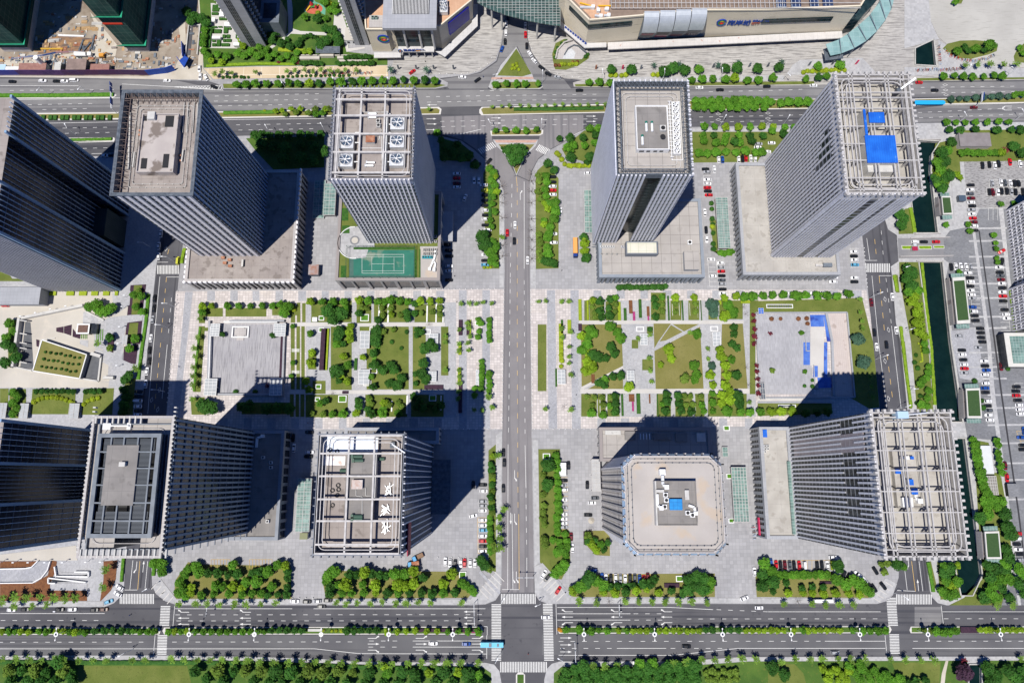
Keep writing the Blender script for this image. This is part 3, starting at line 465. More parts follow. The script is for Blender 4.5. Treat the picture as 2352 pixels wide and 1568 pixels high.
def corners(c,h):
 p=pts(c,h);xs=sorted(q[0]for q in p);ys=sorted(q[1]for q in p)
 return(xs[0]+xs[1])/2,(xs[2]+xs[3])/2,(ys[0]+ys[1])/2,(ys[2]+ys[3])/2
def fins(root,side,R4,n,w,d,z0,z1,m,skip=(),a=0.0,b=1.0,label=None,ztop=None):
 """n vertical fins along one side, each its own part sharing one mesh; a..b is the used share of the side"""
 x0,x1,y0,y1=R4;first={}
 for i in range(n):
  if i in skip:continue
  f=a+(b-a)*((i+.5)/n);zt=z1 if ztop is None else ztop(i)
  z_0=z0
  if isinstance(zt,tuple):z_0,zt=zt
  key=(z_0,zt)
  if key not in first:
   mb=MB()
   if side in 'SN':mb.box(-w/2,w/2,-d/2,d/2,z_0,zt)
   else:mb.box(-d/2,d/2,-w/2,w/2,z_0,zt)
   first[key]=mb.build('facade_fin',m,root);o=first[key]
  else:o=first[key].copy();COL.objects.link(o)
  if side=='S':p=(x0+(x1-x0)*f,y0-d/2,0)
  if side=='N':p=(x0+(x1-x0)*f,y1+d/2,0)
  if side=='E':p=(x1+d/2,y0+(y1-y0)*f,0)
  if side=='W':p=(x0-d/2,y0+(y1-y0)*f,0)
  o.location=Vector(p)-root.location
  if label:o['label']=label
def bandsz(root,side,R4,zs,w,d,m,name='floor_band'):
 x0,x1,y0,y1=R4;mb=MB()
 for z in zs:
  if side=='S':mb.box(x0,x1,y0-d,y0,z,z+w)
  if side=='E':mb.box(x1,x1+d,y0,y1,z,z+w)
  if side=='W':mb.box(x0-d,x0,y0,y1,z,z+w)
 part(name,mb,m,root)
def core(root,R4,z0,h,drop,wallm,roofm,t=.9,capm=None):
 """tower body: wall box, roof slab sunk by drop behind a parapet"""
 x0,x1,y0,y1=R4;mb=MB();mb.box(x0,x1,y0,y1,z0,h-drop)
 part('wall',mb,wallm,root)
 mb=MB();ring(mb,x0,x1,y0,y1,h-drop+.02,h,t);part('parapet',mb,capm or wallm,root)
 mb=MB();mb.box(x0+t+.01,x1-t-.01,y0+t+.01,y1-t-.01,h-drop+.01,h-drop+.06);part('roof',mb,roofm,root)
def podium(root,R4,h,wallm,roofm,cols=None,notch=True,t=1.1,drop=.9,winm='dark_window'):
 x0,x1,y0,y1=R4;mb=MB();mb.box(x0+.8,x1-.8,y0+.8,y1-.8,0,h-drop);part('podium_wall',mb,winm,root)
 mb=MB();ring(mb,x0,x1,y0,y1,h-2.6,h,t+.6)
 part('podium_parapet',mb,wallm,root)
 mb=MB();mb.box(x0+t+.62,x1-t-.62,y0+t+.62,y1-t-.62,h-drop+.01,h-drop+.05);part('podium_roof',mb,roofm,root)
 if cols:
  for side,L in(('S',x1-x0),('E',y1-y0),('W',y1-y0),('N',x1-x0)):
   n=max(2,round(L/cols));mb=MB()
   for i in range(n+1):
    f=i/n;wv=1.0 if i%2 else 1.7
    if side=='S':a=x0+wv/2+(x1-x0-wv)*f;mb.box(a-wv/2,a+wv/2,y0+.02,y0+.79,0,h-2.61)
    if side=='N':a=x0+wv/2+(x1-x0-wv)*f;mb.box(a-wv/2,a+wv/2,y1-.79,y1-.02,0,h-2.61)
    if side in 'EW' and 0<i<n:
     a=y0+(y1-y0)*f
     if side=='E':mb.box(x1-.79,x1-.02,a-wv/2,a+wv/2,0,h-2.61)
     else:mb.box(x0+.02,x0+.79,a-wv/2,a+wv/2,0,h-2.61)
   part('colonnade',mb,wallm,root)
def tooth(root,R4,z,step,w,d,m,sides='SENW'):
 """row of short projecting blocks along the roof edge (ends of the fins)"""
 x0,x1,y0,y1=R4;mb=MB()
 for side in sides:
  L=(x1-x0)if side in 'SN' else(y1-y0);n=int(L/step)
  for i in range(n+1):
   f=L*i/n
   if side=='S':mb.box(x0+f-w/2,x0+f+w/2,y0-d,y0+.3,z-1.6,z+.25)
   if side=='N':mb.box(x0+f-w/2,x0+f+w/2,y1-.3,y1+d,z-1.6,z+.25)
   if side=='E':mb.box(x1-.3,x1+d,y0+f-w/2,y0+f+w/2,z-1.6,z+.26)
   if side=='W':mb.box(x0-d,x0+.3,y0+f-w/2,y0+f+w/2,z-1.6,z+.26)
 part('parapet_crenellation',mb,m,root)
def rails(root,R4,z,inset,gap,m,r=2.2,w=.28,post=True,both=True):
 """rounded window-cleaning track on the roof"""
 x0,x1,y0,y1=R4;mb=MB()
 for k in range(2 if both else 1):
  q=inset+gap*k;a,b,c,d=x0+q,x1-q,y0+q,y1-q;rr=r
  P=[]
  for cx,cy,a0 in((b-rr,c+rr,-90),(b-rr,d-rr,0),(a+rr,d-rr,90),(a+rr,c+rr,180)):
   P+=[(cx+rr*math.cos(R(a0+t)),cy+rr*math.sin(R(a0+t)),z)for t in(0,30,60,90)]
  mb.path(P+[P[0]],w,.2)
  if post:
   for i in range(len(P)):
    p=Vector(P[i]);q2=Vector(P[(i+1)%len(P)]);L=(q2-p).length;n=int(L/3)
    for j in range(n+1):
     e=p+(q2-p)*(j/max(1,n));mb.box(e.x-.2,e.x+.2,e.y-.2,e.y+.2,z-.6,z-.05)
 part('cleaning_track',mb,m,root)
def grid_frame(root,xs,ys,z,w,d,m,X,Y,cols=True,zc=None):
 """concrete or steel pergola: beams along y at xs and along x at ys, columns at the crossings"""
 for x in xs:
  mb=MB();mb.box(x-w/2,x+w/2,Y[0],Y[1],z-d,z);part('roof_beam',mb,m,root)
 for y in ys:
  mb=MB();mb.box(X[0],X[1],y-w/2,y+w/2,z-d+.04,z+.04);part('roof_beam',mb,m,root)
 if cols:
  me=MB().box(-w*.7,w*.7,-w*.7,w*.7,0,z-d-.01-zc).build('frame_column',m,link=False).data
  for x in xs:
   for y in ys:o=bpy.data.objects.new('frame_column',me);COL.objects.link(o);o.parent=root;o.location=Vector((x,y,zc))-root.location
def cooling_tower(x,y,z,s,label,rz=0):
 t=empty('cooling_tower',(x,y,z),rz)
 tag(t,label,'cooling tower','cooling towers on the tower roof')
 mb=MB();mb.box(-s/2,s/2,-s/2,s/2,.3,3.2);mb.box(-s/2+.3,s/2-.3,-s/2+.3,s/2-.3,0,.29);mb.build('casing','metal',t)
 mb=MB()
 for i in range(20):
  a,b=2*math.pi*i/20,2*math.pi*(i+1)/20;r0,r1=s*.44,s*.40
  mb.face([(r0*math.cos(a),r0*math.sin(a),3.21),(r0*math.cos(b),r0*math.sin(b),3.21),(r1*math.cos(b),r1*math.sin(b),4.3),(r1*math.cos(a),r1*math.sin(a),4.3)])
  mb.face([(r1*.93*math.cos(b),r1*.93*math.sin(b),3.25),(r1*.93*math.cos(a),r1*.93*math.sin(a),3.25),(r1*math.cos(a),r1*math.sin(a),4.3),(r1*math.cos(b),r1*math.sin(b),4.3)])
 mb.build('fan_ring','white',t)
 mb=MB();mb.cyl((0,0),s*.37,3.22,3.3,20);mb.build('fan_well',mat('well',(.05,.08,.13),.5),t)
 mb=MB();mb.cyl((0,0),.45,3.35,3.9,10)
 for i in range(6):
  a=R(60*i+15);c,q=math.cos(a),math.sin(a);r=s*.35
  mb.face([(.3*c,.3*q,3.6),(r*c+.2*q,r*q-.2*c,3.55),(r*c-.2*q,r*q+.2*c,3.75),(.3*c-.15*q,.3*q+.15*c,3.7)])
 mb.box(-s*.4,s*.4,-.12,.12,4.0,4.15);mb.build('fan','fan_blade',t)
 return t
def ac_unit(x,y,z,label,s=1.3,top='white',grp='air conditioning units on the roof'):
 t=empty('ac_unit',(x,y,z));tag(t,label,'air conditioner',grp)
 mb=MB();mb.box(-s/2,s/2,-s/2,s/2,.1,1.5);mb.build('casing',top,t)
 mb=MB();mb.cyl((0,0),s*.38,1.505,1.58,10);mb.build('fan','black',t)
 return t
def hut(name,label,cat,x0,x1,y0,y1,z,h,wallm,roofm,win=None):
 t=empty(name,((x0+x1)/2,(y0+y1)/2,z));tag(t,label,cat)
 mb=MB();mb.box(x0+.15,x1-.15,y0+.15,y1-.15,z,z+h);part('wall',mb,wallm,t)
 mb=MB();mb.box(x0,x1,y0,y1,z+h+.01,z+h+.25);part('roof',mb,roofm,t)
 if win:
  n=win
  for i in range(n):
   a=x0+(x1-x0)*(i+.5)/n;mb=MB();mb.box(a-.8,a+.8,y0+.05,y0+.16,z+h*.35,z+h*.75);part('window',mb,'dark_window',t)
 return t
def duct(ps,z,w,label,m='metal'):
 t=empty('air_duct',(*ps[0],z));tag(t,label,'duct');mb=MB();mb.path([(p[0],p[1],z+w/2+.3)for p in ps],w,w);part('duct',mb,m,t)
 mb=MB();a=ps[-1];mb.box(a[0]-w*.8,a[0]+w*.8,a[1]-w*.8,a[1]+w*.8,z,z+w*1.6+.3);part('fan_box',mb,'white',t);return t
def Z(f,n=1):return[4*i*n+f for i in range(1,int(96/(4*n)))]
def tower(label,c,h=100):
 R4=corners(c,h);t=empty('office_tower',((R4[0]+R4[1])/2,(R4[2]+R4[3])/2,0));tag(t,label,'office tower','office towers round the plaza');return t,R4
# ---- tower beside the far-left street, dirty brown roof with rusty edge scaffolds
t,Rb=tower('grey striped tower with stained brown roof beside the left street','280,207 465,206 445,448 251,451')
x0,x1,y0,y1=Rb;q=(x0+.9,x1-.9,y0+.9,y1-.9)
core(t,q,15,100,4.5,'glass_black','roof_a',.6,'steel_dark')
fins(t,'S',q,9,1.1,.5,15,99.5,'fin_white');fins(t,'S',q,18,.28,.45,15,99,'fin_grey',skip=range(0,18,19));fins(t,'E',q,21,.6,.8,15,99.5,'fin_shade_blue')
bandsz(t,'S',q,Z(0),.5,.12,'fin_dim');bandsz(t,'E',q,Z(0),.35,.1,'fin_shade_blue')
mb=MB();ring(mb,q[0]-.95,q[1]+.95,q[2]-.95,q[3]+.95,99.6,100.0,.9);part('edge_cap',mb,'steel_dark',t)
mb=MB();ring(mb,x0+1.5,x1-1.5,y0+1.5,y1-1.5,95.56,96.6,.5);
for i in range(17):
 yy=y0+2.2+i*2.7
 if yy<y1-2:mb.bar((x0+.6,yy,99.6),(x0+4.4,yy,95.6),.22);mb.bar((x0+.8,yy,99.7),(x0+4.2,yy,99.7),.2);mb.bar((x1-1.0,yy,99.2),(x1-2.8,yy,95.6),.2)
for i in range(13):
 xx=x0+2.2+i*2.7
 if xx<x1-2:mb.bar((xx,y1-.6,99.6),(xx,y1-4.4,95.6),.22);mb.bar((xx,y1-.8,99.7),(xx,y1-4.2,99.7),.2);mb.bar((xx,y0+1.0,99.2),(xx,y0+2.2,95.6),.2)
mb.box(x0+4.1,x0+4.4,y0+1,y1-1,99.5,99.75);mb.box(x0+1,x1-1,y1-4.4,y1-4.1,99.5,99.76)
part('edge_scaffold',mb,mat('scaffold',(.10,.08,.075),.8,(.17,.13,.115),1),t)
rails(t,(x0,x1,y0,y1),96.1,5.6,1.6,'concrete',1.0,.12)
A=at(328,262,99);B=at(398,396,99);mb=MB();mb.box(A[0],B[0],B[1],A[1],95.57,98.6);ring(mb,A[0],B[0],B[1],A[1],98.61,99.4,.4);part('penthouse',mb,mat('penthouse',(.38,.34,.32),.9,(.44,.40,.37),.15,7,spots=(.16,.56,(.16,.13,.11),.9)),t)
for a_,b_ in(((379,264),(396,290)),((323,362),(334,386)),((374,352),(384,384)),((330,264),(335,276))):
 A=at(*a_,99.4);B=at(*b_,99.4);mb=MB();mb.box(A[0],B[0],B[1],A[1],98.61,98.7);part('recess_shade',mb,'black',t)  # thin black slabs paint the shade inside recesses, nothing is cut out
mb=MB();A=at(341,258,99.5);B=at(356,275,99.5);mb.box(A[0],B[0],B[1],A[1],98.61,100.2);part('stair_head',mb,'concrete',t)
for vv in(288,328,368):
 c=at(402,vv,97);mb=MB();mb.box(c[0]-.5,c[0]+.5,c[1]-1.2,c[1]+1.2,95.57,98);part('roof_vent',mb,'concrete',t)
for u,v in((322,300),(321,310),(413,357),(415,369)):
 c=at(u,v,96);mb=MB();mb.box(c[0]-.6,c[0]+.6,c[1]-.4,c[1]+.4,95.57,96.3);part('vent_box',mb,'rust',t)
mb=MB()
for u in(424,433,447,455):a=at(u,236,96);b=at(u-4,305,96);mb.bar((*a,96),(*b,96),.25,.6)
for u,v,v2 in((300,260,390),(310,350,385),(422,345,372)):a=at(u,v,96);b=at(u-4,v2,96);mb.bar((*a,96.1),(*b,96.1),.5,1)
part('roof_pipe',mb,'concrete',t)
P4=(-181.2,-120.9,105.6,172);podium(t,P4,16,'stone_beige','roof_a',3.4);tooth(t,P4,15.9,2.8,1.6,.5,'fin_white','SEW')
for i,(u,v)in enumerate(((514,593),(529,598),(518,605),(530,612))):
 c=at(u,v,15.2);o=hut('vent_box','rusty red vent box on the low roof, %s of four from the left'%ORD[(0,2,1,3)[i]],'vent',c[0]-1,c[0]+1,c[1]-.7,c[1]+.7,15.15,1.2,'rust','rust')
c=at(559,606,15.2);hut('roof_pipe_stack','upright dark pipe casing on the low brown roof','vent',c[0]-.5,c[0]+.5,c[1]-2,c[1]+2,15.15,1.4,'black','concrete')
# ---- tower with five white cooling towers, tennis court on its podium
t,Rc=tower('dark tower with white roof beams and five cooling towers beside a tennis court','763,198 955,195 950.5,416 753,417');TC=t
x0,x1,y0,y1=Rc;q=(x0+1,x1-1,y0+1,y1-1)
core(t,q,17,100,5,'glass_green','roof_a',.6,'fin_grey')
fins(t,'S',q,18,.6,.6,17,100.4,'fin_white');fins(t,'E',q,30,.35,.7,17,99.6,'fin_grey');fins(t,'W',q,22,.4,.9,17,99.6,'fin_dim')
bandsz(t,'S',q,[3.6*i+18 for i in range(22)],.35,.5,'fin_dim');bandsz(t,'E',q,[3.6*i+18 for i in range(22)],.3,.2,'fin_shade_blue')
tooth(t,q,100,1.9,.4,.9,'fin_dim','NWE')
bx=[at(u,400,100)[0]for u in(770,822,878,944)];by=[at(800,v,100)[1]for v in(204,228,265,307,349,396)]
grid_frame(t,bx,by,100,.75,.9,'beam',(x0+1.7,x1-1.7),(y0+1.7,y1-1.7),True,95.1)
rails(t,(x0,x1,y0,y1),99.9,2.6,1.5,'beam',2.4,.3,False)
A=at(828,258,98);B=at(883,400,98);mb=MB();mb.box(A[0],B[0],B[1],A[1],95.07,98);part('penthouse',mb,'roof_a',t)
mb=MB();mb.box(B[0]+.02,B[0]+.5,B[1],A[1],95.07,99);part('screen_wall',mb,'white',t)
mb=MB();ring(mb,A[0]+.1,B[0]-.1,B[1]+.1,A[1]-.1,98.01,98.5,.3);part('penthouse_kerb',mb,'concrete',t)
for i,(u,v)in enumerate(((913,279),(912,320),(911,362),(796,322),(794,364))):
 c=at(u,v+4,98);cooling_tower(c[0],c[1],95.1,6.3,('white cooling tower, top of the three right of the raised roof','white cooling tower, middle of the three right of the raised roof','white cooling tower, bottom of the three right of the raised roof','white cooling tower, upper of the two left of the raised roof','white cooling tower, lower of the two left of the raised roof')[i])
c=at(851,321,99.5);o=hut('roof_hatch','rust red roof housing in the middle of the cooling tower roof','roof housing',c[0]-2,c[0]+2,c[1]-1.6,c[1]+1.6,98.02,2,'concrete','rust')
for i,(u,v)in enumerate(((857,262),(857,270),(853,374),(850,381))):
 c=at(u,v,98.5);tt=empty('air_duct',(c[0],c[1],98.02));tag(tt,'white round duct on the raised roof, %s from the top'%ORD[i],'duct','white ducts on the raised roof');mb=MB();mb.tube((-1.8,0,.7),(1.5,0,.7),.5,8);mb.box(-2.3,-1.7,-.6,.6,0,1.2);mb.build('duct','metal',tt)
for i,(u,v)in enumerate(((869,280),(870,290))):c=at(u,v,98.5);ac_unit(c[0],c[1],98.02,'cream air conditioner beside the white ducts, %s one'%('upper','lower')[i],1.7,'concrete')
mb=MB()
for a,b in(((872,270),(876,300)),((876,300),(870,322)),((828,340),(876,340)),((875,285),(878,390))):mb.bar((*at(*a,98.5),98.3),(*at(*b,98.5),98.3),.18)
for u,v in((886,262),(886,286),(886,305),(886,330),(886,348),(885,372),(817,305),(817,328),(815,350),(815,372)):p=at(u,v,97);mb.bar((p[0]-.3,p[1],97),(p[0]+2.2,p[1],97),.4)
part('pipework',mb,'white',t)
P4=corners('774,470 1012,470 1012,643 774,644.5',18);P4=(P4[0],P4[1],P4[2],158.0)
podium(t,P4,18,'stone_beige','lawn',8.4,t=1.0)
z=17.2
def flat(nm,polys,m,parent,zz):
 mb=MB()
 for i,p in enumerate(polys):mb.cap(p,zz+.004*i)
 return part(nm,mb,m,parent)
flat('roof_terrace',[rect(965,566,1006,641,z),rect(800,520,860,567,z)],'path',t,z+.01)
flat('roof_terrace',[rect(965,568,1005,640,z)],'roof_c',t,z+.03)
flat('court_apron',[rect(802,574,957,638,z)],mat('court_apron',(.05,.12,.10),.9,(.08,.14,.12),.3,5),t,z+.02)
flat('court_surface',[rect(812,574,951,633,z)],mat('tennis_green',(.022,.13,.095),.85,(.032,.165,.12),.15,5,spots=(.12,.58,(.22,.25,.19),.7)),t,z+.05)
mk=MK(z+.06)
def box_line(u0,v0,u1,v1,w=.14):
 A=[at(u0,v0,z),at(u1,v0,z),at(u1,v1,z),at(u0,v1,z)]
 for i in range(4):mk.seg(A[i],A[(i+1)%4],w)
box_line(831.5,584.5,927.5,627.5);
for a,b in(((831,590),(928,590)),((831,622),(928,622)),((854,590),(854,622)),((905,592),(905,622)),((880,584),(879,627)),((854,606),(905,606))):mk.seg(at(*a,z),at(*b,z),.11)
part('court_lines',mk.mb,'marking',t)
mb=MB();A=at(800,570,z);B=at(952,640,z)
for i in range(9):xx=A[0]+(B[0]-A[0])*i/8;mb.bar((xx,A[1],z),(xx,A[1],z+4.5),.14);mb.bar((xx,B[1],z),(xx,B[1],z+4.5),.14)
for zz in(z+2.2,z+4.5):mb.path([(A[0],A[1],zz),(B[0],A[1],zz),(B[0],B[1],zz),(A[0],B[1],zz),(A[0],A[1],zz)],.09)
for i in range(40):
 xx=A[0]+(B[0]-A[0])*i/40;mb.bar((xx,B[1],z),(xx,B[1],z+4.4),.035);mb.bar((xx,A[1],z),(xx,A[1],z+4.4),.035)
for i in range(16):
 yy=B[1]+(A[1]-B[1])*i/16;mb.bar((A[0],yy,z),(A[0],yy,z+4.4),.04);mb.bar((B[0],yy,z),(B[0],yy,z+4.4),.04)
part('court_fence',mb,mat('fence_green',(.02,.07,.055),.7),t)
c=at(815,552,z);mb=MB();n=32
outer=[(c[0]+9.2*math.cos(a),c[1]-1.5+9.2*math.sin(a))for a in[math.pi*(.5+i/n*1.05)for i in range(n+1)]]
flat('roof_terrace',[outer+[(c[0]+6.5,c[1]-10),(c[0]+11,c[1]+7)]],'sidewalk',t,z+.06)
flat('round_pattern',[[(c[0]+r_*math.cos(2*math.pi*i/24),c[1]+r_*math.sin(2*math.pi*i/24))for i in range(24)]for r_ in(2.7,)],'lot_paving',t,z+.09)
flat('round_pattern',[[(c[0]+r_*math.cos(2*math.pi*i/24),c[1]+r_*math.sin(2*math.pi*i/24))for i in range(24)]for r_ in(1.8,)],'beige_paving',t,z+.11)
mb=MB();mb.path([(p[0],p[1],z+.4)for p in outer],.4,.8);part('curved_wall',mb,'white',t)
flat('roof_planting',[rect(785,478,800,507,z),rect(786,518,803,536,z),rect(783,610,795,640,z),rect(952,572,957,640,z),rect(963,572,966,640,z),rect(812,568,953,573,z)],'leaf_dark_bed',t,z+.07)
k=0
for r_ in range(5):
 for i in range(4):
  if r_==4 and i>3:continue
  c=at(975+8.6*i if r_<4 else 973+6*i,(545,556,575,584,592)[r_],z);k+=1
  ac_unit(c[0],c[1],z+.1,'%s air conditioner, %s of four in the %s row beside the tennis court'%('teal' if r_ in(4,)else 'white',ORD[i],ORD[r_]),1.35,mat('teal',(.02,.35,.42),.5)if r_==4 else 'concrete','air conditioners beside the tennis court')
for k,(a,b,c_)in enumerate((((1000,576),(998,592),(987,618)),((996,600),(1000,606),(997,620)))):duct([at(*a,z+1),at(*b,z+1),at(*c_,z+1)],z+.05,1.0,('long','short')[k]+' white duct on the terrace beside the tennis court','white')
A=at(1022,487,6);B=at(1040,555,6);mb=MB();mb.box(A[0]-4,B[0],B[1],A[1],6,7);part('side_canopy',mb,'stone_grey',t)
# ---- narrow tower, roof with a row of eight fans
t,Rd=tower('tower with smooth grey left side and recessed glass strip above a podium','1405,184 1582,181 1596,404 1412,406')
x0,x1,y0,y1=Rd;q=(x0+.9,x1-.9,y0+.9,y1-.9);xa=x0+(x1-x0)*.395;xb=x0+(x1-x0)*.60
mb=MB();mb.prism([(q[0],q[2]),(xa,q[2]),(xa,q[2]+6),(xb,q[2]+6),(xb,q[2]),(q[1],q[2]),(q[1],q[3]),(q[0],q[3])],11,96);part('wall',mb,'glass_green',t)
mb=MB();ring(mb,q[0],q[1],q[2],q[3],96.02,100,.5);part('parapet',mb,'steel_dark',t)
mb=MB();mb.box(q[0]-.45,q[0]-.02,q[2]-.6,q[3],11,100.1);part('side_panel',mb,'panel_grey',t)
mb=MB();mb.box(q[0]+.52,q[1]-.52,q[2]+.52,q[3]-.52,96.03,96.1);part('roof',mb,'roof_b',t)
fins(t,'S',q,7,.85,.6,11,99.8,'fin_grey',a=0,b=.40);fins(t,'S',q,7,.85,.6,11,99.8,'fin_grey',a=.60,b=1.0)
fins(t,'E',q,26,.5,.9,11,99.6,'fin_grey')
bandsz(t,'S',(q[0],xa,q[2],q[3]),Z(0),.5,.4,'fin_dim');bandsz(t,'S',(xb,q[1],q[2],q[3]),Z(0),.5,.4,'fin_dim')
mb=MB()
for zz in(99.9,97.6):
 for ins in(1.1,3.4):ring(mb,x0+ins,x1-ins,y0+ins,y1-ins,zz-.25,zz,.3)
n=17
for i in range(n+1):
 f=i/n;yy=y0+2+(y1-y0-4)*f;xx=x0+2+(x1-x0-4)*f
 for X,s_ in((x0,1),(x1,-1)):mb.bar((X+s_*1.2,yy,99.75),(X+s_*3.5,yy,97.5),.2);mb.bar((X+s_*1.2,yy,99.8),(X+s_*3.5,yy+1.2,99.8),.18)
 for Y,s_ in((y0,1),(y1,-1)):mb.bar((xx,Y+s_*1.2,99.75),(xx,Y+s_*3.5,97.5),.2);mb.bar((xx,Y+s_*1.2,99.82),(xx+1.2,Y+s_*3.5,99.82),.18)
part('edge_truss',mb,'steel_dark',t);tooth(t,q,100,2.3,.5,.8,'fin_grey','NE')
rails(t,(x0,x1,y0,y1),96.8,5.0,1.6,'beam_grey',1.8,.3)
A=at(1459,243,99.5);B=at(1538,344,99.5);mb=MB();mb.box(A[0],B[0],B[1],A[1],96.12,99.4);part('penthouse',mb,'white',t)
mb=MB();mb.box(A[0]+.5,B[0]-.5,B[1]+.5,A[1]-.5,99.41,99.45);part('penthouse_roof',mb,'roof_e',t)
mb=MB();ring(mb,A[0]+.02,B[0]-.02,B[1]+.02,A[1]-.02,99.42,99.9,.3);part('penthouse_parapet',mb,'white',t)
for i,u in enumerate((1475,1489,1505,1519)):c=at(u,351,98);mb=MB();mb.box(c[0]-.8-(i==0)*.5,c[0]+.8,B[1]-.12,B[1]-.01,97.4,98.6);part('window',mb,'dark_window',t)
for i,(u,v)in enumerate(((1485,291),(1498,291),(1476,322))):
 c=at(u,v,100.3);tt=empty('air_duct',(c[0],c[1],99.46));tag(tt,'green capped white duct on the white penthouse, %s from the right'%ORD[2-i if i<2 else 2]if i<2 else 'green capped white duct on the white penthouse, lowest of three','duct','green capped ducts');mb=MB();mb.tube((0,-2.2,.6),(0,1.6,.6),.55,8);mb.build('duct','white',tt)
 mb=MB();mb.tube((0,1.61,.6),(0,2.6,.6),.6,8);mb.build('cap',mat('dgreen',(.02,.16,.12),.5),tt)
c=at(1522,296,100);ac_unit(c[0],c[1],99.46,'square beige unit on the white penthouse roof',2.6,'concrete')
c=at(1522,315,100.5);tt=empty('satellite_dish',(c[0],c[1],99.46));tag(tt,'dark round dish on the white penthouse roof','satellite dish');mb=MB();mb.cyl((0,0),.3,0,1,8);mb.build('stand','black',tt);mb=MB();mb.cyl((0,0),.4,1.01,1.5,14,1.2);mb.build('dish','black',tt)
for i in range(8):
 c=at(1552+i*.6,240+i*15,99);tt=empty('roof_fan',(c[0],c[1],96.1));tag(tt,'big white roof fan, %s from the top in the row of eight'%ORD[i],'fan','row of eight white fans')
 mb=MB();mb.box(-1.7,1.7,-1.45,1.45,.2,2.4);mb.build('casing','white',tt)
 mb=MB();mb.cyl((0,0),1.25,2.41,2.7,14);mb.build('fan_well','black',tt)
 mb=MB();
 for j in range(3):a=R(60*j+20*i+10);mb.bar((-1.3*math.cos(a),-1.3*math.sin(a),2.85),(1.3*math.cos(a),1.3*math.sin(a),2.85),.38,.1)
 mb.bar((-.6,-1.2,2.9),(1.3,.9,3.6),.45,.12);mb.build('fan','fan_blade',tt)
A=at(1541,234,98);B=at(1567,362,98);mb=MB();ring(mb,A[0]-.6,B[0]+.6,B[1]-.8,A[1]+.6,96.4,97.0,.25);mb.bar((A[0]-.9,B[1],98.4),(A[0]-.9,A[1],98.4),.3)
for i in range(16):yy=B[1]+(A[1]-B[1])*i/15;mb.bar((A[0]-1.6,yy,98.4),(A[0],yy,98.4),.2)
part('pipework',mb,'white',t)
P4=corners('1375,470 1614,470 1615.5,635 1371,638',12.5);P4=(P4[0]+.3,P4[1],P4[2],156.0)
podium(t,P4,12.5,mat('stone_blue',(.22,.25,.29),.6,(.26,.29,.33),.2,3),'roof_b',2.6)
A=at(1437,549,16);B=at(1511,584,16);mb=MB();mb.box(A[0],B[0],B[1],q[2]-1.2,11.7,16);ring(mb,A[0],B[0],B[1],q[2]-1.2,16.01,16.5,.6);part('recess_base',mb,mat('slate_wall',(.16,.18,.21),.6),t)
mb=MB();mb.box(A[0]+.62,B[0]-.62,B[1]+.62,q[2]-1.82,16.02,16.1);part('recess_roof',mb,mat('pale_roof',(.56,.54,.45),.9,(.62,.6,.52),.2,4,grid=(4.4,4.4,0,.15,(.36,.42,.28))),t)
c=at(1590,596,16);hut('stair_housing','grey stair housing on the corner of the podium roof','roof housing',c[0]-4.2,c[0]+4.0,c[1]-5.6,c[1]+5.4,11.7,3.6,'stone_grey','roof_b')
for i in range(8):c=at(1381+5.6*i+(14 if i>5 else 0),567.5,12);ac_unit(c[0],c[1],11.7,'small %s outdoor unit at the tower foot, %s from the left'%('white' if i<6 else 'dark',ORD[i]),1.1,'white' if i<6 else 'fin_grey','small outdoor units at the tower foot')
for i in range(4):c=at(1381+11.8*i,584,12);ac_unit(c[0],c[1],11.7,'small roof vent on the podium, %s of the row of four from the left'%ORD[i],.8,'concrete','roof vents on the podium')
c=at(1592,557,12.5);ac_unit(c[0]-2,c[1],11.7,'white machine beside the stair housing on the podium roof',2.4,'white')
# ---- big tower with grey pergola and blue sheds
def pergola_tower(label,c,wallm,droof,bxs,bys,wm='beam_grey',z0=12):
 bxs=sorted(bxs);
 t,q4=tower(label,c);x0,x1,y0,y1=q4;q=(x0+1.1,x1-1.1,y0+1.1,y1-1.1)
 core(t,q,z0,100,droof,wallm,'roof_d',.6,'beam_grey');tooth(t,q,100.1,2.6,1.0,1.1,'beam_grey')
 bxs=[b+e for b in bxs for e in(-.75,.75)]
 grid_frame(t,bxs,bys,100,.42,.8,wm,(x0+1.2,x1-1.2),(y0+1.2,y1-1.2),True,100-droof+.1)
 rails(t,q4,99.9,3.2,1.9,wm,3.4,.45,False);rails(t,q4,97.6,4.6,1.9,wm,3.0,.4,False,False)
 return t,q4,q
bx=[at(u,300,100)[0]for u in(1966,2006,2050,2086)];by=[at(2000,v,100)[1]for v in(182,212,224,249,290,330,368,408,436)]
t,Re,q=pergola_tower('grey finned tower with roof pergola and bright blue sheds','1913,166 2091,164 2129,447 1943,451','glass_grey',7,bx,by)
fins(t,'W',q,28,.8,.42,12,99.8,'fin_grey',ztop=lambda i:(12,68+2*(i-9))if i in(11,13,15,17)else(12,99.8));fins(t,'W',q,28,.8,.42,90,99.8,'fin_grey',skip=[i for i in range(28)if i not in(11,13,15,17)]);fins(t,'S',q,20,.8,.45,12,99.8,'fin_grey',skip=(8,9,14));fins(t,'W',q,1,1.6,.9,12,99.8,'fin_grey',a=0,b=.03);bandsz(t,'W',q,Z(0),.5,.12,'fin_dim');bandsz(t,'S',q,Z(0),.5,.12,'fin_dim')
def blue_shed(u0,v0,u1,v1,z,label):
 A=at(u0,v0,z);B=at(u1,v1,z);return hut('roof_shed',label,'shed',A[0],B[0],B[1],A[1],93.1,z-93.3,'concrete','blue_roof')
blue_shed(1982,251,1994,310,100.7,'narrow bright blue shed roof joining the two wider blue roofs');blue_shed(1994.5,258,2033,282,100.7,'bright blue shed roof, the smaller upper one under the pergola');blue_shed(1986,311,2063,374,100.9,'largest bright blue shed roof under the concrete pergola')
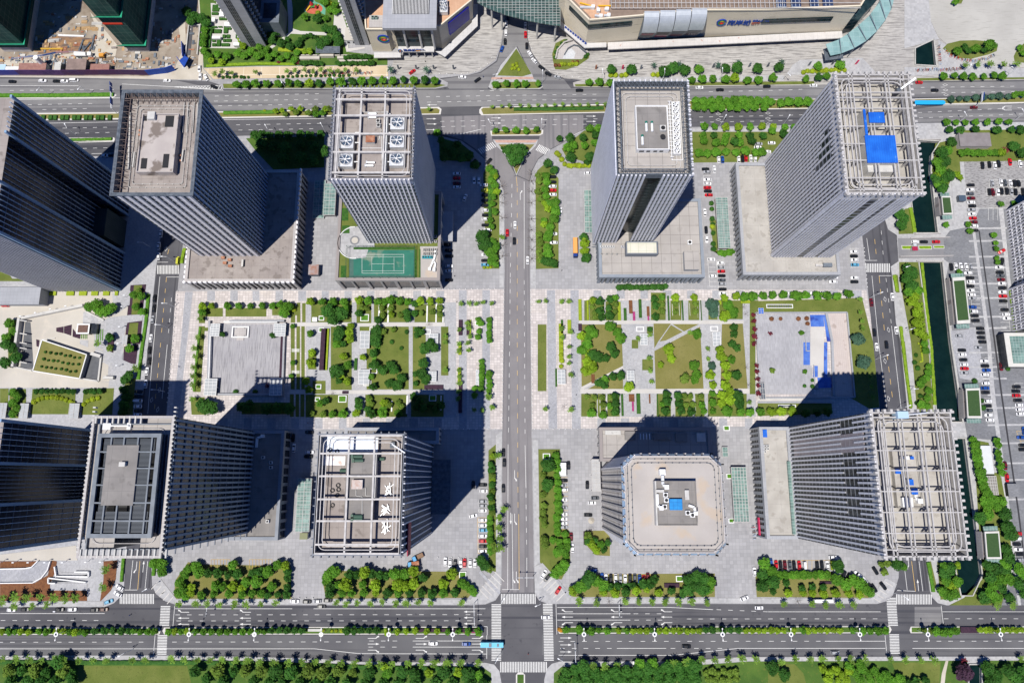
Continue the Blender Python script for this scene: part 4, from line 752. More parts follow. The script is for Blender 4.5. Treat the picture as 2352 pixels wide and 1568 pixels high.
A=at(1992,376,98);B=at(2060,395,98);mb=MB();mb.box(A[0],B[0],B[1],A[1],93.1,98);part('penthouse',mb,'concrete',t)
a=at(2066,208,99);b=at(2103,180,104);tt=empty('roof_crane',(*a,97));tag(tt,'long white arm of a window-cleaning crane on the corner of the pergola','crane');mb=MB();mb.box(a[0]-1.2,a[0]+1.2,a[1]-1,a[1]+1,97,99.4);part('base',mb,'steel_dark',tt);mb=MB();mb.bar((*a,100.2),(*b,104),.7,.7);part('arm',mb,'metal',tt)
P4=corners('1694,374 1915,374 1923,630 1703,632',12);podium(t,P4,12,'stone_grey','roof_d',3.0,winm='blinds')
tt=empty('roof_machine',(*at(1894,609,12),11.2));tag(tt,'long grey and blue machine on the low roof below the canal tower','machine');mb=MB();mb.box(-5,-1,-.6,.6,0,1);mb.build('track','beam_grey',tt);mb=MB();mb.box(-.9,4,-1.1,1.1,.1,1.6);mb.build('casing','steel_blue',tt)
# ---- lower right tower with pergola
bx=[at(u,1100,100)[0]for u in(2040,2082,2128,2170)];by=[at(2100,v,100)[1]for v in(958,990,1034,1080,1128,1176,1224,1262)]
t,Ri,q=pergola_tower('wide grey tower with open roof pergola, lower right beside the canal','1996.5,940 2189,939 2233,1286 2028,1286','blinds',6.5,bx,by)
fins(t,'W',q,27,.8,.55,15,99.8,'fin_grey',ztop=lambda i:(15,72)if i%2 and i>6 else(15,99.8));fins(t,'W',q,27,.8,.55,84,99.8,'fin_grey',skip=[i for i in range(27)if not(i%2 and i>6)])
mb=MB();f=(q[3]-q[2])/27
mb.box(q[0]-.35,q[0]-.02,q[2]+f*19.6,q[2]+f*23.4,20,92);part('stone_panel',mb,mat('brown_panel',(.25,.215,.22),.7,(.30,.26,.265),.3,3,grid=(0,3.2,3.8,.25,(.40,.38,.38))),t)
A=at(2058,1035,99);B=at(2130,1165,99);mb=MB();mb.box(A[0],B[0],B[1],A[1],93.6,95.5);ring(mb,A[0],B[0],B[1],A[1],95.51,96,.3);part('penthouse',mb,'roof_d',t)
for i,(u,v,s_,mm)in enumerate(((2062,1082,2.2,'blue_roof'),(2090,1107,2.6,'blue_roof'),(2100,1128,2.6,'blue_roof'),(2084,1153,4.2,'white'),(2094,1051,1.4,'blue_roof'))):
 c=at(u,v,97);o=hut('roof_unit',('blue topped','blue topped','blue topped','quilted white','blue topped')[i]+' plant unit on the lower right tower, '+('beside the long left beam','left of the red patch','in the middle of the ducts','lowest and largest','nearest the top of the raised roof')[i],'plant unit',c[0]-s_*.5,c[0]+s_*.5,c[1]-s_*.45,c[1]+s_*.45,95.52,1.6,'white',mm)
duct([at(2104,1136,97),at(2104,1142,97),at(2112,1150,97)],95.52,1.2,'bent white duct below the blue topped units','white');duct([at(2070,1050,97),at(2084,1051,97)],95.52,.9,'short white duct on the raised roof of the lower right tower','white')
c=at(2076,952,102);tt=empty('roof_crane',(c[0],c[1],97));tag(tt,'pale blue window-cleaning gondola crane at the top edge of the lower right tower','crane');mb=MB();mb.box(-2.2,2.2,-1.4,1.4,.1,4.5);mb.build('base',mat('pale_blue',(.40,.55,.68),.5),tt);mb=MB();mb.bar((2,0,4.2),(10,.8,5),.5);mb.build('arm','metal',tt)
P4=corners('1747,980 1820,980 1826,1237 1758,1238',15.5);podium(t,P4,15.5,'stone_grey','roof_d',2.8,winm='blinds')
c=at(1758,995,17);hut('roof_unit','small blue tank at the top of the low podium roof','tank',c[0]-1.1,c[0]+1.1,c[1]-2,c[1]+2,14.65,1.6,'white','blue_roof')
c=at(1757,1032,16);
for i in range(5):c=at(1756.5+(i%2)*6.5,1024+6.5*(i//2),15.5);ac_unit(c[0],c[1],14.65,'white outdoor unit on the low roof, %s of five from the top'%ORD[i],1.1,'white','outdoor units on the low right roof')
mb=MB();mb.box(q[0]-2.6,q[0]-1.1,q[2]+2,q[3]-18,14.7,16.2);part('glass_strip',mb,'green_glass',t)
mb=MB();c=at(1756,1224,8);mb.box(c[0]-2.6,c[0]-2.1,c[1]-1,c[1]+8,6,8);part('red_sign',mb,mat('sign_red',(.6,.02,.10),.6),t)
# ---- lower left tower F (louvred plant deck) and its dark neighbours
t,Rf=tower('dark slate tower with louvred steel deck on its roof','207,953 402,951.5 375,1285 175,1283')
x0,x1,y0,y1=Rf;q=(x0+.9,x1-.9,y0+.9,y1-.9);nb=6.2
mb=MB();body=[(q[0],q[2]),(q[1],q[2]),(q[1],q[2]+13),(q[1],q[3]),(x0+24,q[3]),(x0+24,q[3]-3),(q[0],q[3]-3)]
mb.prism([(q[0]+2,q[2]+3),(x0+14,q[2]+3),(x0+14,q[2]+8),(x0+24,q[2]+8),(x0+24,q[2]+3),(q[1],q[2]+3),(q[1],q[3]),(x0+22,q[3]),(x0+22,q[3]-2.6),(q[0],q[3]-2.6),(q[0],q[2]+10)],12,98)
part('wall',mb,'glass_blue',t)
mb=MB();mb.prism([(q[0]+2.2,q[2]+3.2),(x0+13.8,q[2]+3.2),(x0+13.8,q[2]+8.2),(x0+24.2,q[2]+8.2),(x0+24.2,q[2]+3.2),(q[1]-.2,q[2]+3.2),(q[1]-.2,q[3]-.2),(x0+22.2,q[3]-.2),(x0+22.2,q[3]-2.8),(q[0]+.2,q[3]-2.8),(q[0]+.2,q[2]+10)],98.01,98.06);part('roof',mb,'roof_b',t)
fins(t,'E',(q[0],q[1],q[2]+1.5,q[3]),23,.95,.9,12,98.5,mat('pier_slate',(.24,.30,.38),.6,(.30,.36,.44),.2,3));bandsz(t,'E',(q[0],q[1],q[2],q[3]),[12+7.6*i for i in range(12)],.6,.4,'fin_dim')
mb=MB();ring(mb,q[0]-.5,q[1]+.3,q[2]-.5,q[3]+.5,99,99.9,1.0);part('parapet',mb,'stone_beige',t)
mb=MB();ring(mb,q[0]+2.2,q[1]-.6,q[2]+2.6,q[3]-2.6,98.07,99.2,.45);part('inner_parapet',mb,'steel_blue',t)
mb=MB()
for i in range(34):yy=q[2]+2+i*1.72;mb.box(q[0]-.8,q[0]+.3,yy-.28,yy+.28,98.3,99.95);mb.box(q[1]-.2,q[1]+.8,yy-.28,yy+.28,98.3,99.95)
for i in range(11):
 xx=q[0]+1+i*2.3;mb.box(xx-.3,xx+.3,q[3]-2.6,q[3]+.4,99.0,100.0)if xx<x0+21 else None
for i in range(16):xx=q[0]+1+i*2.25;mb.box(xx-.3,xx+.3,q[2]-.4,q[2]+2.9,99.0,100.0)
part('roof_edge_trim',mb,'concrete',t)
rails(t,(q[0]+1.2,q[1]-.4,q[2]+2,q[3]-1.6),98.7,3.0,1.7,'beam_grey',2.6,.22,False,False)
A=at(225,995,104);B=at(347,1235,104);mb=MB()
ring(mb,A[0],B[0],B[1],A[1],103,104,1.6)
xm=[A[0]+(B[0]-A[0])*f for f in(.0,.22,.42,.64,.86)];ym=[B[1]+(A[1]-B[1])*f for f in(.16,.33,.50,.66,.82)]
part('deck_frame',mb,'steel_blue',t);mb=MB()
for xx in xm[1:]:mb.box(xx-.28,xx+.28,B[1]+1.61,A[1]-1.61,103.2,103.9)
for yy in ym:mb.box(A[0]+1.61,B[0]-1.61,yy-.28,yy+.28,103.25,103.95)
part('deck_beam',mb,'steel_blue',t);mb=MB()
n=76
for i in range(n):
 yy=B[1]+2+(A[1]-B[1]-4)*i/n
 if i/n<.22 or i/n>.84:mb.box(A[0]+2.4,B[0]-2.6,yy,yy+.26,102.9,103.15)
 else:mb.box(A[0]+3,xm[1]+.5,yy,yy+.26,102.9,103.15);mb.box(xm[3]+.6,xm[4]-.4,yy,yy+.26,102.9,103.15)
part('louvre',mb,mat('louvre',(.085,.10,.12),.5),t)
mb=MB();mb.box(A[0]+.7,B[0]-.7,B[1]+.7,A[1]-.7,98.07,98.4);part('louvre_gap_shade',mb,'black',t)  # black slab under the louvres paints the dark of the gaps
mb=MB();ring(mb,A[0]+.3,B[0]-.3,B[1]+.3,A[1]-.3,98.08,102.99,.3);part('screen_wall',mb,'glass_blue',t)
C=at(250,1022,103);D=at(308,1160,103);mb=MB();mb.box(C[0],D[0],D[1],C[1],98.1,104.0);part('penthouse',mb,'roof_e',t)
c=at(286,1066,103.6);hut('roof_hatch','small square concrete hatch on the louvred deck','hatch',c[0]-1.2,c[0]+1.2,c[1]-.9,c[1]+.9,104.02,1.3,'concrete','concrete')
c=at(260,979,99.5);tt=empty('roof_crane',(c[0],c[1],98.1));tag(tt,'white window-cleaning cradle lying at the top of the slate tower','crane');mb=MB();mb.box(-4.2,-1,-1.3,1.3,.1,1.6);mb.build('base','metal',tt);mb=MB();mb.bar((-1,.2,1.7),(6.5,.2,1.7),.6);mb.box(5.5,7,-1.3,1.5,.3,1.3);mb.build('arm','white',tt)
for i in range(8):c=at(270+7*(i%2),1014+7*(i//2),103);ac_unit(c[0],c[1],98.6,'white louvre deck unit, %s row, %s one'%(ORD[i//2],('left','right')[i%2]),1.5,'white','white units under the louvred deck')
P4=corners('560,988 648,988 635,1240 560,1240',12.5);podium(t,(P4[0]-8,P4[1]+1,P4[2],P4[3]),12.5,mat('stone_dim',(.26,.28,.31),.8,(.22,.24,.27),.2,3),'roof_e',4.6)
c=at(594,1014,13);duct([(c[0]-1,c[1]-3),(c[0]-1,c[1]+2),(c[0]+2,c[1]+3)],11.8,1.1,'hooked white duct on the shaded low roof','white')
for i,(u,v)in enumerate(((604,1050),(622,1062),(622,1073),(614,1197))):c=at(u,v,13);ac_unit(c[0],c[1],11.7,'white unit on the shaded low roof, %s of four from the top'%ORD[i],1.5,'white','white units on the shaded low roof')
def side_tower(label,X,ya,yb,w,h,rec,recd,south=True):
 t=empty('office_tower',(X-w/2,(ya+yb)/2,0));tag(t,label,'office tower','office towers round the plaza');mb=MB()
 r0,r1=rec;mb.prism([(X-w,ya),(X,ya),(X,r0),(X-recd,r0),(X-recd,r1),(X,r1),(X,yb),(X-w,yb)],0,h-3);part('wall',mb,'glass_blue',t)
 mb=MB();ring(mb,X-w,X,ya,yb,h-3.01,h,.8)if False else mb.box(X-w,X,ya,yb,h-2.99,h-2.9);part('roof',mb,'roof_a',t)
 for a,b in((ya,r0),(r1,yb)):
  n=max(5,round((b-a)/2.3));fins(t,'E',(X-w,X,a,b),n,.26,.6,0,h-.5,'fin_shade_blue');bandsz(t,'E',(X-w,X,a,b),[8*i+4 for i in range(12)],.22,.1,'fin_dim')
 fins(t,'E',(X-w,X-recd,r0,r1),9,.3,.5,0,h-.5,'fin_shade_blue')
 mb=MB()
 for e in(ya+.6,r0-.6,r1+.6,yb-.6):mb.box(X+.02,X+1.0,e-.6,e+.6,0,h)
 part('corner_pier',mb,mat('pier_blue',(.22,.34,.48),.5),t)
 if south:fins(t,'S',(X-w,X,ya,yb),24,.4,.55,0,h-.5,'fin_grey')
 return t
t=side_tower('very dark glass tower at the left edge, beside the striped brown-roofed tower',-225.8,104.8,168.5,40,100,(128,150),7)
P=pts('838,320 1150,320');A=at(210,484,24);B=at(268,560,24);mb=MB();mb.box(-232.7,-226,131,147,0,20);part('entrance_block',mb,mat('teal_dark',(.035,.055,.055),.6,(.05,.07,.07),.2,3,grid=(1.2,1.2,1.5,.15,(.02,.03,.03))),t)
A=at(0,647,8);B=at(95,650,8);mb=MB();mb.box(-300,B[0],104.8-9,104.78,0,7.2);mb.box(-300,B[0]+.4,104.8-10,104.78,7.21,8.4);part('podium_wall',mb,'stone_grey',t)
t=side_tower('dark glass tower at the lower left edge, mostly hidden by the slate tower',-209.5,-29.8,23.3,29.5,100,(-10.5,4.8),8,False)
t['label']='dark glass tower at the lower left edge, mostly hidden by the slate tower'
# ---- lower tower G with white roof beams
t,Rg=tower('tower with white roof beams and a snow-white roofing patch','723,989 935,988 928,1283 712,1283')
x0,x1,y0,y1=Rg;q=(x0+1.2,x1-1.2,y0+1.2,y1-1.2)
core(t,q,0,100,5,'glass_black','roof_a',.7,'fin_dim');tooth(t,q,99.6,3.0,.4,.8,'fin_dim')
fins(t,'E',q,18,.42,.85,0,99.5,mat('fin_pale',(.66,.68,.76),.6));bandsz(t,'E',(q[0],q[1],q[2],q[2]+15),[1.9*i+2 for i in range(50)],.9,.3,'fin_dim','stone_band');bandsz(t,'E',(q[0],q[1],q[2]+15.02,q[3]),Z(0),.3,.1,'fin_shade_blue')
bx=[at(u,1100,100)[0]for u in(730,798,857,922)];by=[at(800,v,100)[1]for v in(1000,1041,1093,1146,1196,1250,1271)]
grid_frame(t,bx,by,100,.7,.9,'beam',(x0+2,x1-2),(y0+2,y1-2),True,95.1)
rails(t,(x0,x1,y0,y1),99.9,3.4,1.4,'beam',2.4,.3,False)
A=at(796,1041,99);B=at(855,1196,99);mb=MB();mb.box(A[0],B[0],B[1],A[1],95.08,98.6);part('penthouse',mb,'roof_e',t)
mb=MB();mb.box(B[0]+.02,B[0]+.8,B[1]+8,A[1],95.08,99.3);part('screen_wall',mb,'concrete',t)
def patch(u0,v0,u1,v1,z,m,nm,zz):A=at(u0,v0,z);B=at(u1,v1,z);mb=MB();mb.box(A[0],B[0],B[1],A[1],zz,zz+.05);part(nm,mb,m,t)
patch(740,1001,867,1038,95.5,mat('white_sheet',(.66,.74,.84),.6,(.74,.80,.88),.4,4,grid=(0,1.0,0,.1,(.50,.56,.64)),spots=(.25,.66,(.45,.38,.42),.5)),'white_roofing',95.14)
patch(740,1047,792,1068,95.5,mat('white_sheet2',(.80,.78,.78),.7,(.72,.70,.70),.5,4,spots=(.22,.6,(.62,.28,.18),.7)),'white_roofing',95.13)
c=at(821,1112,99.5);hut('roof_hatch','square housing with a rusty pale corrugated cover on the white-beamed roof','roof housing',c[0]-2.2,c[0]+2.2,c[1]-1.8,c[1]+1.8,98.62,1.6,'concrete',mat('pale_rust',(.50,.44,.40),.8,(.38,.22,.15),.7,5,grid=(.5,0,0,.14,(.62,.60,.58))))
for i,(u,v)in enumerate(((824,1048),(826,1057),(824,1185),(824,1191),(788,1080),(871,1053))):
 c=at(u,v,99);tt=empty('air_duct',(c[0],c[1],98.62 if i<4 else 95.2));tag(tt,'dark green duct, '+('upper of the top pair','lower of the top pair','upper of the bottom pair','lower of the bottom pair','left of the raised roof','right of the raised roof')[i],'duct','dark green roof ducts');mb=MB();mb.tube((-2,0,.7),(1.6,0,.7),.7,8);mb.box(-3,-2,-.8,.8,0,1.6)if i<4 else None;mb.build('duct',mat('duct_green',(.05,.10,.07),.5),tt)
for i,(u,v)in enumerate(((758,1033),(774,1036),(776,1114),(777,1124),(763,1126),(774,1137),(763,1160))):
 c=at(u,v,95.6);tt=empty('tyre',(c[0],c[1],95.2));tag(tt,'old tyre on the roof left of the raised block, %s from the top'%ORD[i],'tyre','old tyres on the roof');mb=MB();P_=[(.75*math.cos(a),.75*math.sin(a),.15)for a in[i_*math.pi/6 for i_ in range(13)]];mb.path(P_,.35,.3);mb.build('tyre_ring','black',tt)
for i,(u,v)in enumerate(((893,1128),(887,1168),(886,1208))):
 c=at(u,v,95.6);tt=empty('scrap_pile',(c[0],c[1],95.2));tag(tt,'heap of silver scrap beams on the roof, %s from the top'%ORD[i],'scrap','scrap beams on the roof');mb=MB()
 for j in range(9):a=rnd.uniform(.6,2.6);l=rnd.uniform(1,2.6);ox,oy=rnd.uniform(-1,1),rnd.uniform(-1.5,1.5);mb.bar((ox-l*math.cos(a),oy-l*math.sin(a),.2+j*.1),(ox+l*math.cos(a),oy+l*math.sin(a),.3+j*.1),.2)
 mb.build('scrap','metal',tt)
a=at(902,1020,99);b=at(930,1040,102);tt=empty('roof_crane',(*a,95.2));tag(tt,'thin white window-cleaning crane in the corner of the white-beamed roof','crane');mb=MB();mb.box(a[0]-1.5,a[0]+.5,a[1]-1.4,a[1]+1,95.2,97);part('base',mb,'steel_dark',tt);mb=MB();mb.bar((*a,100.6),(*b,101.5),.5);part('arm',mb,'metal',tt)
mb=MB();
for a,b in(((818,1125),(818,1138)),((818,1138),(832,1140)),((832,1140),(832,1190)),((840,1120),(840,1138)),((840,1138),(852,1138))):mb.bar((*at(*a,98.8),98.9),(*at(*b,98.8),98.9),.22)
part('pipework',mb,'concrete',t)
c=at(937,1238,88);mb=MB();mb.box(q[1]+.9,q[1]+1.3,c[1]-6.5,c[1]+6.5,82,90);part('red_sign',mb,mat('sign_dim',(.30,.02,.06),.6),t)
P4=corners('790,984 1008,984 1008,1060 790,1060',13);podium(t,(P4[0],P4[1],q[3]+.02,P4[3]+.6),13,'stone_grey','roof_e',3.4)
A=at(1008,1056,9);B=at(1033,1180,9);mb=MB();mb.box(q[1]+.9,B[0],B[1],A[1],8,8.4)
for i in range(9):yy=B[1]+(A[1]-B[1])*i/8;mb.box(q[1]+.9,B[0],yy-.12,yy+.12,8.41,8.6)
part('side_canopy',mb,'steel_dark',t)
# ---- chamfered tower with the big flat roof
hh_=78;R8=(at(1428,1150,hh_)[0],at(1670,1150,hh_)[0],at(1500,1279,hh_)[1],at(1500,1038,hh_)[1]);x0,x1,y0,y1=R8;k=4.6
t=empty('office_tower',((x0+x1)/2,(y0+y1)/2,0));tag(t,'shorter tower with cut corners and a wide flat pale roof with blue glass rim','office tower','office towers round the plaza')
def octa(e,kk=k):return[(x0+e+kk,y0+e),(x1-e-kk,y0+e),(x1-e,y0+e+kk),(x1-e,y1-e-kk),(x1-e-kk,y1-e),(x0+e+kk,y1-e),(x0+e,y1-e-kk),(x0+e,y0+e+kk)]
mb=MB();mb.prism(octa(1.6,5.0),0,hh_-1.2);part('wall',mb,mat('pier_wall',(.42,.405,.40),.8,(.36,.35,.345),.3,3,grid=(0,1.95,0,.7,(.03,.033,.038)),cell=(0,0,3.8,.06)),t)
mb=MB();mb.cap(octa(1.9,5.0),hh_-1.15);part('roof',mb,'roof_c',t)
mb=MB();o1=octa(1.5,5.0);mb.prism(o1,hh_-1.21,hh_-.4,holes=[octa(2.1,4.8)]);part('parapet',mb,'stone_beige',t)
n=10
for i in range(n):
 yy=y0+7+(y1-y0-14)*i/(n-1);mb=MB();mb.box(-.3,.3,-.42,.42,0,hh_+.1);
 if i==0:prot=mb.build('facade_fin','stone_beige',t);o=prot
 else:o=prot.copy();COL.objects.link(o)
 o.location=Vector((x0+1.3,yy,0))-t.location
bandsz(t,'W',(x0+1.6,x1,y0+7,y1-7),[3.8*i+.5 for i in range(20)],1.0,.12,'stone_beige')
for ax,ay,bx_,by_ in((x0+1.3,y0+6.3,x0+6.3,y0+1.3),(x0+1.3,y1-6.3,x0+6.3,y1-1.3)):
 mb=MB()
 for i in range(13):f=i/12;px,py=ax+(bx_-ax)*f,ay+(by_-ay)*f;mb.box(px-.22,px+.22,py-.22,py+.22,0,hh_-.5)
 part('corner_fins',mb,'fin_white',t)
pan=mat('rim_glass',(.26,.38,.54),.25,(.33,.45,.60),.4,2,spec=.5);mb=MB()
o0,o2=octa(.6),octa(1.5)
nseg=(9,3,9,3,9,3,9,3)
for e in range(8):
 a,b,c_,d=o0[e],o0[(e+1)%8],o2[(e+1)%8],o2[e];n=nseg[e]
 for i in range(n):
  f0,f1=(i+.12)/n,(i+.88)/n;L=lambda p,q_,f:(p[0]+(q_[0]-p[0])*f,p[1]+(q_[1]-p[1])*f)
  mb.face([(*L(a,b,f0),hh_-2.4),(*L(a,b,f1),hh_-2.4),(*L(d,c_,f1),hh_-.2),(*L(d,c_,f0),hh_-.2)])
part('rim_glass',mb,pan,t);mb=MB()
for e in range(8):
 a,b=o0[e],o0[(e+1)%8];n=nseg[e]
 for i in range(n+1):p=L(a,b,i/n);mb.box(p[0]-.25,p[0]+.25,p[1]-.25,p[1]+.25,hh_-3,hh_-.15)
part('rim_post',mb,'stone_beige',t)
rails(t,R8,hh_-.3,2.9,1.7,'steel_dark',3.0,.12,True)
mb=MB()
for i in range(12):yy=y0+9+i*3.1;mb.box(x0+.1,x0+.9,yy-.6,yy+.6,30+rnd.random()*30,74)
part('blue_netting',mb,mat('net_blue',(.02,.09,.32),.8),t)if False else None
A=at(1506,1104,80);B=at(1602,1206,80);mb=MB();mb.box(A[0],B[0],B[1],A[1],hh_-1.14,hh_+2.2);ring(mb,A[0],B[0],B[1],A[1],hh_+2.21,hh_+2.7,.35);part('penthouse',mb,'roof_e',t)
mb=MB();mb.box(A[0]-.6,A[0]-.02,B[1],A[1],hh_-1.14,hh_+3);part('screen_wall',mb,'concrete',t)
c=at(1552,1158,81.5);hut('roof_unit','bright blue covered tank on the wide flat roof','tank',c[0]-2.7,c[0]+2.7,c[1]-2.3,c[1]+2.3,hh_+2.22,1.5,'steel_blue',mat('tank_blue',(.01,.20,.52),.5,(.02,.26,.60),.5,4,grid=(1.8,1.5,0,.08,(.01,.10,.30))))
duct([at(1509,1134,81),at(1510,1160,81),at(1518,1166,81)],hh_+2.22,1.1,'long bent white duct left of the blue tank','white');duct([at(1520,1091,79),at(1523,1112,81),at(1531,1118,81)],hh_+1.2,1.2,'silver duct climbing onto the raised roof','metal');duct([at(1581,1160,81),at(1594,1164,81),at(1597,1178,81)],hh_+2.22,1.0,'white duct right of the blue tank','white');duct([at(1519,1076,78),at(1520,1084,78)],hh_-1.1,1.6,'lone white fan box above the raised roof','white')
for i,(u,v)in enumerate(((1528,1136),(1530,1148),(1526,1163),(1579,1177),(1590,1182))):c=at(u,v,81);ac_unit(c[0],c[1],hh_+2.22,'white unit round the blue tank, %s of five'%ORD[i],1.9,'white','white units round the blue tank')
for i,(u,v)in enumerate(((1577,1136),(1515,1127))):c=at(u,v,81);hut('roof_vent',('upright','flat')[i]+' concrete vent block above the blue tank','vent',c[0]-(.9,1.8)[i],c[0]+(.9,1.8)[i],c[1]-(2.0,.6)[i],c[1]+(2.0,.6)[i],hh_+2.22,1.2,'roof_e','concrete')
P4=corners('1377,981 1633,981 1633,1035 1377,1035',12);P4=(P4[0],P4[1],y1-1.5,P4[3]);podium(t,(P4[0],P4[1],P4[2]-1,P4[3]),12,'stone_beige','roof_b',4)
zz=11.2
for(u0,v0,u1,v1,m_)in((1390,988,1426,998,'concrete'),(1435,990,1460,1010,'roof_e'),(1500,994,1543,1010,'roof_e'),(1552,994,1579,1014,'roof_e'),(1600,994,1621,1014,'concrete')):
 A=at(u0,v0,12.5);B=at(u1,v1,12.5);mb=MB();mb.box(A[0],B[0],B[1],A[1],zz,zz+1.3);part('roof_curb',mb,m_,t)
mb=MB()
for i in range(4):A=at(1470+7*i,995,12);B=at(1473+7*i,1009,12);mb.box(A[0],B[0],B[1],A[1],zz,zz+.5)
part('skylight',mb,'white',t)
def canopy(name,label,cat,u0,v0,u1,v1,h,m='green_glass',frame='beam_grey',nx=3,ny=8,wall=False):
 A=at(u0,v0,h);B=at(u1,v1,h);x0,x1,y0,y1=A[0],B[0],B[1],A[1]
 t=empty(name,((x0+x1)/2,(y0+y1)/2,0));tag(t,label,cat)
 mb=MB();mb.box(x0+.1,x1-.1,y0+.1,y1-.1,h-.15,h-.03);part('glass_roof',mb,m,t)
 mb=MB();ring(mb,x0,x1,y0,y1,h-.3,h+.05,.22)
 for i in range(1,nx):xx=x0+(x1-x0)*i/nx;mb.box(xx-.09,xx+.09,y0+.22,y1-.22,h-.02,h+.12)
 for i in range(1,ny):yy=y0+(y1-y0)*i/ny;mb.box(x0+.22,x1-.22,yy-.09,yy+.09,h-.02,h+.1)
 part('frame',mb,frame,t);mb=MB()
 for xx in(x0+.4,x1-.4):
  for yy in(y0+.4,(y0+y1)/2,y1-.4):mb.box(xx-.15,xx+.15,yy-.15,yy+.15,0,h-.31)
 part('post',mb,frame,t)
 if wall:mb=MB();mb.box(x0+.6,x1-.6,y0+.6,y1-.6,0,h-.4);part('glass_wall',mb,'glass_grey',t)
 return t
canopy('entrance_porch','flat glazed entrance porch with red rim, left of the cut-corner tower','porch',1358,1054,1380,1128,6,mat('porch_roof',(.36,.36,.36),.5,(.42,.42,.42),.3,3),'beam_grey',2,8)
canopy('glass_canopy','green glass ramp roof beside the tower with the tennis court','canopy',746,421,769,494,4,nx=2,ny=9,wall=True)
canopy('glass_canopy','shaded glass ramp roof, left of the green one beside the brown-roofed tower','canopy',722,414,744,502,1.2,nx=2,ny=9)
canopy('glass_canopy','green glass ramp roof hugging the smooth grey tower side','canopy',1341,436,1364,535,3,nx=2,ny=8,wall=True)
canopy('glass_canopy','large green glass ramp roof between the two right upper towers','canopy',1643,453,1679,570,4,nx=2,ny=20,wall=True)
canopy('glass_canopy','long green glass ramp roof between the cut-corner tower and its right neighbour','canopy',1679,1072,1722,1198,4,nx=5,ny=16,wall=True)
canopy('glass_canopy','green glass ramp roof left of the white-beamed lower tower','canopy',684,1098,710,1221,4,nx=2,ny=12,wall=True)
canopy('glass_canopy','small dark glass canopy with white frame beside the cut-corner tower shadow','canopy',1658,1026,1673,1049,2,nx=1,ny=2)
canopy('glass_canopy','grey glazed roof light in the parking row right of the central road','canopy',1284,1062,1301,1093,2.5,'metal',nx=1,ny=4,wall=True)
hut('guard_booth','olive roofed hut at the foot of the glass ramp roof','booth',at(688,1239,3)[0],at(706,1239,3)[0],at(688,1238,3)[1],at(688,1223,3)[1],0,3,'concrete',mat('olive',(.22,.23,.13),.8))
hut('guard_booth','rust-stained square hut in the paved gap left of the tennis court tower','booth',at(708,632,4)[0],at(731,632,4)[0],at(708,631,4)[1],at(708,608,4)[1],0,4,'steel_dark',mat('rusty_sheet',(.32,.30,.31),.8,(.30,.14,.09),.35,5))
# ---------------------------------------------------------------- malls along the top edge
M['cream_wall']=mat('cream_wall',(.66,.59,.46),.85,(.70,.63,.50),.1,4,grid=(0,0,1.0,.06,(.42,.37,.27)),streak=((.12,.12,1.2),.62,(.42,.37,.28)))
M['canopy_grey']=mat('canopy_grey',(.50,.49,.48),.6,(.56,.55,.54),.3,4,grid=(2.5,2.5,0,.08,(.36,.35,.35)))
M['deck_orange']=mat('deck_orange',(.50,.30,.19),.9,(.58,.37,.24),.3,5,grid=(.9,0,0,.12,(.38,.22,.14),.7))
M['deck_brown']=mat('deck_brown',(.22,.165,.13),.9,(.29,.22,.175),.3,5,grid=(0,.8,0,.2,(.13,.10,.08)))
M['teal_glass']=mat('teal_glass',(.20,.34,.34),.2,(.26,.41,.41),.12,3,grid=(3.4,3.4,0,.1,(.34,.46,.46)),cell=(3.4,3.4,0,.08),spec=.4)
def mroof(root,poly,h,drop,wallm,roofm,t=.8):
 mb=MB();mb.prism(poly,0,h-drop,cap=True);part('wall',mb,wallm,root)
 c=Vector((sum(p[0]for p in poly)/len(poly),sum(p[1]for p in poly)/len(poly)))
 mb=MB();n=len(poly)
 for i in range(n):a,b=poly[i],poly[(i+1)%n];mb.bar((a[0],a[1],h-drop/2),(b[0],b[1],h-drop/2),t,drop-.03)
 part('parapet',mb,wallm,root)
 mb=MB();mb.cap([(p[0]+(c.x-p[0])*.006,p[1]+(c.y-p[1])*.006)for p in poly],h-drop+.02);part('roof',mb,roofm,root)
def word(root,name,txt_boxes,m):
 mb=MB()
 for b in txt_boxes:mb.box(*b)
 part(name,mb,m,root)
def ring_logo(root,cx,y,cz,s,d=.5):
 """round emblem of nested open rings: blue outside, green, yellow and red within"""
 for nm,r0,r1,a0,a1,col in(('blue',1.0,.80,20,345,(.01,.05,.35)),('green',.74,.52,40,330,(.02,.22,.05)),('yellow',.50,.30,30,150,(.75,.45,.02)),('red',.50,.30,210,330,(.6,.02,.02))):
  mb=MB();n=24
  for i in range(n):
   a,b=R(a0+(a1-a0)*i/n),R(a0+(a1-a0)*(i+1)/n);P=[]
   for r_,an in((r0,a),(r1,a),(r1,b),(r0,b)):P.append((cx+r_*s*math.cos(an),cz+r_*s*.95*math.sin(an)))
   for k in(0,):mb.face([(p[0],y-d,p[1])for p in P]);mb.face([(P[0][0],y-d,P[0][1]),(P[0][0],y,P[0][1]),(P[3][0],y,P[3][1]),(P[3][0],y-d,P[3][1])][::-1]);mb.face([(P[1][0],y-d,P[1][1]),(P[1][0],y,P[1][1]),(P[2][0],y,P[2][1]),(P[2][0],y-d,P[2][1])])
  part('emblem_ring',mb,mat('emblem_'+nm,col,.5),root)
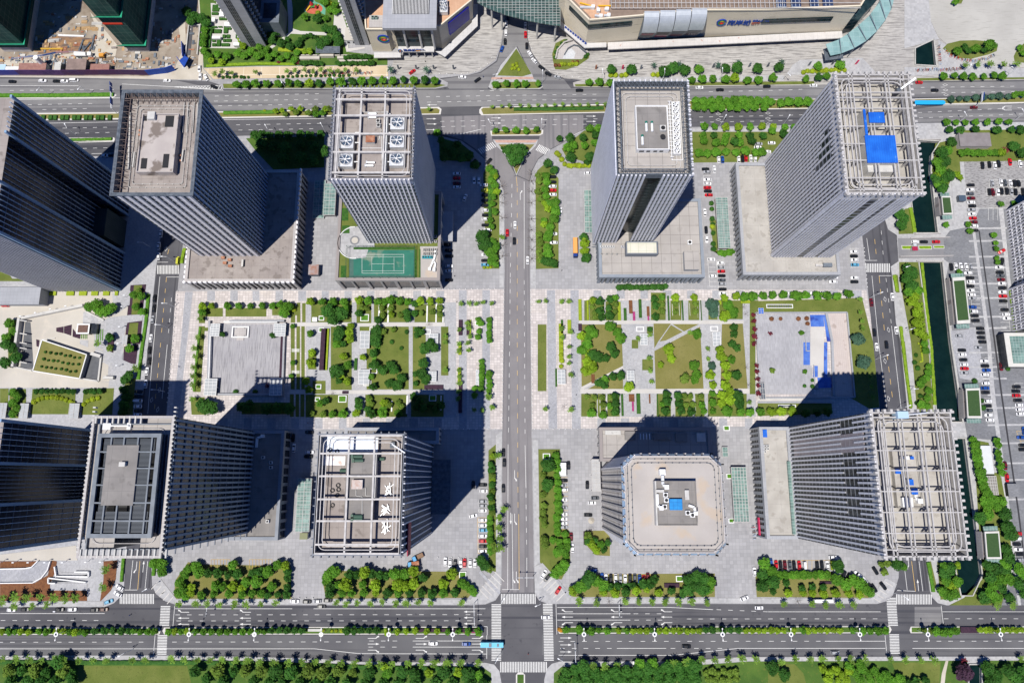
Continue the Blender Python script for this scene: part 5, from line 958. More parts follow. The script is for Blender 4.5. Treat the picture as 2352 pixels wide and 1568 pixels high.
def sign_text(root,body,x,y,z,size,m,name='sign_letters'):
 cu=bpy.data.curves.new(name,'FONT');cu.body=body;cu.size=size;cu.extrude=.15;cu.offset=.02*size
 o=bpy.data.objects.new(name,cu);COL.objects.link(o);o.rotation_euler=(R(90),0,0);o.location=(0,0,0)
 bpy.context.view_layer.update();dg=bpy.context.evaluated_depsgraph_get();me=bpy.data.meshes.new_from_object(o.evaluated_get(dg));bpy.data.objects.remove(o);me.materials.clear();me.materials.append(M[m]if isinstance(m,str)else m)
 o=bpy.data.objects.new(name,me);COL.objects.link(o);o.parent=root;o.rotation_euler=(R(90),0,0);o.location=Vector((x,y,z))-root.location
 return o
sgn=mat('sign_blue',(.01,.05,.28),.5);sgo=mat('sign_orange',(.65,.28,.05),.5)
hk=22;K=pts('840,66 885,66 890,58 1003,58 1008,60 1083,-1 1083,-260 820,-260',hk)
c=K[0];t=empty('shopping_mall',(K[3][0],K[3][1]+10,0));tag(t,'cream shopping mall with round emblem and dark blue screen, left of the glass bridge','shopping mall')
mroof(t,K,hk,1.2,'cream_wall','deck_orange')
A=at(848,35,hk);B=at(884,64,hk);mb=MB();mb.box(A[0],B[0],B[1]+.5,A[1],hk-1.1,hk-.2);part('side_roof',mb,'stone_beige',t)
A=at(884,-80,29);B=at(1002,65,29);mb=MB();mb.box(A[0],B[0],B[1],A[1],27,29);part('roof_slab',mb,mat('zinc',(.33,.34,.37),.5,(.37,.38,.41),.2,3,grid=(2.0,2.4,0,.1,(.26,.27,.3))),t)
A=at(902,0,29);B=at(986,33,29);mb=MB();mb.box(A[0],B[0],B[1],A[1],29.01,29.1);part('louvre_bed',mb,'black',t);mb=MB()
for i in range(26):xx=A[0]+(B[0]-A[0])*i/26;mb.box(xx,xx+.28,B[1],A[1],29.11,29.5)
part('louvre',mb,'white',t)
A=at(905,66,22);B=at(992,66,22);yk=K[1][1];mb=MB();mb.box(A[0],B[0],yk-1.4,yk-.8,7,26.9);part('glass_front',mb,'glass_green',t)
mb=MB();mb.box(A[0]-.5,B[0]+.5,yk-.79,yk+2,22.05,26.95);part('upper_wall',mb,'cream_wall',t)
for f in(.26,.66,1.0):mb=MB();xx=A[0]+(B[0]-A[0])*f;mb.tube((xx,yk-2.2,6),(xx,yk-2.2,26.9),.7,8);part('column',mb,'concrete',t)
A=at(915,107,7);B=at(997,119,7);mb=MB();mb.box(A[0],B[0],min(B[1],yk-4.5),yk-.03,6.2,7);part('entrance_canopy',mb,'canopy_grey',t)
mb=MB();mb.box(A[0]+1,B[0]-1,yk-.6,yk-.02,.1,6.1);part('entrance',mb,'dark_window',t)
for x in range(5):mb=MB();xx=A[0]+1.5+x*(B[0]-A[0]-3)/4;mb.tube((xx,B[1]+.8,0),(xx,B[1]+.8,6.19),.35,8);part('column',mb,'concrete',t)
mb=MB();mb.cap([at(859,121,5),at(919,121,5),at(921,132,5),at(859,133,5)][::-1],5.0);mb.prism([at(859,121,5),at(919,121,5),at(921,132,5),at(859,133,5)],4.4,4.98);part('skirt_canopy',mb,'canopy_grey',t)
P=[at(1000,118,5),at(1022,131,5),at(1097,60,5),at(1097,10,5),at(1084,10,5),at(1084,52,5),at(1014,118,5)];mb=MB();mb.prism(P,4.4,5);part('skirt_canopy',mb,'canopy_grey',t)
xe=at(880,87,14)[0];ring_logo(t,xe,K[0][1]-.02,12.8,3.7)
a=Vector((*K[4],0));b=Vector((*K[5],0));u_=(b-a).normalized();nrm=Vector((u_.y,-u_.x,0));L_=(b-a).length
P=[a+u_*L_*.25+nrm*.5,a+u_*L_*.88+nrm*.5];mb=MB();mb.bar((P[0].x,P[0].y,13.2),(P[1].x,P[1].y,13.2),.6,11);part('led_screen',mb,mat('led',(.008,.006,.20),.25,(.014,.012,.28),.12,3),t)
sign_text(t,'海岸城',at(925,111,7)[0]+.6,at(925,111,7)[1]-2.2,7.1,2.5,sgn);sign_text(t,'COASTAL',at(925,111,7)[0]+8.2,at(925,111,7)[1]-2.2,8.4,1.2,sgn);sign_text(t,'CITY',at(925,111,7)[0]+8.2,at(925,111,7)[1]-2.2,7.1,1.2,sgo)
ring_logo(t,at(932,115,7)[0]-3.2,at(925,111,7)[1]-2.3,8.0,1.3,.3)
c=at(1018,12,23);
for i,(u,v)in enumerate(((1017,4),(1018,17))):p=at(u,v,25);cooling_tower(p[0],p[1],hk-1.1,5,'cream cooling tower on the orange deck of the left mall, %s one'%('upper','lower')[i])
for i in range(2):c=at(856+8*i,40,23);ac_unit(c[0],c[1],hk-.15,'green-topped unit on the pale side roof of the left mall, %s one'%('left','right')[i],1.6,'green_glass')
hl=28;Lp=pts('1286,-10 1300,-10 1354,45 1480,34 1480,30 1624,22 1764,21 1977,13 2010,-40 2010,-260 1286,-260',hl)
t=empty('shopping_mall',(Lp[5][0],Lp[5][1]+10,0));tag(t,'long cream shopping mall with silver hoods and a curved teal canopy','shopping mall')
mroof(t,Lp,hl,1.3,'cream_wall','deck_brown')
mb=MB();mb.cap([(p[0],p[1])for p in pts('1312,-10 1360,40 1400,36 1404,-160 1300,-160',hl)],hl-1.2);part('roof_deck',mb,'deck_orange',t)
def wallstrip(a,b,z0,z1,m,nm,d=.35,offy=.3):
 mb=MB();mb.bar((a[0],a[1]-offy,(z0+z1)/2),(b[0],b[1]-offy,(z0+z1)/2),d,z1-z0);part(nm,mb,m,t)
wallstrip(at(1354,45,hl),at(1455,36,hl),20.5,23.6,'glass_green','strip_window',.5,.45)
a,b=Vector((*Lp[1],0)),Vector((*Lp[2],0));wallstrip(a+(b-a)*.18,b,20.5,23.6,'glass_green','strip_window',.5,.45)
wallstrip(at(1765,21,hl)[:2],at(1930,15,hl)[:2],15.8,19.3,'glass_green','strip_window',.5,.45)
def wy(x):
 for a,b in((Lp[2],Lp[3]),(Lp[4],Lp[5]),(Lp[5],Lp[6]),(Lp[6],Lp[7])):
  if a[0]<=x<=b[0]:return a[1]+(b[1]-a[1])*(x-a[0])/(b[0]-a[0])
 return Lp[4][1]
P=[(Lp[2][0]+1,Lp[2][1]-.3),at(1342,104,5),at(1343,112,5),at(1395,110,5),at(1395,99,5),(at(1395,99,5)[0],Lp[3][1])];mb=MB();mb.prism([at(1275,50,6),at(1283,45,6),at(1346,99,6),at(1393,98,6),at(1393,108,6),at(1343,110,6),at(1275,52,6)],5.2,6);part('skirt_canopy',mb,'canopy_grey',t)
mb=MB();xs0,xs1=at(1396,110,5)[0],at(1936,100,5)[0];mb.prism([(xs0,wy(xs0)-5.2),(xs1,wy(xs1)-5.2),(xs1,wy(xs1)-.5),(xs0,wy(xs0)-.5)],4.6,5.4);part('skirt_canopy',mb,mat('canopy_stained',(.52,.50,.48),.7,(.57,.55,.53),.3,4,grid=(2.6,2.6,0,.08,(.38,.37,.36)),spots=(.35,.66,(.38,.16,.10),.8)),t)
mb=MB();mb.prism([(xs0+1,wy(xs0)-2.2),(xs1-1,wy(xs1)-2.2),(xs1-1,wy(xs1)+.5),(xs0+1,wy(xs0)+.5)],0,4.59);part('shop_front',mb,'dark_window',t)
hx0,hx1=at(1479,30,28)[0],at(1625,22,28)[0];dy=9.5
for i in range(4):
 a=hx0+(hx1-hx0)*i/4+.25;b=hx0+(hx1-hx0)*(i+1)/4-.25;y=wy((a+b)/2)+.5;mb=MB();n=10
 pr=[(y-6.6*math.sin(R(90)*j/n),18+10.5*math.cos(R(90)*j/n))for j in range(n+1)]
 for j in range(n):mb.face([(a,pr[j+1][0],pr[j+1][1]),(b,pr[j+1][0],pr[j+1][1]),(b,pr[j][0],pr[j][1]),(a,pr[j][0],pr[j][1])])
 part('silver_hood',mb,mat('silver',(.50,.54,.58),.35,(.56,.60,.64),.5,3,metal=.35,grid=(.9,0,0,.05,(.4,.43,.46))),t)
 mb=MB();sl=lambda f,o=0:(y-6.6+5.4*f-o,18-12.5*f-o*.4)
 mb.face([(a,*sl(1)),(b,*sl(1)),(b,*sl(0)),(a,*sl(0))]);mb.face([(a,*sl(1)),(b,*sl(1)),(b,y,5.5),(a,y,5.5)][::-1])
 for X in(a,b):q_=[(X,y,5.5),(X,*sl(1))]+[(X,*p)for p in pr[::-1]];mb.face(q_ if X==b else q_[::-1])
 part('poster_box',mb,mat('poster_frame',(.12,.15,.18),.5,(.16,.19,.22),.4,3),t)
 for k,(f0,f1)in enumerate(((.52,.95),(.06,.48))):
  mb=MB();mb.face([(a+.7,*sl(f1,.08)),(b-.9,*sl(f1,.08)),(b-.9,*sl(f0,.08)),(a+.7,*sl(f0,.08))]);cols=(((.05,.06,.075),(.15,.015,.04)),((.15,.02,.05),(.03,.03,.035)),((.06,.02,.04),(.01,.035,.07)),((.035,.02,.04),(.06,.07,.085)))[i][k]
  part('poster',mb,mat('poster%d%d'%(i,k),cols,.5,tuple(min(1,c*1.6+.01)for c in cols),.4,3),t)
 mb=MB();mb.face([(a+.7,*sl(.985,.1)),(b-.9,*sl(.985,.1)),(b-.9,*sl(.955,.1)),(a+.7,*sl(.955,.1))]);part('light_strip',mb,'white',t)
wh=mat('poster_ink',(.6,.6,.6),.6);W_=(hx1-hx0)/4;y=wy(hx0+5)+.5;mb=MB();slp=lambda f:(y-6.6+5.4*f-.14,18-12.5*f-.05)
def ink(x,f,w_,h_):mb.face([(x,*slp(f+h_)),(x+w_,*slp(f+h_)),(x+w_,*slp(f)),(x,*slp(f))])
for j in range(7):ink(hx0+1.6+j*.5,.13,.33,.025)
for j in range(8):ink(hx0+2.6+j*.5,.18,.33,.025)
for x,f,w_,h_ in((1.2,.80,2.2,.03),(3.6,.74,.5,.14),(4.4,.78,.5,.1),(5.2,.73,.9,.03),(5.3,.8,.8,.03),(6.6,.74,.4,.12)):ink(hx0+x,f,w_,h_)
ink(hx0+W_+1.2,.42,W_-2.4,.06)
for x,f,w_,h_ in((0,.10,.5,.14),(1.2,.09,1.3,.03),(1.2,.15,1.3,.03),(1.7,.09,.3,.15),(3.2,.1,.5,.13),(4.0,.09,1.2,.03),(4.5,.09,.3,.15),(0,.28,1.4,.03),(.5,.26,.3,.12),(2.2,.27,1.4,.03),(2.2,.33,1.4,.03),(4.2,.26,.4,.13),(4.9,.28,.8,.03)):ink(hx0+3*W_+1.1+x*.9,f,w_*.9,h_)
part('poster_letters',mb,wh,t)
lx=at(1657,57,16)[0];ly=wy(lx)-.02;ring_logo(t,lx,ly-.1,16.6,3.0)
sign_text(t,'海岸城',lx+3.6,ly-.3,14.6,4.6,sgn)
sign_text(t,'COASTAL',lx+18.0,ly-.3,17.2,2.3,sgn);sign_text(t,'CITY',lx+18.0,ly-.3,14.8,2.3,mat('sign_redbrown',(.35,.08,.05),.5))
a_,b_=Vector((*at(1290,58,6),6.2)),Vector((*at(1334,93,6),6.2));dr=(b_-a_).normalized()
mb=MB()
for i in range(9):p=a_+dr*(2.5+i*2.0);mb.bar((p.x,p.y,6.2),(p.x+dr.x*1.5,p.y+dr.y*1.5,6.2),.4,.35);mb.bar((p.x,p.y,7.4),(p.x+dr.x*1.5,p.y+dr.y*1.5,7.4),.4,.3);mb.bar((p.x+dr.x*.7,p.y+dr.y*.7,6),(p.x+dr.x*.7,p.y+dr.y*.7,7.6),.4)
part('sign_letters',mb,sgn,t)
mb=MB();A=at(1404,0,24);B=at(1700,0,24)
for i in range(40):xx=at(1404,10,29)[0]+i*2.55;mb.box(xx,xx+.3,at(1404,18,29)[1],at(1404,-60,29)[1],28.2,28.5)
for v in(6,18,28):yq=at(1500,v,29)[1];mb.box(at(1404,v,29)[0],at(1978,v,29)[0],yq-.15,yq+.15,28.51,28.8)if v<20 else None
part('roof_frame',mb,'beam_grey',t)
for u0,u1 in((1781,1807),(1815,1841),(1858,1882),(1888,1915)):
 A=at(u0,-20,28);B=at(u1,16,28);mb=MB();mb.box(A[0],B[0],B[1],A[1],27,27.8);part('skylight',mb,mat('skylight_blue',(.02,.035,.09),.2,(.04,.06,.14),.3,3,grid=(2.2,2.6,0,.25,(.45,.5,.55))),t)
for u0,u1,v in((1332,1360,14),(1374,1403,13)):mb=MB();mb.bar((*at(u0,v-8 if u0<1340 else v,28),27.6),(*at(u1,v,28),27.6),.7);part('roof_pipe',mb,mat('yellow_pipe',(.7,.40,.03),.6),t)
for i,(p_)in enumerate((((1332,17),(1362,17)),((1373,17),(1374,25)),((1388,21),(1394,22)),((1366,36),(1380,38)),((1387,36),(1398,36)))):duct([at(*p_[0],28),at(*p_[1],28)],26.8,1.2,'galvanised duct on the orange deck, %s of five from the left'%ORD[i])
P=pts('1897,102 1908,128 1932,123 1962,111 1990,94 2014,72 2034,46 2048,20 2058,-20 2034,-20 2018,8 1995,38 1968,62 1944,80 1925,92',9)
t2=empty('curved_canopy',(*P[2],0));tag(t2,'curved teal glass canopy sweeping round the end of the long mall','canopy')
mb=MB();mb.prism(P,8.6,9);part('glass_roof',mb,'teal_glass',t2);mb=MB()
for i in range(7):a=P[2+i];b=P[min(14,15-i)if i else 0]if False else P[14-i];mb.bar((*a,9.2),(*b,11),.3)
part('mast',mb,'steel_blue',t2);mb=MB()
for i in range(2,9):mb.bar((P[i][0],P[i][1],8.6),(P[i][0],P[i][1],0),.4)
part('post',mb,'steel_blue',t2)
mb=MB();Q=pts('1892,114 1896,139 1937,134 1936,122 1908,128',6);mb.prism(Q,5.5,6);part('lower_canopy',mb,'steel_dark',t2)
W=pts('1977,13 1990,20 2010,0 2030,-30 2010,-40',20);t3=empty('glass_drum',(*W[1],0));tag(t3,'bulging glazed corner at the right end of the long mall','building');mb=MB();mb.prism(pts('1950,40 1985,32 2015,0 2040,-60 2000,-90 1960,0',17),0,17);part('wall',mb,'glass_green',t3)
P=pts('1094,-40 1096,6 1122,20 1160,34 1205,46 1250,55 1287,60 1287,-40',18);t4=empty('glass_bridge',(*P[3],0));tag(t4,'dark green glazed roof spanning the road between the two malls','canopy')
mb=MB();mb.prism(P,17.4,18);part('glass_roof',mb,mat('bridge_glass',(.035,.07,.065),.2,(.06,.10,.09),.2,4,grid=(2.2,0,0,.22,(.38,.42,.40)),cell=(2.2,1.1,0,.35),spec=.4),t4);mb=MB()
for v in range(-36,60,6):
 A=at(1097,v,18);B=at(1286,v,18);mb.bar((A[0]if v<6 else at(1097+(v-6)*3.6,v,18)[0],A[1],18.12),(B[0],B[1],18.12),.16)
part('glazing_bar',mb,'concrete',t4);mb=MB()
for u,v in((1129,25),(1152,31),(1235,52),(1277,58)):a=at(u,v,17);mb.tube((a[0],a[1]+1,0),(a[0],a[1]+1,17.3),.6,8)
part('column',mb,'concrete',t4)
t5=empty('sunken_court',(*at(1310,120),0));tag(t5,'sunken crescent court with curved pale wall in the mall plaza','court')
mb=MB();mb.cap(pts('1276,137 1282,118 1296,102 1318,96 1330,105 1348,123 1336,137'),.32);part('stair',mb,'stone_beige',t5);mb=MB();mb.cap(pts('1292,136 1298,122 1312,112 1322,122 1318,136'),.36);part('floor',mb,'metal',t5)
mb=MB();mb.path([(*p,.9)for p in pts('1276,137 1280,118 1296,100 1316,94 1326,98 1350,124')],.8,1.4);part('curved_wall',mb,'stone_beige',t5);mb=MB();mb.path([(*p,.8)for p in pts('1296,128 1304,114 1318,106 1328,108 1346,124')],.5,1.2);part('rail',mb,'steel_dark',t5)
# ---------------------------------------------------------------- residential towers (upper left)
def res_tower(label,u0,u1,v,depth,h,strip):
 a=at(u0,v);b=at(u1,v);x0,x1,y0=a[0],b[0],min(a[1],b[1]);y1=y0+depth
 t=empty('apartment_tower',((x0+x1)/2,(y0+y1)/2,0));tag(t,label,'apartment tower','apartment towers behind the avenue')
 mb=MB();mb.box(x0,x1,y0,y1,0,h);part('wall',mb,mat('res_wall',(.30,.31,.33),.8,(.34,.35,.37),.2,3,grid=(0,0,3,.12,(.22,.23,.25))),t)
 mb=MB();mb.box(x0+strip[0],x0+strip[1],y0-.12,y0-.02,0,h);part('window_strip',mb,mat('res_glass',(.02,.025,.03),.25,(.04,.045,.05),.3,2,grid=(1.1,0,3,.16,(.25,.26,.28))),t)
 mb=MB();mb.box(x1+.02,x1+.1,y0+1,y1,0,h);part('side_shade',mb,'dark_window',t);mb=MB()  # dark sheet on the east face paints the shade of that side
 for i in range(int(h/3)):
  z=3*i+2;mb.box(x0-1.1,x0-.02,y0+.6,y0+1.9,z,z+.5);mb.box(x1+.12,x1+1.4,y0+3.0,y0+4.6,z,z+.5)
  if depth>12:mb.box(x1+.12,x1+1.4,y0+9.0,y0+10.6,z,z+.5)
 part('balcony_ledge',mb,'concrete',t);return t
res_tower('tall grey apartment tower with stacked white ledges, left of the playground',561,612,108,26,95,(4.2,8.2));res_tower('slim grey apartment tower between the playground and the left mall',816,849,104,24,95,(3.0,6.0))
A=at(596,50,14);B=at(640,52,14);t=empty('villa',(A[0],A[1],0));tag(t,'shaded slate blue low block behind the garden','building');mb=MB();mb.box(A[0],B[0],B[1],B[1]+16,0,14);part('wall',mb,'steel_blue',t);mb=MB();mb.box(A[0]+2,B[0]-2,B[1]+3,B[1]+13,14.01,14.3);part('skylight',mb,'dark_window',t)
hut('gate_house','cream gate house with flat roof beside the left mall','booth',at(796,106)[0],at(822,106)[0],at(800,104)[1],at(800,55)[1]-6,0,4.5,'white','beige_paving',2)
t=canopy('garden_pergola','dark metal pergola above the entrance steps of the garden','pergola',726,107,780,122,4,'steel_dark','steel_blue',9,3)
t=empty('garden_wall',(*at(770,140),0));tag(t,'cream tiered water wall along the tan footway','wall');mb=MB()
for u0,v0,u1,v1,h in((690,133,735,139,1.6),(776,133,808,138,1.6),(692,128,846,130,1.0),(738,125,768,134,2.4),(690,146,700,148,1),(780,140,845,144,1.2)):
 A=at(u0,v0);B=at(u1,v1);mb.box(A[0],B[0],B[1],A[1],0,h)
part('wall',mb,'beige_paving',t)
def hedgebox(mb,u0,v0,u1,v1,h):
 A=at(u0,v0);B=at(u1,v1);mb.box(A[0],B[0],B[1],A[1],0,h)
mb=MB()
for q_ in((489,63,500,66),(489,68,493,78),(503,63,512,65),(516,63,524,78),(527,64,532,70),(489,92,496,98),(500,92,507,108),(489,102,497,108),(513,82,519,89),(522,82,529,89),(514,92,519,98),(521,92,532,98),(510,102,528,108),(490,70,509,78),(505,42,522,48),(488,31,502,36),(490,14,505,28),(480,62,484,110),(545,60,549,90)):hedgebox(mb,*q_,1.1)
o=mb.build('maze_hedge','leaf_dark_bed');tag(o,'clipped dark maze hedges in the apartment garden','hedge')
for i,(u0,v0,u1,v1)in enumerate(((487,83,506,89),(505,22,514,38),(516,51,534,60),(486,41,493,50),(536,98,549,105))):
 A=at(u0,v0,2.6);B=at(u1,v1,2.6);hut('garden_pavilion',('wide white','upright white','large bare white','small pink-roofed','white corner')[i]+' pavilion in the hedge garden','pavilion',A[0],B[0],B[1],A[1],0,2.4,'concrete','white')
t=empty('play_structure',(*at(719,19),0));tag(t,'red and yellow climbing frame on the playground','play structure')
c=at(719,18);mb=MB();mb.cyl((c[0]-.5,c[1]+1),1.3,2,4.2,8,.2);mb.cyl((c[0]+2.3,c[1]-.6),1.0,1.6,3.2,8,.2);part('tower_roof',mb,mat('play_red',(.45,.03,.04),.5),t)
mb=MB();mb.bar((c[0]-.5,c[1]+1,2.2),(c[0]-4,c[1]-2.6,.4),.9,.3);mb.bar((c[0]+2.3,c[1]-.6,1.8),(c[0]+3.6,c[1]+2,.3),.8,.3);part('slide',mb,mat('play_yellow',(.6,.35,.02),.5),t)
mb=MB();mb.box(c[0]-1.2,c[0]+2.8,c[1]-1,c[1]+1.4,1.4,1.6)
for x_,y_ in((-1.2,-1),(2.8,-1),(2.8,1.4),(-1.2,1.4)):mb.box(c[0]+x_-.1,c[0]+x_+.1,c[1]+y_-.1,c[1]+y_+.1,0,1.39)
part('deck',mb,mat('play_green',(.05,.2,.05),.5),t)
# ---------------------------------------------------------------- building site (upper left corner)
net=mat('green_net',(.010,.038,.034),.9,(.022,.070,.058),.12,5,grid=(3.4,3.4,3.2,.14,(.10,.14,.12)),streak=((.3,.3,2.4),.58,(.012,.05,.04)))
netb=mat('net_bright',(.02,.30,.17),.8,(.03,.38,.22),.4,3)
def site_tower(label,u0,u1,v,depth,zs,zb):
 a=at(u0,v);b=at(u1,v);x0,x1,y0=a[0],b[0],(a[1]+b[1])/2;y1=y0+depth;h=92
 t=empty('tower_under_construction',((x0+x1)/2,(y0+y1)/2,0));tag(t,label,'building under construction','netted towers on the building site')
 mb=MB();mb.box(x0+.4,x1-.4,y0+.4,y1-.4,0,h);part('core',mb,'beam_grey',t)
 mb=MB();mb.box(x0,x1,y0,y1,5,h+1);part('safety_net',mb,net,t)
 for z in zs:
  mb=MB();e=2.2
  mb.face([(x0-e,y0-e,z+1.6),(x1+e,y0-e,z+1.6),(x1,y0-.05,z),(x0,y0-.05,z)]);mb.face([(x1+e,y0-e,z+1.6),(x1+e,y1,z+1.6),(x1+.05,y1,z),(x1,y0-.05,z)])
  mb.face([(x0-e,y0-e,z+1.6),(x0-e,y0-e,z+1.62+.5),(x1+e,y0-e,z+2.1),(x1+e,y0-e,z+1.6)][::-1])
  part('catch_platform',mb,netb,t)
 if zb:mb=MB();mb.box(x0-.2,x1-2,y0-.25,y0-.05,zb,zb+1.2);part('banner',mb,mat('banner_red',(.65,.05,.02),.7),t)
site_tower('green netted tower under construction with two bright catch platforms',297,346,121,62,(8,34),27);site_tower('green netted tower under construction cut by the left edge',10,76,121,64,(9,),0)
def shed(u0,v0,u1,v1,h,label,wm,rm,cat='site hut'):
 A=at(u0,v0,h);B=at(u1,v1,h);return hut('site_hut',label,cat,A[0],B[0],B[1],A[1],0,h-.3,wm,rm,3)
rr=mat('rust_roof',(.26,.13,.11),.85,(.33,.18,.15),.5,5,grid=(.8,0,0,.12,(.18,.09,.08)))
shed(44,145,104,163,4,'long rust-red roofed hut behind the purple hoarding','concrete',rr);shed(154,135,196,160,6,'tall dusty rust-roofed hut in the middle of the building site','steel_dark',mat('dusty_roof',(.20,.15,.135),.9,(.27,.2,.18),.4,5));shed(208,147,250,161,4,'brownish pink roofed hut right of the tall dusty hut','steel_dark',rr);shed(126,143,138,163,4.5,'narrow grey container standing end-on in the site','steel_dark','concrete');shed(12,153,42,164,3,'white sheeted store beside the purple hoarding','white','white');shed(0,148,11,164,3,'pale blue roofed hut at the left edge','concrete',mat('pale_blue_roof',(.4,.55,.68),.7))
t=empty('silo',(*at(104,152),0));tag(t,'leaning-looking white cement silo on the building site','silo');mb=MB();mb.cyl((0,0),1.5,2,9,12);mb.cyl((0,0),.4,.8,1.99,8,1.4);mb.build('tank','white',t);mb=MB()
for a in(45,135,225,315):mb.box(1.3*math.cos(R(a))-.1,1.3*math.cos(R(a))+.1,1.3*math.sin(R(a))-.1,1.3*math.sin(R(a))+.1,0,3)
mb.build('leg','steel_dark',t)
Pz=pts('-60,172 0,173 46,172.5 150,173 290,172 342,173 386,168 404,162');hm=(mat('hoard_pale',(.22,.22,.40),.6,(.3,.3,.46),.3,4),mat('hoard_blue',(.03,.04,.24),.6,(.06,.05,.22),.25,5),mat('hoard_purple',(.045,.02,.09),.6,(.09,.035,.13),.2,5),mat('hoard_plum',(.075,.02,.07),.6,(.05,.02,.085),.2,5),mat('hoard_plum',(.075,.02,.07)),mat('hoard_bright',(.01,.05,.30),.6,(.015,.07,.36),.3,3),mat('hoard_bright',(.01,.05,.30)))
t=empty('site_hoarding',(*Pz[3],0));tag(t,'long purple and blue hoarding along the upper avenue','fence')
for i in range(7):
 mb=MB();mb.bar((*Pz[i],2.7),(*Pz[i+1],2.7),.3,5.2);part('hoarding_panel',mb,hm[i],t)
t=empty('site_gate',(*at(424,132),0));tag(t,'dark blue folded gate hoarding beside the ramp','gate');mb=MB();mb.bar((*at(413,140),2.2),(*at(424,156),2.2),.3,4.4);mb.bar((*at(424,156),2.2),(*at(433,134),2.2),.3,4.4);mb.bar((*at(424,105),2.2),(*at(426,138),2.2),.3,4.4);part('gate_panel',mb,hm[5],t);mb=MB();mb.cap([(p[0],p[1])for p in pts('411,140 424,128 433,134 423,154',4.4)],4.45);part('gate_cover',mb,hm[5],t)
t=empty('banner_fence',(*at(150,124),0));tag(t,'low fence of coloured banners round the excavation','fence');Pq=pts('30,137 60,133 100,129 130,123 160,121 196,121')
for i in range(5):mb=MB();mb.bar((*Pq[i],.7),(*Pq[i+1],.7),.15,1.3);part('banner',mb,mat('bn%d'%i,((.4,.4,.55),(.25,.3,.5),(.05,.12,.35),(.45,.25,.3),(.45,.4,.42))[i],.7),t)
t=empty('concrete_mixer',(*at(195,130),0),0);tag(t,'white concrete mixer truck on the site road','truck');mb=MB();mb.tube((-4.5,0,2.6),(2.2,0,2.2),1.5,12,1.25);mb.build('drum','white',t);mb=MB();mb.box(-5,5.4,-1,1,.7,1.1);mb.build('chassis','steel_dark',t);mb=MB();mb.box(3.2,5.4,-1.2,1.2,1.11,3);mb.build('cab','white',t);mb=MB()
for x_ in(-3.5,-2.3,4.2):
 for y_ in(-1.1,1.1):mb.tube((x_,y_-.15,.55),(x_,y_+.15,.55),.55,10)
mb.build('wheels','black',t)
t=empty('excavator',(*at(237,131),0),.1);tag(t,'small orange excavator beside the mixer truck','excavator');orr=mat('digger',(.6,.28,.05),.6);mb=MB();mb.box(-1.4,1.4,-1.1,1.1,1,2.4);mb.build('cab',orr,t);mb=MB();mb.box(-1.8,1.8,-1.4,-.8,0,.9);mb.box(-1.8,1.8,.8,1.4,0,.9);mb.build('track','black',t);mb=MB();mb.bar((1,0,2),(3.6,.4,3.4),.4);mb.bar((3.6,.4,3.4),(5,.5,.8),.35);mb.build('arm',orr,t)
wood=mat('timber',(.42,.27,.13),.9,(.50,.34,.18),.5)
for i in range(16):
 u=rnd.uniform(88,225);v=rnd.uniform(40,118);c=at(u,v);l=rnd.uniform(3,7);a=rnd.choice((0,.05,1.5,.1));o=empty('timber_stack',(*c,0),a);tag(o,'stacked timber lying in the sunlit part of the excavation','timber','timber stacks in the building site');mb=MB()
 for j in range(5):mb.box(-l/2,l/2,-1+j*.45,-.7+j*.45,0,.3+.12*(j%3))
 mb.build('planks',rnd.choice((wood,'rust','concrete',wood)),o)
for i,(u,v,l,a,m_)in enumerate(((165,84,16,-.04,'white'),(215,98,10,1.45,'steel_dark'),(188,106,8,1.35,'steel_dark'),(200,110,8,1.0,'steel_dark'),(120,114,14,0,mat('yellow_beam',(.5,.3,.04),.7)))):
 c=at(u,v);o=empty('steel_girder',(*c,0),a);tag(o,('long white','long dark upright','short dark upright','slanting dark','yellow')[i]+' girder in the excavation','girder');mb=MB();mb.box(-l/2,l/2,-.5,.5,.2,.9);mb.build('girder',m_,o)
mb=MB();rg=random.Random(3)
for i in range(430):
 u=rg.uniform(0,450);v=rg.choice((rg.uniform(128,160),rg.uniform(60,160),rg.uniform(0,160)));c=at(u,v);a,b,h=rg.uniform(.2,1.7),rg.uniform(.2,.8),rg.uniform(.1,.9)
 if rg.random()<.5:a,b=b,a
 mb.mi=rg.randrange(7);mb.box(c[0]-a,c[0]+a,c[1]-b,c[1]+b,0,h)
o=mb.build('building_debris',['concrete','rust','beam_grey','steel_dark',wood,'steel_blue','roof_a']);tag(o,'scattered debris and building material on the brown site ground','debris',None,'stuff')
t=empty('underpass_ramp',(*at(450,90),0));tag(t,'walled car ramp with wire frame beside the apartment garden','ramp');mb=MB();A=at(434,62);B=at(442,128);mb.box(A[0],A[0]+.6,B[1],A[1],0,1.4);A2=at(460,62);mb.box(A2[0],A2[0]+.6,B[1],A[1],0,1.4);mb.box(A[0],A2[0]+.6,A[1]+.01,A[1]+.8,0,1.4);part('ramp_wall',mb,'concrete',t);mb=MB();A3=at(444,62);mb.box(A[0]+.62,A3[0],B[1],A[1],.25,.3);part('ramp_floor',mb,'asphalt_dark',t)
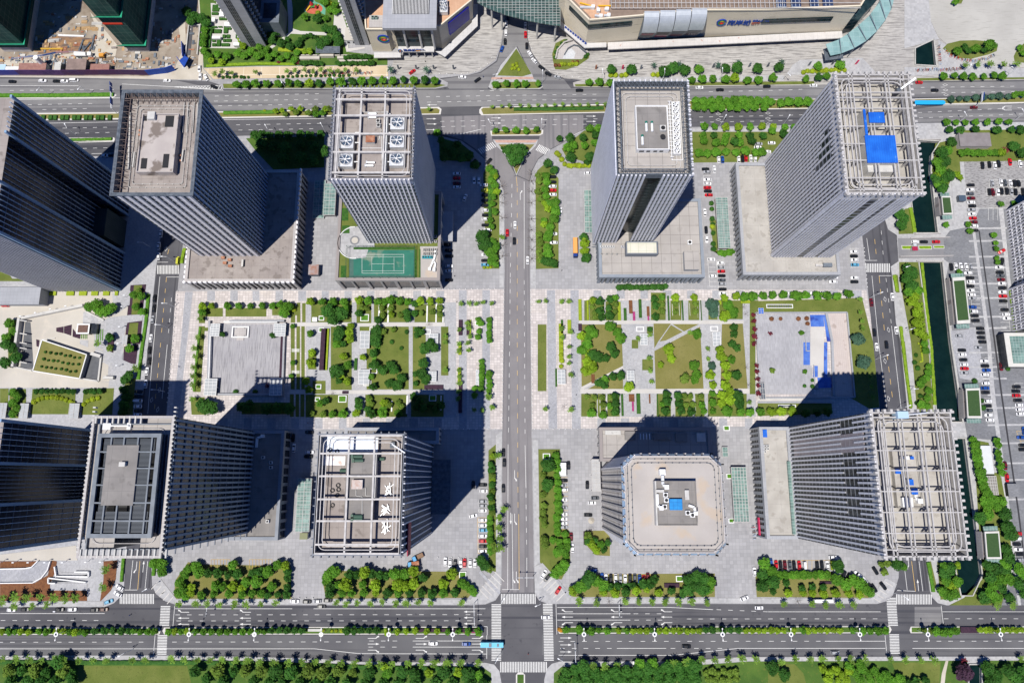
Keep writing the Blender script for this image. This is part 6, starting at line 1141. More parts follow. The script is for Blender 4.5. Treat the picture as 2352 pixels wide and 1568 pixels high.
# ---------------------------------------------------------------- canal-side pavilions with green roofs
def pavilion(poly,h,label):
 p=pts(poly,h);c=(sum(q[0]for q in p)/4,sum(q[1]for q in p)/4);t=empty('canal_pavilion',(*c,0));tag(t,label,'pavilion','green-roofed pavilions along the canal')
 sc_=lambda f:[(c[0]+(q[0]-c[0])*f,c[1]+(q[1]-c[1])*f)for q in p]
 mb=MB();mb.prism(sc_(.9),0,h-.5);part('wall',mb,'stone_beige',t)
 mb=MB();mb.prism(p,h-.49,h+.25,holes=[sc_(.86)]);part('roof_rim',mb,mat('rim_stone',(.55,.54,.50),.8,(.6,.59,.55),.4,3),t)
 mb=MB();mb.cap(sc_(.865),h-.05);part('green_roof',mb,'turf',t)
 a=Vector((*p[0],0));b=Vector((*p[1],0));d=Vector((*p[3],0));cc=Vector((*p[2],0));u=(a-d).normalized();w_=(b-a).normalized()
 for s0,s1,sg in((a,b,1),(d,cc,-1)):
  mb=MB();mb.bar(s0+u*sg*1.4+Vector((0,0,h-.8)),s1+u*sg*1.4+Vector((0,0,h-.8)),2.4,.25);part('end_canopy',mb,'green_glass',t)
 mb=MB();mb.bar(a-w_*1.6+Vector((0,0,h*.5)),d-w_*1.6+Vector((0,0,h*.5)),.3,h);part('screen_wall',mb,'stone_beige',t)
 mb=MB();mb.bar(a-w_*.9+Vector((0,0,h*.55)),d-w_*.9+Vector((0,0,h*.55)),1.0,.6);part('pergola',mb,'steel_dark',t)
 return t
pavilion('2162,451 2183,451 2188,492 2166,493',4.5,'small green-roofed pavilion at the top of the canal, above the bridge')
pavilion('2187,638 2216,636 2228,742 2198,744',4.5,'longest green-roofed pavilion, just below the canal bridge')
pavilion('2218,892 2250,891 2255,960 2222,960',4.5,'green-roofed pavilion in the middle of the canal car park')
pavilion('2261,1220 2294,1219 2300,1283 2266,1283',4.5,'lowest green-roofed pavilion beside the canal')
mb=MB();A=at(2207,317,4);B=at(2277,336,4);t=hut('brown_pavilion','flat brown-roofed building at the upper canal bank','building',at(2206,336,4)[0],at(2278,336,4)[0],at(2206,336,4)[1],at(2206,305,4)[1],0,3.7,'stone_beige',mat('brown_roof',(.20,.18,.18),.9,(.24,.22,.22),.3,4))
t=hut('white_yard_cover','plain white yard roof between hedges right of the canal','shelter',at(2254,1088,1.5)[0],at(2284,1088,1.5)[0],at(2254,1088,1.5)[1],at(2254,1023,1.5)[1],0,1.2,'concrete',mat('pale_sheet',(.55,.57,.58),.7,(.6,.62,.63),.3,3))
canopy('garden_pergola','overgrown white pergola below the plain white yard roof','pergola',2262,1092,2294,1136,2.5,mat('vine_floor',(.22,.21,.19),.9),'concrete',5,6)
def edge_block(label,pa,pb,h,w,fn):
 a=Vector((*at(*pa),0));b=Vector((*at(*pb),0));u=(b-a).normalized();n_=Vector((-u.y,u.x,0))*(-1 if(-u.y)<0 else 1)
 t=empty('glazed_block',a);tag(t,label,'building');P=[a,b,b+n_*w,a+n_*w]
 mb=MB();mb.prism([(p.x,p.y)for p in P],0,h);part('wall',mb,'glass_green',t);mb=MB();
 for k in range(int(h/3.6)):z=3.6*k+2.6;mb.bar(a-n_*.4+Vector((0,0,z)),b-n_*.4+Vector((0,0,z)),.8,.5)
 part('sun_ledge',mb,'fin_grey',t);mb=MB();L=(b-a).length
 for k in range(fn+1):p=a+u*L*k/fn-n_*.5;mb.bar(p,p+Vector((0,0,h)),.45 if k%3 else 1.2,1.0)
 part('pier',mb,'fin_grey',t);return t
edge_block('white-ribbed glass block at the right edge above the car park court',(2313,486),(2334,662),34,30,24);edge_block('lower white-ribbed glass block at the right edge with a planted foot',(2320,666),(2330,760),30,30,14)
t=hut('glass_pavilion','square stone-framed glass pavilion at the right edge','pavilion',at(2317,842,7)[0],at(2317,842,7)[0]+22,at(2317,842,7)[1],at(2317,764,7)[1],0,6.7,'dark_window',MATS['rim_stone'])
A=at(2328,834,7.2);B=at(2380,772,7.2);mb=MB();mb.box(A[0],B[0],A[1],B[1],6.96,7.3);part('glass_roof',mb,'green_glass',t)
hut('garage_entry','small dark garage entry hood in the right car park','entry',at(2314,1110,3)[0],at(2314,1110,3)[0]+6,at(2314,1140,3)[1],at(2314,1110,3)[1],0,2.6,'black','lot_paving')
hut('guard_kiosk','dark red roofed guard kiosk on the canal bridge island','kiosk',at(2097,575,3)[0],at(2109,575,3)[0],at(2097,575,3)[1],at(2097,566,3)[1],0,2.6,'concrete',mat('kiosk_red',(.35,.015,.06),.6))
hut('guard_kiosk','white-framed guard kiosk on the canal bridge island','kiosk',at(2099,565,3)[0],at(2106,565,3)[0],at(2099,565,3)[1],at(2099,559,3)[1],0,2.6,'white','metal')
hut('guard_kiosk','dark slate kiosk beside the ramp of the upper car park','kiosk',at(2204,461,3)[0],at(2220,461,3)[0],at(2204,461,3)[1],at(2204,448,3)[1],0,2.6,'steel_dark',mat('slate_roof',(.06,.09,.13),.6))
mb=MB();
for p_ in('2090,548 2180,546','2066,590 2188,588','2104,600 2166,600','2100,539 2160,537'):q=pts(p_);mb.path([(*a,.5)for a in q],.4,1.1)
o=mb.build('bridge_parapet','stone_beige');tag(o,'low stone parapets of the canal bridge','parapet')
mb=MB();mb.path([(*a,.5)for a in pts('2076,322 2160,322')],.4,1.2);o=mb.build('bridge_parapet','stone_beige');tag(o,'stone parapet where the canal passes under the avenue','parapet')
def island(label,u0,u1,v0,v1):
 t=empty('planter_island',(*at((u0+u1)/2,(v0+v1)/2),0));tag(t,label,'planter');A=at(u0,v1);B=at(u1,v0);mb=MB();mb.box(A[0],B[0],A[1],B[1],0,.25);part('kerb',mb,'kerb',t);mb=MB();mb.box(A[0]+.3,B[0]-.3,A[1]+.3,B[1]-.3,.26,.34);part('planting',mb,'leaf_yellow_bed',t)
island('kerbed planter island on the canal bridge, left piece',2071,2094,564,573);island('kerbed planter island on the canal bridge, middle piece',2110,2139,564,573);island('kerbed planter island on the canal bridge, right piece',2144,2168,564,571)
# ---------------------------------------------------------------- court with the blue pool
_lv[0]+=4
sheet('court_floor',[pts('1735,722 1860,720 1861,784 1868,905 1745,905'),],mat('court_paving',(.32,.32,.34),.88,(.37,.37,.39),.1,4,cell=(.6,2.0,0,.10),grid=(.9,.9,0,.1,(.30,.30,.32),.6)),'grey paved floor of the court with the blue pool','plaza')
sheet('pool',[pts('1860,723 1891,723 1893,750 1862,750'),pts('1891,723 1899,723 1908,784 1899,784'),rect(1845,786,1860,838),rect(1867,840,1878,866),rect(1892,786,1900,866),pts('1877,867 1909,866 1911,890 1880,891')],'pool','blue tiled shallow pools round a stepped walkway','water')
sheet('court_floor',[pts('1862,751 1893,751 1891,866 1879,866 1878,840 1861,839 1861,785')],'pale_path','pale stepped walkway standing between the blue pools','path')
sheet('court_floor',[pts('1900,719 1943,719 1961,910 1916,910 1912,784')],mat('pinkish',(.48,.42,.39),.9,(.53,.47,.44),.2,4,grid=(1.1,1.1,0,.12,(.36,.31,.29),.7),spots=(.2,.58,(.33,.27,.24),.8)),'pinkish brick terrace right of the blue pool','plaza')
mb=MB()
for p_,w_,h_ in(('1735,719 1944,718 1962,912 1745,914 1735,719',.8,1.0),('1897,720 1910,784 1914,908',1.4,.9),('1740,924 1914,924',.9,.9),('1860,762 1849,763 1851,806 1859,806',.5,.6),('1868,838 1871,890 1880,893',.5,.6)):mb.path([(*a,h_/2)for a in pts(p_)],w_,h_)
o=mb.build('court_wall','stone_grey');tag(o,'low grey walls framing the court with the blue pool','wall')
for lab,u0,v0,u1,v1 in(('white grille bench strip on the lawn above the pool court',1760,699,1820,708),('white grille bench strip below the pool court',1787,929,1827,935)):
 A=at(u0,v1);B=at(u1,v0);t=empty('ventilation_grille',(A[0],A[1],0));tag(t,lab,'grille');mb=MB();ring(mb,A[0],B[0],A[1],B[1],0,.6,.35);part('rim',mb,'white',t);mb=MB();n=14
 for i in range(n):xx=A[0]+.6+(B[0]-A[0]-1.2)*i/n;mb.box(xx,xx+.35,A[1]+.36,B[1]-.36,.2,.5)
 part('slats',mb,'steel_dark',t)
for i,(u,v)in enumerate(((1741,715),(1745,911))):canopy('glass_canopy',('small dark glass stair hood at the upper','dark glass stair hood at the lower')[i]+' left corner of the pool court','canopy',u,v-(8,32)[i],u+14,v+6,2.2,('blue_roof','steel_dark')[i],'beam_grey',2,3)
# ---------------------------------------------------------------- left sunken court
_lv[0]+=2
sheet('court_floor',[pts('486,744 655,744 650,908 478,908')],mat('court_left',(.31,.305,.325),.88,(.36,.355,.37),.1,4,streak=((2.2,.12,1),.5,(.24,.235,.25)),grid=(2.2,2.2,0,.14,(.34,.335,.35),.6)),'light grey floor of the left court','plaza')
t=empty('court_enclosure',(*at(570,826),0));tag(t,'white wall and parapet enclosing the square left court','wall');mb=MB()
for p_ in('530,738 655,738','484,738 480,906','497,906 640,906','656,742 650,910'):mb.path([(*a,1.0)for a in pts(p_)],1.0,2.0)
part('wall',mb,'stone_grey',t);mb=MB()
for p_ in('488,752 484,870','530,742 640,742'):mb.path([(*a,1.2)for a in pts(p_)],.5,2.6)
part('parapet',mb,'white',t)
_q=[pts('646,744 653,744 648,870 641,870')];sheet('ground_cover',_q,'leaf_purple_bed','purple hedge strip along the right side of the left court','planting',kind='stuff')
for lab,u0,v0,u1,v1 in(('pale glass stair roof at the upper left corner of the left court',484,743,503,772),('pale glass stair roof at the upper right corner of the left court',629,743,655,772),('pale glass stair roof at the lower left corner of the left court',471,869,496,908),('pale glass stair roof at the lower right corner of the left court',621,868,646,908)):
 canopy('glass_canopy',lab,'canopy',u0,v0,u1,v1,3.2,mat('pale_glass',(.36,.38,.39),.25,(.42,.44,.45),.3,3,spec=.4),'white',3,5,wall=True)
t=empty('fountain_planter',(*at(553,762),0));tag(t,'stepped square stone planter at the top of the left court','planter');A=at(533,776);B=at(574,750);mb=MB();ring(mb,A[0],B[0],A[1],B[1],0,1.2,.7);part('rim',mb,'white',t);mb=MB();mb.box(A[0]+1.6,B[0]-1.6,A[1]+1.4,B[1]-1.4,0,.9);mb.box((A[0]+B[0])/2-2,(A[0]+B[0])/2+2,A[1]-1.5,B[1]-.72,0,.6);part('step',mb,'stone_beige',t)
t=empty('ventilation_grille',(*at(544,739),0));tag(t,'long white pergola strip above the left court','grille');A=at(515,742);B=at(570,738);mb=MB();mb.box(A[0],B[0],A[1],B[1],0,1);part('rim',mb,'white',t)
def planter(label,u,v,s,m='leaf_mid_bed'):
 c=at(u,v);t=empty('square_planter',(*c,0));tag(t,label,'planter');mb=MB();ring(mb,c[0]-s,c[0]+s,c[1]-s*.85,c[1]+s*.85,0,.7,.42);part('rim',mb,'white',t);mb=MB();mb.box(c[0]-s+.43,c[0]+s-.43,c[1]-s*.85+.43,c[1]+s*.85-.43,.2,.6);part('planting',mb,m,t)
for lab,u,v,s in(('white square planter in the top left lawn of the left park',739,731,1.6),('white square planter beside the grey path of the left park',739,758,1.6),('wide white planter in the second top lawn of the left park',838,730,2.4),('white square planter in the small lower left lawn of the left park',732,888,1.6),('white square planter at the top of the lower left lawn',730,917,1.4),('large white square planter in the lower left lawn',787,916,2.3),('white square planter in the shaded lower right lawn of the left park',994,914,2.0),('white square planter near the right tower gap',1668,983,1.7),('white square planter on the lawn left of the right grove',1560,1328,1.8),('white planter with a bush beside the parking row, lower centre',1063,1319,1.9),('white planter frame beside the long green glass roof, upper',1675,1093,1.7),('white planter frame beside the long green glass roof, lower',1679,1195,1.5),('white planter among the trees right of the central park strip',1098,743,1.6),('dark framed skylight planter on the verge right of the central road',1255,1048,2.0)):planter(lab,u,v,s)
hut('utility_box','white utility cabinet beside the top left planter of the left park','cabinet',at(719,740)[0],at(730,740)[0],at(719,740)[1],at(719,730)[1],0,1.6,'concrete','white')
for lab,u0,v0,u1,v1 in(('white framed skylight in the upper middle of the left park',828,760,848,800),('white framed skylight in the lower middle of the left park',824,848,848,882),('white framed skylight at the upper right of the left park',986,766,1006,796),('white framed skylight at the lower right of the left park',984,852,1002,876),('small glass skylight beside the tree column left of the central road',1093,849,1100,884),('glazed skylight right of the central road strip',1280,849,1299,882),('white framed skylight at the upper left of the right park',1470,766,1488,792),('white framed skylight at the lower left of the right park',1440,850,1458,880),('white framed skylight at the upper right of the right park',1636,762,1656,794)):
 t=canopy('skylight',lab,'skylight',u0,v0,u1,v1,2.2,MATS['pale_glass'],'white',2,4,wall=True)
for i,(u,v)in enumerate(((858,757),(843,784),(858,852),(844,880),(981,762),(1470,756),(1640,755))):
 c=at(u,v);t=empty('stone_bench',(*c,0));tag(t,'white stone bench frame beside a skylight, '+('upper left park, upper one','upper left park, lower one','lower left park, upper one','lower left park, lower one','upper right corner of the left park','upper left of the right park','upper right of the right park')[i],'bench','stone bench frames by the skylights');mb=MB();ring(mb,-2.2,2.2,-1.5,1.5,0,.55,.5);mb.build('seat','white',t)
BEDS=[('leaf_purple_bed','dark purple hedges in the park beds','739,755,748,850 975,884,1018,894 1054,735,1062,770 1072,735,1079,770 1054,880,1061,948 787,898,800,904 1328,744,1336,760 1356,1218,1358,1219 2204,1438,2246,1452 1340,1220,1346,1250 1525,1338,1560,1348 1882,1334,1912,1340 960,1442,1104,1450 640,1440,700,1450'),('leaf_lime_bed','bright lime hedges in the park beds','1079,735,1082,770 749,755,752,850 1053,789,1060,815 1052,844,1059,880 1303,735,1312,766 1283,744,1294,830 1328,688,1336,736 1347,690,1352,736 1418,694,1426,736 1648,690,1656,700 1450,690,1450.5,691 1434,905,1434.5,906 1700,690,1722,697 51,669,64,679 85,669,100,679 116,669,130,679 155,669,171,679 184,669,200,679 212,669,226,679 239,669,252,679 266,669,272,679 1906,1286,1913,1308'),('leaf_dark_bed','clipped dark green hedges in the park beds','815,823,820,850 1275,847,1279,888 1426,905,1432,955 1288,735,1293,766 1532,680,1538,736 1565,690,1570,736 1608,690,1612,736 1432,708,1439,736 1461,904,1471,950 1466,688,1474,730 1414,1080,1414.5,1081 1508,905,1512,956 860,950,861,951'),('leaf_rust_bed','rusty red ground cover strips in the parks','1444,690,1453,720 1444,905,1457,922 1485,704,1492,726 1358,860,1366,880 1490,905,1494,926'),('leaf_magenta_bed','pink flowering strips in the parks','1453,716,1459,736 1487,726,1491,736 1451,922,1456,944 1065,1442,1092,1452')]
for m_,lab,s_ in BEDS:
 mb=MB();a=list(map(float,s_.replace(',',' ').split()))
 for i in range(0,len(a),4):hedgebox(mb,*a[i:i+4],.55 if 'ground' in lab or 'strip' in lab else.9)
 o=mb.build('flower_bed',m_);tag(o,lab,'planting',kind='stuff')
mb=MB()
for u0,v0,u1,v1 in((870,700,872,741),(980,702,982,740),(1001,698,1003,740),(1017,698,1019,740),(891,694,893,740),(1012,908,1014,942),(934,908,936,950),(899,920,901,945),(1543,696,1545,725),(1559,696,1561,725),(1583,696,1585,725),(1601,696,1603,730),(1353,700,1354,736),(1377,908,1379,954),(1392,908,1394,954),(1590,908,1592,954),(1596,908,1598,950)):hedgebox(mb,u0,v0,u1,v1,.4)
o=mb.build('stone_curb','white');tag(o,'thin white stone curbs standing in the tree lawns','kerb')
sheet('path',[pts('1427,842 1430,840 1432,846 1340,893 1334,892 1336,888')],'pale_path','white diagonal path in the left lawn of the right park','path')
mb=MB()
for v in range(0,3):
 for k in range(5):
  hedgebox(mb,670+0,(801,851,1)[v]+k*1.5,688,(801,851,1)[v]+k*1.5+.7,.1)if v<2 else None
o=mb.build('stepping_slabs','white');tag(o,'white stepping slabs across the grass strips of the left park','paving')
# ---------------------------------------------------------------- low sunken building in the left block
Wc=lambda x,y:(x*.14649,660.35+y*.14649)
wp=lambda s,h=0:[at(*Wc(*map(float,p.split(','))),h)for p in s.split()]
_lv[0]+=1
sheet('path',[wp('1310,385 1350,375 1620,520 1700,470 2040,430 2250,420 2230,520 2000,550 1960,700 1920,1130 2100,1210 1880,1560 1700,1560 1760,1200 1600,1110 1620,970 1490,940 1480,760 1300,560'),pts('258,674 300,668 298,700 262,726')],'path','light grey walks of the left block','path')
sheet('path',[wp('1310,400 1430,400 1420,545 1300,530'),wp('1545,490 1670,540 1660,680 1535,600'),wp('1390,830 1385,940 1250,880 1260,820'),wp('1500,950 1615,985 1610,1075 1490,1040'),wp('1620,1130 1770,1185 1750,1400 1690,1400 1705,1215 1610,1170')],'lot_band','darker grey paving squares of the left block','path')
sheet('ground_cover',[wp('885,630 1000,610 1000,715 885,690'),wp('1008,608 1130,580 1120,755 1005,715'),wp('1145,640 1190,700 1265,740 1262,805 1140,770'),wp('1690,715 1810,740 1800,800 1780,1025 1690,985'),wp('570,810 625,825 610,930 575,920')],'leaf_purple_bed','dark purple planting triangles in the left court','planting',kind='stuff')
mb=MB()
for i in range(4):
 x=1520+30*i;P_=wp(f'{x},650 {x+13},655 {x+6},835 {x-7},835');mb.prism(P_,0,.3)
 x=1275+28*i;P_=wp(f'{x},740 {x+12},735 {x+12},805 {x},800');mb.prism(P_,0,.3)
o=mb.build('hedge_stripes','leaf_mid_bed');tag(o,'striped low hedges in the left court','hedge')
t=empty('sunken_building',(*wp('900,1100')[0],0));tag(t,'low building with a sloping lawn roof and three rows of saplings','building')
G=wp('660,820 1360,1050 1250,1425 515,1305',3.5);mb=MB();mb.prism(G,0,3.4);part('wall',mb,'stone_grey',t);mb=MB();mb.cap([(p[0],p[1])for p in G],3.45);part('green_roof',mb,'lawn_dry',t)
mb=MB();mb.path([(*p,3.5)for p in G+[G[0]]],.5,.5);part('roof_rim',mb,'white',t)
t=empty('retaining_wall',(*wp('360,490')[0],0));tag(t,'white angled wall with open slots round the left sunken yard','wall')
mb=MB()
for a,b,h,w_ in(('360,490','1330,290',2.4,1.6),('350,500','250,1250',3.2,1.4),('250,1250','515,1305',1.0,.8),('1250,1425','1555,1470',1.2,.9),('1600,1085','1555,1470',1.2,.9),('1455,1040','1605,1085',2.2,1.8),('1350,375','1640,515',1.0,.8),('1650,1415','1810,1420',2.4,1.6),('640,820','870,795',.5,.5)):
 p,q_=wp(a)[0],wp(b)[0];mb.bar((*p,h/2),(*q_,h/2),w_,h)
part('wall',mb,'concrete',t);mb=MB()
for y in(520,725,870,950,1170):P_=wp(f'370,{y} 480,{y+18} 478,{y+34} 366,{y+16}');mb.prism(P_,2.4,3.1)
part('cross_beam',mb,'concrete',t)
_lv[0]+=1
sheet('pit_floor',[wp('400,530 480,540 500,780 530,1280 320,1250 360,900'),wp('1362,1050 1460,1042 1590,1090 1548,1465 1255,1422')],mat('pit',(.09,.095,.105),.9,(.12,.125,.135),.3,4),'dark sunken yard floors beside the lawn roof','pit')
A=at(*Wc(1190,725),3.5);B=at(*Wc(1410,565),3.5);t=hut('court_pavilion','white-rimmed pavilion with a brown planted roof in the left court','pavilion',A[0],B[0],A[1],B[1],0,3.2,'dark_window','white');mb=MB();mb.box(A[0]+.8,B[0]-.8,A[1]+.8,B[1]-.8,3.46,3.6);part('roof_bed',mb,mat('brown_bed',(.12,.07,.055),.95,(.16,.1,.08),.8),t);mb=MB();mb.box(B[0]+.1,B[0]+3.6,A[1]+.4,B[1],0,2.4);part('glass_annex',mb,'dark_window',t)
for lab,u0,v0,u1,v1 in(('grey glass roof light among the shrubs of the left walk',279,769,291,791),('pale glass roof at the left edge of the planted beds',0,925,12,960),('pale glass roof between the first and second planted beds',47,926,62,961),('pale glass roof between the second and third planted beds',160,926,179,961)):canopy('glass_canopy',lab,'canopy',u0,v0,u1,v1,2.6,MATS['pale_glass'],'beam_grey',2,5)
t=empty('curved_ramp',(*at(60,1320),0));tag(t,'curved grey ramp with pale walls in the rust-brown beds','ramp');mb=MB();mb.cap(pts('0,1307 62,1305 76,1302 90,1288 118,1288 112,1308 98,1325 78,1336 0,1337'),.18);part('ramp_floor',mb,'grey_band',t)
mb=MB();mb.path([(*p,.7)for p in pts('-20,1306 62,1304 76,1301 90,1287')],.5,1.3);mb.path([(*p,.7)for p in pts('118,1288 112,1308 98,1326 78,1337 -20,1338')],.5,1.3);part('ramp_wall',mb,'white',t)
t=empty('stair_entrance',(*at(160,1330),0));tag(t,'white open stairwells between the rust-brown beds','stair');mb=MB()
for p_ in('174,1312 206,1312 206,1323 132,1322','114,1326 200,1336','114,1326 114,1338 130,1338','128,1300 132,1324'):mb.path([(*p,.7)for p in pts(p_)],.6,1.4)
part('wall',mb,'white',t);mb=MB();mb.cap(pts('140,1314 204,1314 204,1322 140,1321'),.2);mb.cap(pts('116,1339 200,1339 200,1355 116,1355'),.21);part('stair',mb,'path',t);mb=MB();mb.cap(pts('120,1328 196,1335 134,1336 118,1334'),.22);mb.cap(pts('180,1323 204,1317 204,1324'),.22);part('well',mb,'dark_window',t)
# ---------------------------------------------------------------- vegetation
def leafy(seed,lobes,nleaf,ls,core=.72,flat=.85,colr=1.0):
 """crown mesh of unit radius: leaf-sized quads over several lobes, with a rough inner mass"""
 rg=random.Random(seed);mb=MB();L=[]
 for i in range(lobes):
  if lobes==1:L.append((0,0,0,1.0));break
  a=2*math.pi*i/lobes+rg.uniform(-.4,.4);d=rg.uniform(.42,.62);L.append((d*math.cos(a),d*math.sin(a),rg.uniform(-.25,.2),rg.uniform(.38,.55)))
 if lobes>1:L.append((rg.uniform(-.1,.1),rg.uniform(-.1,.1),.28,.62))
 for(cx,cy,cz,r)in L:
  n=max(8,int(nleaf*r*r/sum(q[3]**2 for q in L)))
  k=len(mb.v)
  rows,cols=4,7
  for i in range(rows+1):
   th=math.pi*i/rows
   for j in range(cols):
    ph=2*math.pi*j/cols;rr=r*core*rg.uniform(.8,1.12);mb.v.append((cx+rr*math.sin(th)*math.cos(ph),cy+rr*math.sin(th)*math.sin(ph),(cz+rr*math.cos(th))*flat))
  for i in range(rows):
   for j in range(cols):j2=(j+1)%cols;mb.f.append((k+i*cols+j,k+(i+1)*cols+j,k+(i+1)*cols+j2,k+i*cols+j2));mb.m.append(0)
  for _ in range(n):
   z=rg.uniform(-.55,1);a=rg.uniform(0,2*math.pi);q=math.sqrt(max(0,1-z*z));rr=r*rg.uniform(.78,1.12)
   d=Vector((q*math.cos(a),q*math.sin(a),z));c=Vector((cx,cy,cz))+d*rr
   nn=(d+Vector((rg.uniform(-.8,.8),rg.uniform(-.8,.8),rg.uniform(-.3,.9)))).normalized()
   t=nn.orthogonal().normalized();b=nn.cross(t);s=ls*rg.uniform(.7,1.4);ro=rg.uniform(0,3.1);t,b=t*math.cos(ro)+b*math.sin(ro),b*math.cos(ro)-t*math.sin(ro)
   mb.face([((c+t*s*x+b*s*y*.7).x,(c+t*s*x+b*s*y*.7).y,(c+t*s*x+b*s*y*.7).z*flat)for x,y in((-1,-.6),(.9,-.9),(1,.7),(-.7,1))])
 return mb
def starry(seed,arms,nleaf,ls):
 rg=random.Random(seed);mb=MB()
 for i in range(arms):
  a=2*math.pi*i/arms+rg.uniform(-.3,.3);e=rg.uniform(.1,.8);ln=rg.uniform(.75,1.1);d=Vector((math.cos(a)*math.cos(e),math.sin(a)*math.cos(e),math.sin(e)))
  for _ in range(nleaf//arms):
   t=rg.uniform(.12,1);c=d*ln*t+Vector((rg.gauss(0,.11),rg.gauss(0,.11),rg.gauss(0,.08)))
   nn=Vector((rg.uniform(-.7,.7),rg.uniform(-.7,.7),1)).normalized();tt=nn.orthogonal().normalized();b=nn.cross(tt);s=ls*rg.uniform(.6,1.3)
   mb.face([tuple(c+tt*s*x+b*s*y*.6)for x,y in((-1,-.7),(.9,-.8),(1,.8),(-.8,1))])
 return mb
def palmy(seed):
 rg=random.Random(seed);mb=MB()
 for i in range(18):
  a=2*math.pi*i/18+rg.uniform(-.1,.1);e0=rg.choice((.9,.5,.2));p=Vector((0,0,0));w_=.11;pr=None
  for j in range(5):
   e=e0-.38*j;q=p+Vector((math.cos(a)*math.cos(e),math.sin(a)*math.cos(e),math.sin(e)))*.24;sd_=Vector((-math.sin(a),math.cos(a),0))*w_*(1.1-.2*j)
   mb.face([tuple(p-sd_),tuple(q-sd_*.8),tuple(q+sd_*.8),tuple(p+sd_)]);p=q
 return mb
def barky(seed,n=9):
 rg=random.Random(seed);mb=MB();mb.tube((0,0,0),(0,0,.5),.035,5,.025)
 for i in range(n):
  a=2*math.pi*i/n+rg.uniform(-.3,.3);p=Vector((0,0,rg.uniform(.3,.5)));q=p+Vector((math.cos(a)*.5,math.sin(a)*.5,.35));mb.tube(p,q,.018,4,.01)
  for k in range(3):b=a+rg.uniform(-.8,.8);r_=q+Vector((math.cos(b)*.4,math.sin(b)*.4,.2));mb.tube(q.lerp(p,.2*k),r_,.01,3,.004)
 return mb
TR={}
def proto_mesh(name,mb,m):
 me=bpy.data.meshes.new(name);me.from_pydata(mb.v,[],mb.f);me.materials.append(M[m]);me.update();return me
def trunk_mesh(h,r,limbs,cr):
 mb=MB();mb.tube((0,0,0),(0,0,h),r,7,r*.7)
 for i in range(limbs):a=2*math.pi*i/limbs;mb.tube((0,0,h*.8),(math.cos(a)*cr*.55,math.sin(a)*cr*.55,h+cr*.55),r*.5,5,r*.2)
 return proto_mesh('trunk',mb,'bark')
SH={'round':[leafy(i,5,420,.13,.74,.9)for i in(1,2,3)],'broad':[leafy(i,8,620,.12,.7,.7)for i in(4,5,6)],'star':[starry(i,9,230,.12)for i in(7,8,9)],'ball':[leafy(i,1,260,.12,.9,.85)for i in(10,11)],'palm':[palmy(12)]}
KIND={'R':('round_tree','round','leaf_mid','green round tree',1.35,1),'D':('dark_tree','round','leaf_dark','dark round tree',1.35,1),'Y':('yellow_green_tree','round','leaf_yellow','yellow-green tree',1.35,1),'B':('broad_tree','broad','leaf_dark','broad dark tree',1.25,1),'M':('leafy_tree','broad','leaf_mid','broad green tree',1.25,1),'T':('blue_green_tree','broad','leaf_teal','blue-green tree',1.2,1),'V':('purple_tree','broad','leaf_purple','purple-leaved tree',1.25,1),'S':('street_tree','star','leaf_street','thin street tree',1.9,1),'O':('olive_tree','round','leaf_olive','olive loose tree',1.2,1),'P':('palm_tree','palm','leaf_teal','palm tree',1.6,1),'U':('red_maple','star','leaf_red','dark red maple',1.2,1),'H':('shrub','ball','leaf_dark','dark shrub',.55,0),'L':('shrub','ball','leaf_lime','lime shrub',.55,0),'Q':('shrub','ball','leaf_rust','rust-brown shrub',.55,0),'N':('bare_tree',None,None,'leafless tree',0,0),'E':('shrub','ball','leaf_orange','orange shrub',.5,0)}
def get(kind,var):
 nm,shp,leaf,adj,hr,tk=KIND[kind];key=(kind,var)
 if key not in TR:
  if kind=='N':TR[key]=(None,proto_mesh('branches',barky(var),'bark'))
  else:TR[key]=(proto_mesh('crown',SH[shp][var%len(SH[shp])],leaf),trunk_mesh(hr,.055,5 if shp!='palm' else 0,1.0)if tk else None)
 return TR[key]
ntree=0;WOOD=[]
